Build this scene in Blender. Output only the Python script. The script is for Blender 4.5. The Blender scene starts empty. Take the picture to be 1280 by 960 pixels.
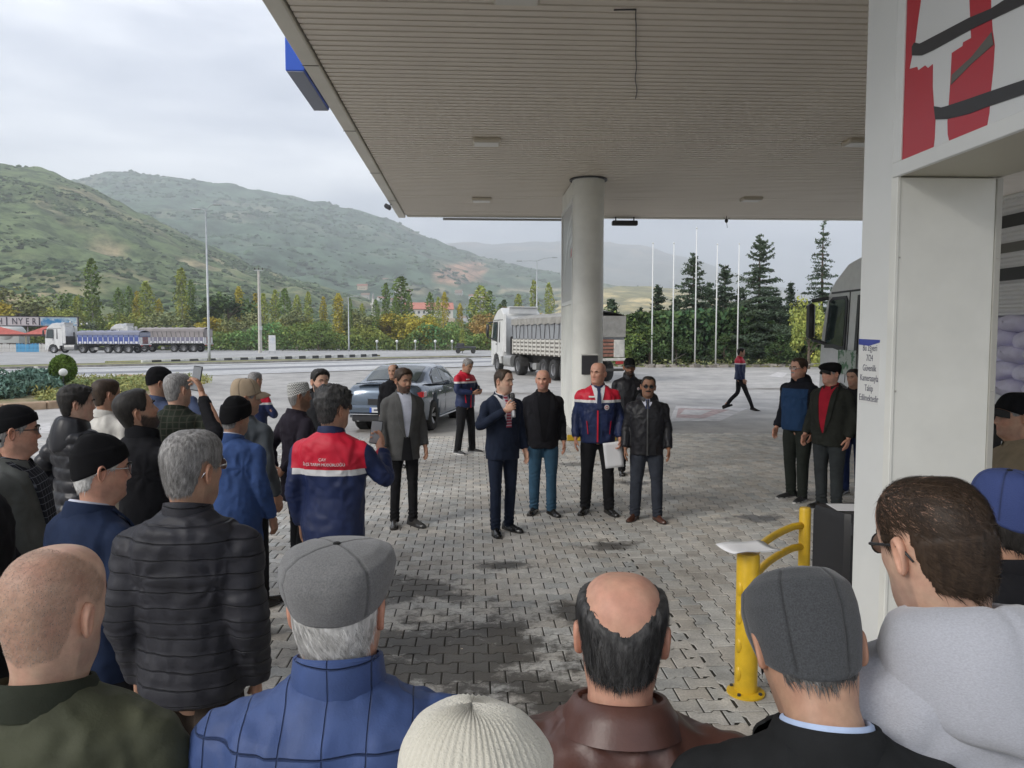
import bpy, math, random
import numpy as np
from math import sin, cos, pi, radians, sqrt, atan2, exp
from mathutils import Vector, Matrix, Euler

SC = bpy.context.scene
COL = SC.collection
# ------------------------------------------------------------------ camera
CAM_H = 2.12
F_PX = 950.0
PITCH = math.atan(60.0 / F_PX)
YAW = math.atan(49.0 / F_PX)           # turned to the right of the canopy axis (+Y)
cam_data = bpy.data.cameras.new("camera")
cam = bpy.data.objects.new("camera", cam_data)
COL.objects.link(cam)
cam_data.sensor_width = 36.0
cam_data.lens = F_PX / 1280.0 * 36.0
cam_data.clip_start = 0.05
cam_data.clip_end = 20000.0
cam.location = (0, 0, CAM_H)
cam.rotation_euler = (pi / 2 - PITCH, 0, -YAW)
SC.camera = cam
# ------------------------------------------------------------------ world and sun
world = bpy.data.worlds.new("World")
SC.world = world
world.use_nodes = True
SUN_EL, SUN_AZ = 30.0, -125.0           # degrees; azimuth clockwise from +Y
def make_world():
    nt = world.node_tree
    N, L = nt.nodes, nt.links
    N.clear()
    out = N.new('ShaderNodeOutputWorld'); bg = N.new('ShaderNodeBackground')
    sky = N.new('ShaderNodeTexSky'); sky.sky_type = 'NISHITA'; sky.sun_disc = False
    sky.sun_elevation = radians(SUN_EL); sky.sun_rotation = radians(SUN_AZ)
    sky.air_density = 1.0; sky.dust_density = 2.0
    tc = N.new('ShaderNodeTexCoord')
    mp = N.new('ShaderNodeMapping'); mp.inputs['Scale'].default_value = (1.0, 1.0, 3.2)
    mp.inputs['Location'].default_value = (0.35, 0.0, 0.1)
    L.new(tc.outputs['Generated'], mp.inputs['Vector'])
    n1 = N.new('ShaderNodeTexNoise'); n1.inputs['Scale'].default_value = 2.3
    n1.inputs['Detail'].default_value = 7; n1.inputs['Roughness'].default_value = 0.5
    n1.inputs['Distortion'].default_value = 0.25
    L.new(mp.outputs[0], n1.inputs['Vector'])
    r1 = N.new('ShaderNodeValToRGB')
    e = r1.color_ramp.elements
    e[0].position = 0.38; e[0].color = (1.9, 2.15, 2.75, 1)
    e[1].position = 0.64; e[1].color = (7.0, 7.1, 7.3, 1)
    m = r1.color_ramp.elements.new(0.5); m.color = (3.9, 4.1, 4.65, 1)
    L.new(n1.outputs['Fac'], r1.inputs['Fac'])
    # a few thin spots let the blue of the sky through
    mix = N.new('ShaderNodeMix'); mix.data_type = 'RGBA'
    mix.inputs[0].default_value = 0.93
    L.new(sky.outputs[0], mix.inputs[6]); L.new(r1.outputs[0], mix.inputs[7])
    L.new(mix.outputs[2], bg.inputs['Color'])
    bg.inputs['Strength'].default_value = 0.105
    L.new(bg.outputs[0], out.inputs[0])
make_world()
sd = bpy.data.lights.new("sun", 'SUN')
sd.energy = 1.5; sd.angle = radians(25); sd.color = (1.0, 0.96, 0.9)
sun = bpy.data.objects.new("sun", sd); COL.objects.link(sun)
sun.rotation_euler = (radians(90 - SUN_EL), 0, pi - radians(SUN_AZ))
SC.view_settings.view_transform = 'Standard'
SC.view_settings.look = 'None'
SC.view_settings.gamma = 1.0
SC.view_settings.use_curve_mapping = False
SC.view_settings.exposure = 1.25
SC.render.engine = 'CYCLES'
SC.cycles.use_denoising = True
try: SC.cycles.denoiser = 'OPENIMAGEDENOISE'
except Exception: pass
SC.cycles.max_bounces = 8
SC.cycles.diffuse_bounces = 6
SC.cycles.glossy_bounces = 3
SC.cycles.transmission_bounces = 4
SC.cycles.volume_bounces = 1
SC.cycles.transparent_max_bounces = 8
SC.cycles.caustics_reflective = False
SC.cycles.caustics_refractive = False
SC.cycles.use_adaptive_sampling = True
SC.cycles.adaptive_threshold = 0.012

RNG = random.Random(7)
NR = np.random.RandomState(11)

# ------------------------------------------------------------------ placing helpers
_fw = Vector((sin(YAW) * cos(PITCH), cos(YAW) * cos(PITCH), -sin(PITCH)))
_rt = Vector((cos(YAW), -sin(YAW), 0))
_up = _rt.cross(_fw)
def ray(px, py):
    return _fw + _rt * ((px - 640) / F_PX) + _up * (-(py - 480) / F_PX)
def gp(px, py, z=0.0):
    """ground point seen at a photograph position"""
    d = ray(px, py); t = (z - CAM_H) / d.z
    return Vector((d.x * t, d.y * t, z))
def at(px, py, D):
    d = ray(px, py); t = D / d.y
    return Vector((d.x * t, d.y * t, CAM_H + d.z * t))

# ------------------------------------------------------------------ noise
_T = NR.rand(64, 64, 64).astype(np.float32)
def vnoise(p, s=1.0, seed=0):
    """value noise on an (n,3) array, 0..1"""
    q = np.asarray(p, dtype=np.float64) * s + 37.7 + seed * 13.37
    i = np.floor(q).astype(int); f = q - i; f = f * f * (3 - 2 * f)
    i0 = i & 63; i1 = (i + 1) & 63
    def T(a, b, c): return _T[a, b, c]
    x0, y0, z0 = i0[:, 0], i0[:, 1], i0[:, 2]; x1, y1, z1 = i1[:, 0], i1[:, 1], i1[:, 2]
    fx, fy, fz = f[:, 0], f[:, 1], f[:, 2]
    a = T(x0, y0, z0) * (1 - fx) + T(x1, y0, z0) * fx
    b = T(x0, y1, z0) * (1 - fx) + T(x1, y1, z0) * fx
    c = T(x0, y0, z1) * (1 - fx) + T(x1, y0, z1) * fx
    d = T(x0, y1, z1) * (1 - fx) + T(x1, y1, z1) * fx
    return (a * (1 - fy) + b * fy) * (1 - fz) + (c * (1 - fy) + d * fy) * fz
def fbm(p, s=1.0, o=4, seed=0):
    r = 0; a = 0.5; t = 0
    for k in range(o):
        r = r + a * vnoise(p, s * 2 ** k, seed + k); t += a; a *= 0.5
    return r / t
def noise1(x, seed=0, s=1.0):
    x = np.atleast_1d(np.asarray(x, float))
    return vnoise(np.stack([x, x * 0 + seed * 3.1, x * 0], 1), s, seed)

# ------------------------------------------------------------------ mesh builder
class MB:
    def __init__(s):
        s.v = []; s.f = []; s.m = []; s.mi = 0
    def add(s, vs, fs, m=None):
        o = len(s.v); s.v.extend([tuple(v) for v in vs])
        for f in fs:
            s.f.append(tuple(i + o for i in f)); s.m.append(s.mi if m is None else m)
        return s
    def box(s, c, d, rot=None, m=None, taper=1.0, bev=0.0):
        x, y, z = d[0] / 2, d[1] / 2, d[2] / 2
        if bev > 0:
            b = min(bev, x * .9, y * .9, z * .9)
            vs = []
            for sz in (-1, 1):
                for (ax, ay) in ((-x + b, -y), (x - b, -y), (x, -y + b), (x, y - b), (x - b, y), (-x + b, y), (-x, y - b), (-x, -y + b)):
                    vs.append(Vector((ax, ay, sz * (z - b))))
            for sz in (-1, 1):
                for (ax, ay) in ((-1, -1), (1, -1), (1, 1), (-1, 1)):
                    vs.append(Vector((ax * (x - b), ay * (y - b), sz * z)))
            fs = [(i, (i + 1) % 8, 8 + (i + 1) % 8, 8 + i) for i in range(8)]
            # bottom cap 16..19, top cap 20..23
            fs += [(19, 18, 17, 16), (20, 21, 22, 23)]
            fs += [(0, 16, 17, 1), (2, 17, 18, 3), (4, 18, 19, 5), (6, 19, 16, 7), (1, 17, 2), (3, 18, 4), (5, 19, 6), (7, 16, 0)]
            fs += [(8, 9, 21, 20), (10, 11, 22, 21), (12, 13, 23, 22), (14, 15, 20, 23), (9, 10, 21), (11, 12, 22), (13, 14, 23), (15, 8, 20)]
        else:
            vs = [Vector((i * x * (taper if k > 0 else 1), j * y * (taper if k > 0 else 1), k * z)) for k in (-1, 1) for j in (-1, 1) for i in (-1, 1)]
            fs = [(0, 2, 3, 1), (4, 5, 7, 6), (0, 1, 5, 4), (2, 6, 7, 3), (0, 4, 6, 2), (1, 3, 7, 5)]
        if rot is not None:
            R = rot if isinstance(rot, Matrix) else Euler(rot).to_matrix()
            vs = [R @ v for v in vs]
        c = Vector(c)
        return s.add([v + c for v in vs], fs, m)
    def tube(s, pts, r, n=8, m=None, cap=True, sq=1.0, up=None):
        """pts: list of points; r: radius or list of radius or (rx, ry)"""
        pts = [Vector(p) for p in pts]; k = len(pts)
        if not isinstance(r, (list, tuple)): r = [r] * k
        vs = []; prev = None
        for i in range(k):
            t = (pts[min(i + 1, k - 1)] - pts[max(i - 1, 0)]).normalized()
            if prev is None:
                a = Vector(up) if up is not None else (Vector((0, 0, 1)) if abs(t.z) < .9 else Vector((0, 1, 0)))
                u = (a - t * a.dot(t)).normalized()
            else:
                u = (prev - t * prev.dot(t)).normalized()
            prev = u; w = t.cross(u)
            ru, rw = (r[i] if isinstance(r[i], (list, tuple)) else (r[i], r[i]))
            for j in range(n):
                th = 2 * pi * j / n
                cu, sw = cos(th), sin(th)
                if sq != 1.0:
                    cu = math.copysign(abs(cu) ** sq, cu); sw = math.copysign(abs(sw) ** sq, sw)
                vs.append(pts[i] + u * (cu * ru) + w * (sw * rw))
        fs = []
        for i in range(k - 1):
            for j in range(n):
                a = i * n + j; b = i * n + (j + 1) % n
                fs.append((a, b, b + n, a + n))
        if cap:
            fs.append(tuple(range(n - 1, -1, -1))); fs.append(tuple(range((k - 1) * n, k * n)))
        return s.add(vs, fs, m)
    def lathe(s, prof, n=16, c=(0, 0, 0), R=None, m=None, close=False):
        """prof: (r, z) list round the z axis"""
        vs = []; c = Vector(c)
        for (r, z) in prof:
            for j in range(n):
                th = 2 * pi * j / n
                v = Vector((r * cos(th), r * sin(th), z))
                if R is not None: v = R @ v
                vs.append(v + c)
        k = len(prof); fs = []
        for i in range(k - 1 + (1 if close else 0)):
            for j in range(n):
                a = i * n + j; b = i * n + (j + 1) % n; i2 = (i + 1) % k
                fs.append((a, b, i2 * n + (j + 1) % n, i2 * n + j))
        if not close:
            if prof[0][0] > 1e-6: fs.append(tuple(range(n - 1, -1, -1)))
            if prof[-1][0] > 1e-6: fs.append(tuple(range((k - 1) * n, k * n)))
        return s.add(vs, fs, m)
    def prism(s, poly, z0, z1, m=None, axis='z'):
        """poly list of (a,b); extruded along axis"""
        n = len(poly)
        def P(a, b, c):
            return (a, b, c) if axis == 'z' else ((c, a, b) if axis == 'x' else (a, c, b))
        vs = [P(a, b, z0) for a, b in poly] + [P(a, b, z1) for a, b in poly]
        fs = [tuple(range(n - 1, -1, -1)), tuple(range(n, 2 * n))]
        fs += [(i, (i + 1) % n, n + (i + 1) % n, n + i) for i in range(n)]
        return s.add(vs, fs, m)
    def sheet(s, poly, z, m=None):
        return s.add([(a, b, z) for a, b in poly], [tuple(range(len(poly)))], m)
    def ell(s, c, r, n=12, k=8, R=None, m=None):
        c = Vector(c); vs = []
        for i in range(k + 1):
            a = pi * i / k
            for j in range(n):
                t = 2 * pi * j / n
                v = Vector((r[0] * sin(a) * cos(t), r[1] * sin(a) * sin(t), r[2] * cos(a)))
                if R is not None: v = R @ v
                vs.append(v + c)
        fs = [(i * n + j, (i + 1) * n + j, (i + 1) * n + (j + 1) % n, i * n + (j + 1) % n) for i in range(k) for j in range(n)]
        return s.add(vs, fs, m)
    def mesh(s, name, mats=None, smooth=False, angle=None):
        me = bpy.data.meshes.new(name)
        me.from_pydata([tuple(v) for v in s.v], [], s.f)
        if mats:
            for mt in (mats if isinstance(mats, (list, tuple)) else [mats]): me.materials.append(mt)
            if max(s.m or [0]) > 0: me.polygons.foreach_set('material_index', s.m)
        if smooth: me.polygons.foreach_set('use_smooth', [True] * len(me.polygons))
        me.validate(); me.update()
        if angle is not None:
            try: me.set_sharp_from_angle(angle=radians(angle))
            except Exception: pass
        return me
    def build(s, name, mats=None, parent=None, smooth=False, angle=None, loc=None):
        return link(name, s.mesh(name, mats, smooth, angle), parent, loc)

def link(name, me, parent=None, loc=None, rot=None, scale=None):
    o = bpy.data.objects.new(name, me); COL.objects.link(o)
    if parent is not None: o.parent = parent
    if loc is not None: o.location = loc
    if rot is not None: o.rotation_euler = rot
    if scale is not None: o.scale = scale if isinstance(scale, (tuple, list)) else (scale,) * 3
    return o
def tag(o, label=None, cat=None, group=None, kind=None):
    if label: o['label'] = label
    if cat: o['category'] = cat
    if group: o['group'] = group
    if kind: o['kind'] = kind
    return o
def thing(name, label, cat, loc=(0, 0, 0), rz=0.0, group=None, scale=1.0):
    o = bpy.data.objects.new(name, None); COL.objects.link(o)
    o.empty_display_size = 0.2
    o.location = loc; o.rotation_euler = (0, 0, rz); o.scale = (scale,) * 3
    return tag(o, label, cat, group)
def struct(o, label=None):
    o['kind'] = 'structure'
    if label: o['label'] = label
    return o
def np_mesh(name, V, F, mats=None, smooth=True, cols=None, cname='tint'):
    """fast mesh from numpy arrays: V (n,3), F (m,4) or (m,3)"""
    me = bpy.data.meshes.new(name)
    V = np.asarray(V, np.float32); F = np.asarray(F, np.int32)
    me.vertices.add(len(V)); me.vertices.foreach_set('co', V.ravel())
    k = F.shape[1]
    me.loops.add(F.size); me.loops.foreach_set('vertex_index', F.ravel())
    me.polygons.add(len(F)); me.polygons.foreach_set('loop_start', np.arange(0, F.size, k, dtype=np.int32))
    try: me.polygons.foreach_set('loop_total', np.full(len(F), k, np.int32))
    except Exception: pass
    me.polygons.foreach_set('use_smooth', np.full(len(F), bool(smooth)))
    if mats:
        for mt in (mats if isinstance(mats, (list, tuple)) else [mats]): me.materials.append(mt)
    if cols is not None:
        a = me.color_attributes.new(cname, 'FLOAT_COLOR', 'POINT')
        c = np.ones((len(V), 4), np.float32); c[:, :cols.shape[1]] = cols
        a.data.foreach_set('color', c.ravel())
    me.update(calc_edges=True); me.validate()
    return me
def copy_tree(o, parent=None):
    c = o.copy(); COL.objects.link(c)
    if parent is not None: c.parent = parent
    for ch in list(o.children): copy_tree(ch, c)
    return c

# ------------------------------------------------------------------ materials
_M = {}
def mat(name, col=(.5, .5, .5), rough=.6, metal=0.0, var=0.0, vs=6.0, bump=0.0, bs=60.0, bd=0.01, tint=None,
        spec=.5, coat=0.0, col2=None, trans=0.0, emit=None, stretch=None, sheen=0.0, ramp=(.35, .65), detail=5, sss=0.0):
    if name in _M: return _M[name]
    m = bpy.data.materials.new(name); m.use_nodes = True; _M[name] = m
    nt = m.node_tree; N, L = nt.nodes, nt.links
    b = N['Principled BSDF']
    b.inputs['Roughness'].default_value = rough; b.inputs['Metallic'].default_value = metal
    b.inputs['Specular IOR Level'].default_value = spec
    b.inputs['Coat Weight'].default_value = coat
    b.inputs['Sheen Weight'].default_value = sheen
    b.inputs['Transmission Weight'].default_value = trans
    if sss:
        b.inputs['Subsurface Weight'].default_value = sss
        b.inputs['Subsurface Radius'].default_value = (.01, .004, .002)
    tc = N.new('ShaderNodeTexCoord'); vec = tc.outputs['Object']
    if stretch:
        mp = N.new('ShaderNodeMapping'); mp.inputs['Scale'].default_value = stretch
        L.new(vec, mp.inputs['Vector']); vec = mp.outputs[0]
    c = (*col, 1)
    src = None
    if var or col2:
        n = N.new('ShaderNodeTexNoise'); n.inputs['Scale'].default_value = vs
        n.inputs['Detail'].default_value = detail; n.inputs['Roughness'].default_value = .6
        L.new(vec, n.inputs['Vector'])
        r = N.new('ShaderNodeValToRGB'); e = r.color_ramp.elements
        e[0].position, e[1].position = ramp
        if col2 is None:
            e[0].color = tuple(max(0, x * (1 - var)) for x in col) + (1,)
            e[1].color = tuple(min(1, x * (1 + var)) for x in col) + (1,)
        else:
            e[0].color = c; e[1].color = (*col2, 1)
        L.new(n.outputs['Fac'], r.inputs['Fac']); src = r.outputs[0]
    if tint:
        a = N.new('ShaderNodeVertexColor'); a.layer_name = tint
        mx = N.new('ShaderNodeMix'); mx.data_type = 'RGBA'; mx.blend_type = 'MULTIPLY'; mx.inputs[0].default_value = 1
        if src is not None: L.new(src, mx.inputs[6])
        else: mx.inputs[6].default_value = c
        L.new(a.outputs['Color'], mx.inputs[7]); src = mx.outputs[2]
    if src is not None: L.new(src, b.inputs['Base Color'])
    else: b.inputs['Base Color'].default_value = c
    if bump:
        n2 = N.new('ShaderNodeTexNoise'); n2.inputs['Scale'].default_value = bs; n2.inputs['Detail'].default_value = 4
        L.new(vec, n2.inputs['Vector'])
        bp = N.new('ShaderNodeBump'); bp.inputs['Strength'].default_value = bump; bp.inputs['Distance'].default_value = bd
        L.new(n2.outputs['Fac'], bp.inputs['Height']); L.new(bp.outputs[0], b.inputs['Normal'])
    if emit:
        b.inputs['Emission Color'].default_value = (*emit[:3], 1); b.inputs['Emission Strength'].default_value = emit[3]
    return m
def nodes(m): return m.node_tree.nodes, m.node_tree.links, m.node_tree.nodes['Principled BSDF']
# ================================================================== SETTING
def world_stain_mat(name, base, lo, hi, scale=.25, rough=.85, spots=(), bump=.25, bs=40, tint=None, fine=9.0, wet=(.05, .045, .038)):
    """ground material driven by world position: broad wear, fine grain and shaped damp stains"""
    m = mat(name, base, rough); N, L, b = nodes(m)
    g = N.new('ShaderNodeNewGeometry'); P = g.outputs['Position']
    def noise(s, d=6, r=.6):
        n = N.new('ShaderNodeTexNoise'); n.inputs['Scale'].default_value = s; n.inputs['Detail'].default_value = d
        n.inputs['Roughness'].default_value = r; L.new(P, n.inputs['Vector']); return n.outputs['Fac']
    def ramp(src, a, b_, ca, cb):
        r = N.new('ShaderNodeValToRGB'); e = r.color_ramp.elements
        e[0].position, e[1].position = a, b_; e[0].color = (*ca, 1); e[1].color = (*cb, 1); L.new(src, r.inputs['Fac']); return r.outputs[0]
    def mixc(f, a, b_, mode='MIX'):
        x = N.new('ShaderNodeMix'); x.data_type = 'RGBA'; x.blend_type = mode
        for sock, v in ((x.inputs[0], f), (x.inputs[6], a), (x.inputs[7], b_)):
            if hasattr(v, 'links'): L.new(v, sock)
            else: sock.default_value = v if not isinstance(v, tuple) else (*v, 1)
        return x.outputs[2]
    c = ramp(noise(scale), .3, .7, lo, hi)
    c = mixc(.55, c, ramp(noise(fine), .3, .7, (.55, .55, .55), (1.35, 1.33, 1.3)), 'MULTIPLY')
    c = mixc(1.0, c, ramp(noise(70, 3), .3, .7, (.8, .8, .8), (1.18, 1.18, 1.18)), 'MULTIPLY')
    if tint:
        a = N.new('ShaderNodeVertexColor'); a.layer_name = tint
        c = mixc(1.0, c, a.outputs['Color'], 'MULTIPLY')
    rsock = None
    if spots:
        acc = None; sn = noise(2.6, 8, .78)
        for (x, y, rad, k) in spots:
            d = N.new('ShaderNodeVectorMath'); d.operation = 'DISTANCE'
            mp = N.new('ShaderNodeMapping'); mp.inputs['Scale'].default_value = (1, k, 0)
            L.new(P, mp.inputs['Vector']); L.new(mp.outputs[0], d.inputs[0]); d.inputs[1].default_value = (x, y * k, 0)
            q = N.new('ShaderNodeMapRange'); q.inputs['From Min'].default_value = rad; q.inputs['From Max'].default_value = 0
            L.new(d.outputs['Value'], q.inputs['Value'])
            if acc is None: acc = q.outputs[0]
            else:
                mx = N.new('ShaderNodeMath'); mx.operation = 'MAXIMUM'; L.new(acc, mx.inputs[0]); L.new(q.outputs[0], mx.inputs[1]); acc = mx.outputs[0]
        am = N.new('ShaderNodeMath'); am.operation = 'MULTIPLY_ADD'; L.new(sn, am.inputs[0]); am.inputs[1].default_value = 2.3; am.inputs[2].default_value = -.68
        am2 = N.new('ShaderNodeMath'); am2.operation = 'MULTIPLY'; L.new(am.outputs[0], am2.inputs[0]); am2.inputs[1].default_value = .9; s_in = am2.outputs[0]
        ad = N.new('ShaderNodeMath'); ad.operation = 'ADD'; L.new(acc, ad.inputs[0]); L.new(s_in, ad.inputs[1])
        st = N.new('ShaderNodeMapRange'); st.inputs['From Min'].default_value = .92; st.inputs['From Max'].default_value = 1.15
        L.new(ad.outputs[0], st.inputs['Value'])
        sc_ = N.new('ShaderNodeMath'); sc_.operation = 'MULTIPLY'; sc_.inputs[1].default_value = .86; L.new(st.outputs[0], sc_.inputs[0])
        c = mixc(sc_.outputs[0], c, wet)
        rr = N.new('ShaderNodeMapRange'); rr.inputs['To Min'].default_value = rough; rr.inputs['To Max'].default_value = .38
        L.new(st.outputs[0], rr.inputs['Value']); rsock = rr.outputs[0]
    L.new(c, b.inputs['Base Color'])
    if rsock is not None: L.new(rsock, b.inputs['Roughness'])
    bp = N.new('ShaderNodeBump'); bp.inputs['Strength'].default_value = bump; bp.inputs['Distance'].default_value = .01
    L.new(noise(bs, 5), bp.inputs['Height']); L.new(bp.outputs[0], b.inputs['Normal'])
    b.inputs['Specular IOR Level'].default_value = .35
    return m

M_ground = world_stain_mat('meadow_earth', (.2, .17, .1), (.10, .11, .045), (.24, .20, .11), .06, .95, bump=.4, bs=8)
M_yard = world_stain_mat('yard_concrete', (.4, .39, .37), (.30, .29, .275), (.48, .465, .44), .16, .8, fine=1.3,
    spots=[(5.5, 15.5, 3.2, 1.6), (-3.5, 17.3, 2.4, 1.6), (1.0, 28, 3.4, 2.0), (12, 30, 3, 2.4)], wet=(.13, .105, .08))
M_road = world_stain_mat('road_concrete', (.5, .5, .5), (.44, .44, .44), (.58, .58, .57), .1, .8, fine=2)
M_roadd = world_stain_mat('worn_asphalt', (.2, .2, .2), (.20, .205, .215), (.29, .295, .305), .12, .8, fine=2)
M_lot = world_stain_mat('lot_asphalt', (.24, .24, .235), (.32, .32, .32), (.45, .445, .43), .07, .85, fine=.7)
M_grass = world_stain_mat('verge_turf', (.1, .12, .04), (.15, .19, .06), (.32, .28, .15), .5, .95, fine=5, bump=.6, bs=20)
M_white = mat('painted_white_metal', (.70, .71, .69), .42, var=.05, vs=1.2)
M_cream = mat('cream_cladding', (.72, .72, .67), .4, var=.09, vs=1.3)

def sheet_obj(name, poly, z, m):
    b = MB(); b.sheet(poly, z); return struct(b.build(name, m))
# base ground: one sheet to the horizon
def make_ground():
    b = MB()
    n = 24; R = 6500
    vs = [(0, 0, -.05)] + [(R * cos(2 * pi * i / n), R * sin(2 * pi * i / n), -.05) for i in range(n)]
    b.add(vs, [(0, i + 1, (i + 1) % n + 1) for i in range(n)])
    struct(b.build('ground', M_ground))
make_ground()
rd = Vector((.78, .626)); rn = Vector((-.626, .78))
def rp(s, t, o=(-21.6, 35.9)):            # along the road, across it
    return (o[0] + rd.x * s + rn.x * t, o[1] + rd.y * s + rn.y * t)
sheet_obj('yard_asphalt', [(-62, -25), (60, -25), (60, 50), (24.5, 50.5), (12, 51.5), (5, 56), rp(0, 0), rp(-62, 0)], -.008, M_yard)
sheet_obj('road', [rp(-90, 0), rp(75, 0), rp(75, 16.5), rp(-90, 16.5)], -.004, M_road)
sheet_obj('road_worn_lane', [rp(-90, 5.6), rp(75, 5.6), rp(75, 8.6), rp(-90, 8.6)], .000, M_roadd)
sheet_obj('road_worn_lane', [rp(-90, 13.2), rp(75, 13.2), rp(75, 14.6), rp(-90, 14.6)], .000, M_roadd)
M_line = mat('road_paint', (.6, .6, .58), .7, var=.25, vs=3)
for t in (1.4, 12.2):
    sheet_obj('lane_line', [rp(-90, t), rp(75, t), rp(75, t + .15), rp(-90, t + .15)], .004, M_line)
sheet_obj('parking_lot', [rp(-90, 23.5), rp(40, 19.5), (16, 92), (6, 112), (-24, 124), (-58, 127), (-120, 108)], .002, M_lot)
# grassy verge between road and lot, with a kerb
def verge():
    b = MB(); b.prism([rp(-90, 16.7), rp(42, 16.7), rp(42, 19.3), rp(-90, 23.3)], -.03, .12)
    struct(b.build('verge_turf', M_grass))
    M_kerb = mat('kerb_concrete', (.3, .28, .25), .85, var=.25, vs=2, bump=.3, bs=20)
    b = MB(); b.prism([rp(-90, 16.45), rp(42, 16.45), rp(42, 16.7), rp(-90, 16.7)], -.03, .15)
    struct(b.build('kerb', M_kerb))
    b = MB(); b.prism([rp(-90, 23.3), rp(42, 19.3), rp(42, 19.55), rp(-90, 23.55)], -.03, .15)
    struct(b.build('kerb', M_kerb))
    # black and white kerb stones on a traffic island
    a = gp(183, 455); c = gp(475, 445.5)
    d = (c - a); n = int(d.length / 1.6); u = d.normalized()
    mw = mat('kerb_paint_white', (.62, .62, .58), .8, var=.2, vs=5); mk = mat('kerb_paint_black', (.06, .06, .06), .8, var=.2, vs=5)
    me = {}
    isl = thing('painted_kerb', 'low kerb of alternating white and black painted stones edging the strip across the road', 'kerb', a, atan2(u.y, u.x))
    for k, m_ in ((0, mw), (1, mk)):
        q = MB(); q.box((0, 0, .13), (.78, .22, .3), bev=.03); me[k] = q.mesh('kerb_stone', m_)
    for i in range(2 * n):
        link('kerb_stone', me[i % 2], isl, (i * .8, 0, 0))
    b = MB(); b.prism([(a.x, a.y + .1), (c.x, c.y + .1), (c.x - 2, c.y + 3.5), (a.x - 4, a.y + 2)], -.03, .16)
    struct(b.build('island_turf', M_grass))
verge()

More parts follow.
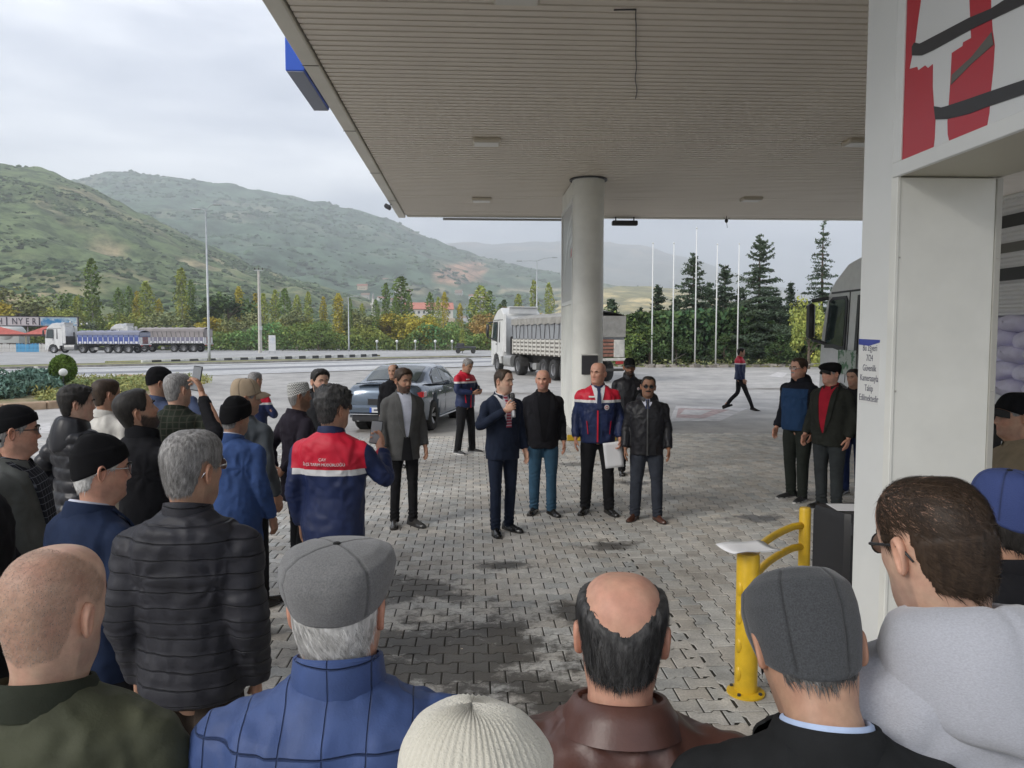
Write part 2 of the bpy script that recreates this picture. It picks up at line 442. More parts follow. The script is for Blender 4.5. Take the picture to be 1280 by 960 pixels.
# ------------------------------------------------------------------ paving of interlocking blocks
stains = [(-.1, 4.9, 1.75, .9), (.55, 4.1, 1.0, 1.0), (-.5, 6.3, 1.1, 1.4), (1.4, 7.55, .62, 1.5), (.8, 5.7, .8, 1.2), (-.3, 3.8, 1.1, 1.0), (.3, 6.9, .7, 2), (1.7, 12.4, .9, 2.2), (-2.6, 8.6, .8, 1.3), (3.3, 8.6, .8, 2), (-4.3, 6.2, .9, 1.0), (2.3, 10.8, .8, 2.4)]
M_pave = world_stain_mat('paving_concrete', (.4, .38, .35), (.40, .385, .355), (.60, .585, .55), .45, .78, spots=stains, tint='tint', fine=5, bump=.35, bs=55)
M_bed = world_stain_mat('joint_sand', (.035, .032, .026), (.018, .017, .014), (.05, .046, .038), 1.5, .95, bump=.5)
def paving():
    bed = sheet_obj('paving', [(-12.5, -1), (14.5, -1), (14.5, 16.09), (-12.5, 16.09)], -.0045, M_bed)
    Lx, pitch, a = .2, .1425, .0115
    g = .0044; w = pitch / 2 + a - g; nn = pitch / 2 - a - g; hx = Lx / 2 - g
    out = [(-hx, w), (-.062, w), (-.040, nn), (.040, nn), (.062, w), (hx, w)]
    out = out + [(x, -y) for x, y in reversed(out)]
    out = np.array(out[::-1])
    ins = out * np.array([[(hx - .004) / hx, 1]]) - np.array([[0, 1]]) * np.sign(out[:, 1:2]) * .004
    T = np.concatenate([np.c_[out, np.full(12, -.010)], np.c_[out, np.full(12, -.0035)], np.c_[ins, np.zeros(12)]])
    side = [(i, (i + 1) % 12, 12 + (i + 1) % 12, 12 + i) for i in range(12)] + [(12 + i, 12 + (i + 1) % 12, 24 + (i + 1) % 12, 24 + i) for i in range(12)]
    # top: quads across (outline runs right->left along the bottom then back along the top)
    t = 24
    tops = [(t + i, t + i + 1, t + 10 - i, t + 11 - i) for i in range(5)]
    F1 = np.array(side + tops)
    def clean(F):
        return F
    pos = []
    rows = int(17 / pitch)
    for r in range(rows):                                   # courses along X
        y = -.8 + r * pitch
        x = -12.3 + (.1 if r % 2 else 0)
        while x < 1.41:
            pos.append((x, y, 0)); x += Lx
        if r % 2 == 0: pos.append((1.452, y, 2))
    for r in range(int(12.9 / pitch)):                      # beyond it the blocks run the other way
        x = 1.572 + r * pitch; y = -.8 + (.1 if r % 2 else 0)
        while y < 16.2:
            pos.append((x, y, 1)); y += Lx
    pos = np.array(pos)
    n = len(pos)
    rs = np.random.RandomState(3)
    tone = .84 + .3 * rs.rand(n) + .16 * (vnoise(np.c_[pos[:, :2], pos[:, 2] * 0], .8) - .5)
    warm = (rs.rand(n) - .5) * .08
    dz = (rs.rand(n) - .5) * .0026; tx = (rs.rand(n) - .5) * .02; ty = (rs.rand(n) - .5) * .02; yw = (rs.rand(n) - .5) * .02
    # the 300 that show largest: nearest to the camera and inside the open floor of the picture
    P3 = np.c_[pos[:, :2], np.zeros(n)]
    d = P3 - np.array([0, 0, CAM_H]); dep = d @ np.array(_fw); sx = 640 + F_PX * (d @ np.array(_rt)) / dep; sy = 480 - F_PX * (d @ np.array(_up)) / dep
    free = (pos[:, 2] < 2) & (dep > 1) & (sy > 300) & (((sx > 490) & (sx < 730) & (sy < 880)) | ((sx > 835) & (sx < 925) & (sy < 900)) | ((sx > 730) & (sx < 835) & (sy < 725)))
    order = np.argsort(np.where(free, dep, 1e6))
    single = order[:300]; mask = np.ones(n, bool); mask[single] = False
    def xf_(i):
        c, s = cos(yw[i] + pos[i, 2] * pi / 2), sin(yw[i] + pos[i, 2] * pi / 2)
        return c, s
    idx = np.where(mask)[0]
    half = pos[idx, 2] == 2; ang = yw[idx] + np.where(half, 0, pos[idx, 2]) * pi / 2; hk = np.where(half, .47, 1.)[:, None]
    c, s = np.cos(ang)[:, None], np.sin(ang)[:, None]
    X = T[None, :, 0] * hk * c - T[None, :, 1] * s; Y = T[None, :, 0] * hk * s + T[None, :, 1] * c
    Z = T[None, :, 2] + T[None, :, 0] * tx[idx][:, None] + T[None, :, 1] * ty[idx][:, None] + dz[idx][:, None]
    V = np.stack([X + pos[idx, 0][:, None], Y + pos[idx, 1][:, None], Z], 2).reshape(-1, 3)
    F = (F1[None] + (np.arange(len(idx)) * 36)[:, None, None]).reshape(-1, 4)
    col = np.repeat(np.c_[tone[idx] + warm[idx], tone[idx], tone[idx] - warm[idx]], 36, 0)
    me = np_mesh('paving_blocks', V, F, M_pave, False, col)
    o = link('paving_blocks', me, bed); o['kind'] = 'stuff'
    var = []
    for k in range(10):
        tn = .84 + .3 * k / 9; wv = (rs.rand() - .5) * .08
        var.append(np_mesh('paving_block', T, F1, M_pave, False, np.tile([[tn + wv, tn, tn - wv]], (36, 1))))
    for i in single:
        k = int(np.clip((tone[i] - .84) / .3 * 9, 0, 9))
        link('paving_block', var[k], bed, (pos[i, 0], pos[i, 1], dz[i]), (ty[i], -tx[i], yw[i] + pos[i, 2] * pi / 2))
paving()

# painted marks on the yard
def marks():
    mw = mat('worn_white_paint', (.52, .50, .48), .75, var=.22, vs=4); mr = mat('worn_red_paint', (.42, .31, .29), .75, var=.25, vs=4)
    def poly(pts, z, m, name='road_marking'):
        sheet_obj(name, [(gp(*p).x, gp(*p).y) for p in pts], z, m)
    poly([(836, 527), (900, 526), (935, 510), (845, 507)], -.003, mw)
    poly([(845, 522), (880, 523), (912, 512), (848, 510)], .001, mr)
    poly([(850, 518), (876, 519), (890, 513), (856, 512)], .005, mw)
    poly([(40, 541), (66, 541), (62, 528), (46, 529)], -.003, mw)
    poly([(960, 470), (978, 472), (985, 466), (972, 465)], -.003, mw)
    poly([(990, 476), (1010, 478), (1016, 472), (1000, 471)], -.003, mw)
    poly([(-20, 528), (20, 534), (24, 531), (-10, 525)], -.003, mw)
marks()

# ------------------------------------------------------------------ hills
def terr_mat(name, bump=0.6, s=.02, hi=1.0):
    m = mat(name, (1, 1, 1), .95, tint='tint'); N, L, b = nodes(m)
    src = b.inputs['Base Color'].links[0].from_socket
    g = N.new('ShaderNodeNewGeometry')
    n = N.new('ShaderNodeTexNoise'); n.inputs['Scale'].default_value = s; n.inputs['Detail'].default_value = 8; n.inputs['Roughness'].default_value = .7
    L.new(g.outputs['Position'], n.inputs['Vector'])
    r = N.new('ShaderNodeValToRGB'); e = r.color_ramp.elements
    e[0].position, e[1].position = .40, .58; e[0].color = (.42, .48, .42, 1); e[1].color = (1.5, 1.42, 1.3, 1)
    L.new(n.outputs['Fac'], r.inputs['Fac'])
    mx = N.new('ShaderNodeMix'); mx.data_type = 'RGBA'; mx.blend_type = 'MULTIPLY'; mx.inputs[0].default_value = hi
    L.new(src, mx.inputs[6]); L.new(r.outputs[0], mx.inputs[7]); L.new(mx.outputs[2], b.inputs['Base Color'])
    b.inputs['Specular IOR Level'].default_value = .1
    return m
def hill(name, sil, D0, D1, m, seed, rough, nu=300, nv=70, green=(.075, .105, .05), tan=(.26, .21, .13), tan_amt=.5, shape=1.25, extra=None, back=.5):
    xs = np.array([p[0] for p in sil], float); ys = np.array([p[1] for p in sil], float)
    u = np.linspace(xs[0], xs[-1], nu)
    cy = np.interp(u, xs, ys)
    H = CAM_H + (420 - cy) / F_PX * D1
    th = np.arctan((u - 640) / F_PX) + YAW
    v = np.linspace(0, 1 + back, int(nv * (1 + back)))
    r = D0 + (D1 - D0) * v
    sh = np.where(v <= 1, np.clip(v, 0, 1) ** shape, np.cos(np.clip((v - 1) / back, 0, 1) * pi / 2))
    # depth is measured along the optical axis so that the crest stays a real, curved skyline
    X = np.tan(th)[:, None] * r[None, :]; Y = np.repeat(r[None, :], nu, 0)
    P = np.stack([X.ravel(), Y.ravel(), np.zeros(X.size)], 1)
    f1 = fbm(P, 1 / (.22 * D1), 5, seed).reshape(X.shape); f2 = 1 - np.abs(2 * fbm(P, 1 / (.09 * D1), 4, seed + 9).reshape(X.shape) - 1)
    env = np.sin(np.clip(v, 0, 1) * pi) ** .8
    Z = H[:, None] * sh[None, :] + rough * D1 * ((f1 - .5) * .9 + (f2 - .8) * .6) * env[None, :] * np.clip(H / 60, .1, 1)[:, None]
    f4 = fbm(P, 1 / (.02 * D1), 3, seed + 3).reshape(X.shape)
    Z = Z + (f4 - .5) * rough * D1 * .22 * np.clip(v, 0, 1)[None, :] - .2
    V = np.stack([X, Y, Z], 2).reshape(-1, 3)
    K = len(v)
    i, j = np.meshgrid(np.arange(nu - 1), np.arange(K - 1), indexing='ij'); a = (i * K + j).ravel()
    F = np.stack([a, a + K, a + K + 1, a + 1], 1)
    f3 = fbm(P, 1 / (.05 * D1), 5, seed + 20)
    t = np.clip((f3 - (.62 - .2 * tan_amt)) * 6, 0, 1) * (.35 + .65 * tan_amt)
    zz = (Z / (np.maximum(H, 10)[:, None])).ravel()
    t = np.clip(t + np.clip(.10 - zz, 0, 1) * 5, 0, 1)
    c = np.array(green)[None] * (1 - t[:, None]) + np.array(tan)[None] * t[:, None]
    c *= (.75 + .5 * fbm(P, 1 / (.012 * D1), 3, seed + 5))[:, None]
    if extra is not None:
        px = 640 + F_PX * np.tan(np.arctan(V[:, 0] / V[:, 1]) - YAW); py = 420 - (V[:, 2] - CAM_H) / V[:, 1] * F_PX
        c = extra(px, py, c, P)
    me = np_mesh(name, V, F, m, True, c)
    o = link(name, me); struct(o)
    return V.reshape(nu, K, 3), c
M_hA = terr_mat('scrub_hillside', s=.055); M_hB = terr_mat('wooded_slope', s=.02); M_hC = terr_mat('far_slope', s=.008, hi=.7)
silA = [(-900, 260), (-400, 200), (-150, 208), (0, 214), (60, 220), (110, 238), (160, 262), (200, 280), (280, 318), (350, 345), (420, 362), (480, 380), (560, 398), (640, 410), (720, 416)]
VA, cA = hill('hill', silA, 240, 900, M_hA, 1, .045, 360, 110, green=(.10, .14, .065), tan=(.31, .25, .17), tan_amt=.5)
def exB(px, py, c, P):
    # quarried red earth, pale tracks
    n = fbm(P, 1 / 90., 4, 77)
    m = ((px - 575) / 36) ** 2 + ((py - 342 - (px - 575) * -.15) / 12) ** 2
    k = np.clip((1.1 - m + (n - .5) * 1.4) * 3, 0, 1)[:, None]
    c = c * (1 - k) + np.array([[.34, .22, .16]]) * k
    k2 = (np.exp(-((py - 364 + (px - 600) * .02) / 1.6) ** 2) * (px > 520))[:, None] * .8
    return c * (1 - k2) + np.array([[.4, .34, .25]]) * k2
silB = [(-900, 300), (-300, 228), (0, 244), (90, 236), (150, 222), (220, 228), (300, 238), (380, 252), (440, 265), (490, 278), (540, 300), (600, 322), (640, 330), (700, 344), (800, 366), (900, 382), (1000, 395), (1400, 404)]
VB, cB = hill('mountain', silB, 620, 2300, M_hB, 4, .05, 340, 90, green=(.07, .115, .08), tan=(.25, .22, .17), tan_amt=.25, extra=exB)
silC = [(200, 345), (380, 316), (480, 303), (560, 305), (620, 305), (700, 302), (760, 303), (800, 306), (870, 325), (930, 345), (1000, 365), (1100, 378), (1300, 385), (1800, 380), (2400, 390)]
hill('mountain', silC, 2300, 5200, M_hC, 8, .04, 240, 60, green=(.09, .10, .085), tan=(.26, .2, .14), tan_amt=.55)
silD = [(420, 408), (560, 390), (640, 380), (700, 366), (760, 358), (810, 357), (860, 362), (930, 380), (1040, 395), (1300, 404)]
hill('meadow_rise', silD, 700, 1500, M_hB, 12, .02, 160, 40, green=(.2, .19, .09), tan=(.46, .38, .2), tan_amt=.9)

# scrub bushes scattered over the near hill (uncountable)
def scrub(VA, n, smin, smax, seed, fr, k0, k1, name, label, colr):
    nu, K, _ = VA.shape
    rs = np.random.RandomState(seed)
    i = rs.randint(0, nu - 1, n * 4); j = (rs.rand(n * 4) ** .8 * (K * .66)).astype(int)
    P = VA[i, j] * 1.0; Q = VA[i + 1, j + 1]
    t = rs.rand(len(P))[:, None]; P = P * (1 - t) + Q * t
    dens = fbm(P, fr, 3, 50)
    ok = (dens > k0 + k1 * rs.rand(len(P))) & (P[:, 2] > 4); P = P[ok][:n]; n = len(P)
    ico = np.array([(0, 0, 1), (.89, 0, .45), (.28, .85, .45), (-.72, .53, .45), (-.72, -.53, .45), (.28, -.85, .45), (.72, .53, -.3), (-.28, .85, -.3), (-.89, 0, -.3), (-.28, -.85, -.3), (.72, -.53, -.3)])
    fc = [(0, 1, 2), (0, 2, 3), (0, 3, 4), (0, 4, 5), (0, 5, 1), (1, 6, 2), (2, 6, 7), (2, 7, 3), (3, 7, 8), (3, 8, 4), (4, 8, 9), (4, 9, 5), (5, 9, 10), (5, 10, 1), (1, 10, 6)]
    sz = (smin + (smax - smin) * rs.rand(n) ** 2)
    V = P[:, None, :] + ico[None] * (sz[:, None] * np.array([1.15, 1.15, .75])[None])[:, None, :] * (.55 + .9 * rs.rand(n, 11, 1))
    F = (np.array(fc)[None] + (np.arange(n) * 11)[:, None, None]).reshape(-1, 3)
    tone = (.6 + .8 * rs.rand(n)); col = np.stack([tone * .95, tone, tone * .9], 1)
    me = np_mesh(name, V.reshape(-1, 3), F, mat('scrub_leaves_' + colr, {'near': (.060, .092, .040), 'far': (.055, .09, .05)}[colr], .95, tint='tint', spec=.1), False, np.repeat(col, 11, 0))
    tag(link(name, me), label, 'scrub', kind='stuff')
scrub(VA, 15000, .7, 2.6, 5, 1 / 45., .40, .2, 'hillside_scrub', 'dark green scrub dotted over the near hillside', 'near')
scrub(VB, 9000, 3.0, 8.0, 6, 1 / 160., .40, .2, 'mountain_scrub', 'small trees and scrub dotted over the farther mountain slope', 'far')

# ------------------------------------------------------------------ foliage
def quads(C, size, rs, flat=0.0, aspect=1.0):
    """leaf-sized quads at points C, random attitude (flat=1 lies level)"""
    n = len(C)
    a = rs.normal(size=(n, 3)); a[:, 2] *= (1 - flat); a /= np.linalg.norm(a, axis=1)[:, None] + 1e-9
    b = rs.normal(size=(n, 3)); b[:, 2] *= (1 - flat); b -= a * (a * b).sum(1)[:, None]; b /= np.linalg.norm(b, axis=1)[:, None] + 1e-9
    s = np.asarray(size) * (.6 + .8 * rs.rand(n)); s = s[:, None]
    V = np.stack([C - a * s * aspect, C - b * s * .6, C + a * s * aspect, C + b * s * .6], 1).reshape(-1, 3)
    F = np.arange(4 * n).reshape(n, 4)
    return V, F
def foliage_mesh(name, C, size, m, seed, flat=0., aspect=1.0, clump=1.2, hue=.12):
    rs = np.random.RandomState(seed)
    V, F = quads(C, size, rs, flat, aspect)
    t = .6 + .55 * rs.rand(len(C)) + .6 * (vnoise(C, clump, seed) - .5)
    h = (vnoise(C, clump * .6, seed + 4) - .5) * hue * 2 + (rs.rand(len(C)) - .5) * hue
    col = np.clip(np.stack([t * (1 + h), t, t * (1 - h)], 1), .1, 2)
    return np_mesh(name, V, F, m, False, np.repeat(col, 4, 0))
def pts_poplar(n, rs, h=1.0, w=.085):
    z = rs.rand(n)
    prof = np.clip(np.minimum((z + .05) * 7, (1.015 - z) * 4.2), 0, 1) ** .6
    ang = rs.rand(n) * 2 * pi; r = w * prof * (.25 + .75 * rs.rand(n) ** .5 + .35 * (rs.rand(n) < .12))
    lob = .45 + .95 * vnoise(np.stack([np.cos(ang) * 1.5, np.sin(ang) * 1.5, z * 9], 1), 1.0, int(rs.rand() * 50))
    return np.stack([np.cos(ang) * r * lob, np.sin(ang) * r * lob, .10 + z * .9], 1)
def pts_round(n, rs, k=16, low=.12):
    cs = []
    for i in range(k):
        a = rs.rand() * 2 * pi; z = .14 + .72 * rs.rand(); rr = .34 * np.sqrt(max(0, 1 - ((z - .5) / .5) ** 2)) * (.5 + .5 * rs.rand())
        cs.append((cos(a) * rr, sin(a) * rr, z, .11 + .09 * rs.rand()))
    cs = np.array(cs); i = rs.randint(0, k, n); d = rs.normal(size=(n, 3)); d /= np.linalg.norm(d, axis=1)[:, None]
    p = cs[i, :3] + d * cs[i, 3:4] * (.45 + .6 * rs.rand(n, 1))
    p[:, 2] = np.maximum(p[:, 2], low * rs.rand(n)); return p
def limb_mesh(kind, rs, m):
    b = MB()
    if kind == 'poplar':
        b.tube([(0, 0, 0), (.004, 0, .4), (0, .004, .75), (0, 0, .97)], [.014, .010, .005, .001], 6)
        for i in range(10):
            z = .12 + .075 * i; a = rs.rand() * 6.28
            b.tube([(0, 0, z), (cos(a) * .06, sin(a) * .06, z + .10)], [.004, .001], 4)
    else:
        b.tube([(0, 0, 0), (.01, 0, .2), (.0, .01, .4), (.01, 0, .7)], [.028, .022, .014, .004], 6)
        for i in range(9):
            z = .18 + .05 * i; a = rs.rand() * 6.28
            b.tube([(0, 0, z), (cos(a) * .14, sin(a) * .14, z + .14), (cos(a) * .27, sin(a) * .27, z + .2)], [.010, .006, .002], 4)
    return b.mesh('trunk', m)
M_bark = mat('bark', (.13, .10, .075), .95, var=.3, vs=20)
M_barkg = mat('pale_bark', (.27, .26, .22), .95, var=.2, vs=20)
def fol(name, c): return mat('leaves_' + name, c, .8, tint='tint', spec=.15)
FC = {'dark': fol('dark', (.085, .135, .05)), 'green': fol('green', (.20, .28, .08)), 'yg': fol('yellowgreen', (.38, .42, .11)),
      'yellow': fol('yellow', (.50, .42, .07)), 'orange': fol('orange', (.46, .32, .12)), 'olive': fol('olive', (.28, .30, .13)), 'grey': fol('grey', (.24, .27, .16)),
      'ced': fol('cedar', (.095, .135, .085)), 'blue': fol('juniper', (.17, .27, .21))}
_TM = {}
def tree_meshes(kind, colr, var):
    key = (kind, colr, var)
    if key not in _TM:
        rs = np.random.RandomState(100 + var * 7 + len(_TM))
        P = pts_poplar(1150, rs) if kind == 'poplar' else pts_round(2300, rs)
        s = .017 if kind == 'poplar' else .026
        _TM[key] = (foliage_mesh('crown', P, s, FC[colr], 5 + var, clump=7), limb_mesh(kind, rs, M_barkg if kind == 'poplar' else M_bark))
    return _TM[key]
def tree(px, topy, D, kind, colr, label, group=None, width=1.0, basey=None, name=None, base=None):
    p = at(px, 420, D) if base is None else base
    h = CAM_H + (420 - topy) / F_PX * D
    t = thing(name or ('poplar_tree' if kind == 'poplar' else 'broadleaf_tree'), label, 'tree', (p.x, p.y, 0), RNG.random() * 6.28, group)
    c, k = tree_meshes(kind, colr, RNG.randint(0, 1))
    link('crown', c, t, scale=(h * width, h * width, h)); link('trunk', k, t, scale=(h * max(.6, min(width, 1.2)),) * 2 + (h,))
    return t
for (px, ty, D, k, c, w, lab) in [
    (117, 327, 128, 'poplar', 'green', 1.0, 'tallest green poplar rising above the first tipper truck on the left'),
    (229, 338, 135, 'poplar', 'yg', 1.0, 'broad yellow-green poplar just left of the tall street lamp'),
    (240, 352, 138, 'poplar', 'green', .8, 'green poplar standing half behind the yellow-green one beside the lamp'),
    (502, 347, 150, 'poplar', 'green', 1.7, 'tall round-headed green poplar left of the red-roofed building'),
    (667, 351, 190, 'poplar', 'yg', .9, 'slim poplar left of the twin-armed lamp beyond the white truck'),
    (686, 354, 190, 'poplar', 'yg', .9, 'slim poplar right of the twin-armed lamp beyond the white truck'),
    (483, 355, 140, 'poplar', 'green', .9, 'narrow green poplar left of the round-headed one'),
    (423, 368, 125, 'poplar', 'yellow', 1.2, 'golden poplar behind the bright green bush'),
    (438, 372, 118, 'poplar', 'green', .55, 'needle-thin green poplar right of the golden one'),
    (285, 366, 130, 'round', 'dark', 1.5, 'broad dark green tree right of the tall street lamp'),
    (601, 358, 130, 'poplar', 'yg', 1.7, 'big yellow-green poplar clump left of the white truck'),
    (612, 388, 118, 'round', 'orange', 1.3, 'orange-leaved autumn tree beside the white truck cab'),
    (648, 368, 150, 'poplar', 'yg', 1.1, 'yellow-green poplar above the white truck roof'),
    (640, 378, 140, 'round', 'orange', 1.0, 'small orange tree above the white truck roof'),
    (398, 402, 112, 'round', 'green', 1.6, 'bright green round bush beside the white signboard'),
    (524, 392, 116, 'round', 'yellow', 1.4, 'bright yellow tree in the middle of the belt'),
    (630, 375, 160, 'poplar', 'dark', 1.2, 'dark green tree poking up behind the white truck cab'),
    (1012, 368, 48, 'round', 'yg', .75, 'yellow-green tree beside the parked lorry cab on the right'),
    (25, 360, 135, 'round', 'olive', 1.5, 'large olive tree above the rooftop sign on the far left'),
    (70, 366, 140, 'round', 'green', 1.3, 'green tree right of the rooftop sign'),
]:
    tree(px, ty, D, k, c, lab, width=w)
CW = {'dark': 'dark green', 'green': 'mid green', 'yg': 'yellow-green', 'yellow': 'golden', 'orange': 'orange', 'olive': 'olive', 'grey': 'greyish green'}
def where(px):
    return ('off the left edge' if px < 0 else 'behind the rooftop billboard' if px < 85 else 'behind the two parked tipper trucks' if px < 255 else 'between the tall lamp and the utility pole' if px < 328 else
            'just right of the white signboard' if px < 420 else 'before the minaret and the round-headed poplar' if px < 515 else 'below the red-roofed building' if px < 575 else 'left of the white truck cab' if px < 640 else
            'behind the white truck' if px < 790 else 'behind the left flagpoles' if px < 870 else 'behind the right flagpoles' if px < 930 else 'near the broadest cedar' if px < 990 else 'by the parked lorry cab')
def belt():
    r = random.Random(21)
    gl = 'poplars and thicket trees of the roadside belt'
    for px, ty, w in [(275, 366, .9), (300, 360, 1.0), (320, 368, .9), (405, 372, .9), (495, 372, .9), (512, 370, .9), (548, 372, .9), (612, 364, 1.1), (150, 362, 1.1), (163, 360, 1.0), (184, 354, 1.3), (173, 366, 1), (345, 364, 1.1), (357, 362, 1.2), (372, 370, 1), (386, 366, .9), (330, 368, 1), (453, 380, .9), (538, 366, 1), (556, 366, .9), (590, 372, 1.2), (575, 380, 1), (470, 375, 1), (625, 380, 1), (310, 375, 1), (98, 372, 1.1), (200, 375, 1), (-30, 350, 1.3), (-60, 365, 1.2)]:
        c = r.choice(['yg', 'green', 'yg', 'yellow', 'green'])
        tree(px, ty, r.uniform(125, 150), 'poplar', c, 'slim %s poplar %s' % (CW[c], where(px)), 'slim poplars beyond the lot', w)
    for i in range(88):
        px = r.uniform(-90, 680); D = r.uniform(118, 150)
        ty = r.uniform(384, 414) - (10 if px < 120 else 0)
        c = r.choice(['olive', 'green', 'yg', 'green', 'grey', 'yg', 'olive', 'yellow'])
        tree(px, ty, D, 'round', c, '%s bushy tree in the belt %s' % (CW[c], where(px)), 'thicket trees beyond the lot', r.uniform(1.1, 1.7))
    for i in range(34):
        px = r.uniform(690, 1120); D = r.uniform(56, 85)
        ty = r.uniform(392, 418)
        c = r.choice(['green', 'dark', 'dark', 'green', 'dark'])
        tree(px, ty, D, 'round', c, '%s leafy tree in the thicket %s' % (CW[c], where(px)), 'thicket trees behind the cedars', r.uniform(1.0, 1.5))
    for px, ty, D in [(768, 386, 56), (792, 398, 54), (812, 404, 52.5), (780, 410, 53), (846, 420, 53), (905, 418, 53), (975, 415, 52), (1060, 380, 55)]:
        tree(px, ty, D, 'round', 'green' if px < 800 else 'dark', 'low bushy %s tree at the yard edge %s' % ('mid green' if px < 800 else 'dark green', where(px)), 'bushy trees at the edge of the yard', 1.3)
belt()
def thicket(name, x0, x1, yf, depth, h, n, seed, label, colr):
    rs = np.random.RandomState(seed); x = rs.uniform(x0, x1, n)
    hh = h * (.25 + .8 * vnoise(np.stack([x, x * 0, x * 0], 1), .16, seed) + .5 * vnoise(np.stack([x, x * 0, x * 0], 1), .7, seed + 1)); z = rs.rand(n) ** .8 * hh
    C = np.stack([x, np.array([yf(v) for v in x]) + rs.rand(n) * depth * (.4 + .6 * (1 - z / hh)), z], 1)
    tag(link(name, foliage_mesh(name, C, .20, FC[colr], seed, clump=.35, hue=.3)), label, 'thicket', kind='stuff')
thicket('undergrowth', -95, 14, lambda x: 112 + max(0, -x - 40) * .12, 9, 3.6, 30000, 3, 'tangled undergrowth filling the foot of the tree belt beyond the lot', 'green')
thicket('undergrowth', 8, 44, lambda x: 53 + max(0, 14 - x) * .8, 5, 3.6, 26000, 4, 'dark leafy undergrowth beneath the cedars behind the yard', 'dark')
def cedar(px, ty, D, label, seed, w=1.0, thin=0.0):
    rs = np.random.RandomState(seed)
    p = at(px, 420, D); h = CAM_H + (420 - ty) / F_PX * D
    C = []; b = MB()
    b.tube([(0, 0, 0), (.02, .02, h * .5), (-.02, 0, h * .8), (0, 0, h)], [.16, .10, .05, .012], 7)
    z = h * .06
    while z < h * .985:
        f = z / h
        R = w * (1 - f) ** .75 * h * .30 + .10
        if thin and f > .45: R *= .8
        nb = 5 if f < .7 else 4
        a0 = rs.rand() * 6.28
        for k in range(nb):
            a = a0 + k * 2 * pi / nb + rs.normal() * .25
            zb = z; z = zb + rs.normal() * h * .016; r1 = R * (.45 + .8 * rs.rand() ** .8)
            rise = .12 - .26 * (1 - f) + rs.normal() * .10 + (.35 if f > .8 else 0)
            tip = np.array([cos(a) * r1, sin(a) * r1, z + r1 * rise])
            b.tube([(0, 0, z), (cos(a) * r1 * .5, sin(a) * r1 * .5, z + r1 * rise * .3 + .04), tuple(tip)], [.018 + .02 * (1 - f), .012, .004], 4, cap=False)
            m = int((175 if f < .55 else 92) * (r1 / 1.4 + .25) * (1 - thin * .55 * (f > .3)))
            t = rs.rand(m) ** .7
            spread = .24 * r1 * (.4 + t * (1.3 - t)) + .05
            s_ = rs.normal(size=m) * spread
            q = np.stack([cos(a) * r1 * t - sin(a) * s_, sin(a) * r1 * t + cos(a) * s_, z + r1 * rise * t ** 1.5 + rs.normal(size=m) * .035 - np.abs(s_) * .25], 1)
            C.append(q); z = zb
        z += h * (.026 + .016 * rs.rand()) * (1.25 if thin and f > .35 else 1)
    C = np.concatenate(C)
    t = thing('cedar_tree', label, 'tree', (p.x, p.y, 0), 0)
    me = foliage_mesh('crown', C, .066, FC['ced'], seed, flat=.3, aspect=1.6, clump=1.0, hue=.06)
    link('crown', me, t); b.build('trunk', M_bark, t, smooth=True)
for a in [(822, 358, 55, 'cedar left of the tallest flagpole, behind the second pole', 31, .85),
          (866, 316, 55, 'dark cedar directly behind the tallest flagpole', 32, .95), (905, 330, 57, 'cedar between the last two flagpoles', 33, .85),
          (948, 293, 54, 'broadest cedar with level layered boughs right of the last flagpole', 34, 1.05), (987, 350, 58, 'faint cedar between the broadest and the tallest one', 35, .8, .3),
          (1026, 273, 56, 'tallest thin-topped cedar next to the parked lorry cab', 36, .72, .75), (764, 372, 60, 'small cedar just right of the round canopy column', 37, .8),
          (800, 386, 62, 'low cedar above the tipper trailer tail', 38, .8), (845, 372, 58, 'small cedar left of the tallest flagpole base', 40, 1.0), (886, 352, 59, 'cedar filling the gap right of the tallest flagpole', 41, 1.0), (925, 360, 57, 'low cedar behind the rightmost flagpole', 42, 1.1),
          (968, 372, 56, 'low cedar right of the broadest one', 43, 1.2), (1004, 378, 57, 'low cedar left of the tallest thin one', 44, 1.1),
          (1062, 340, 60, 'cedar half hidden behind the lorry cab', 39, .8)]:
    cedar(*a)

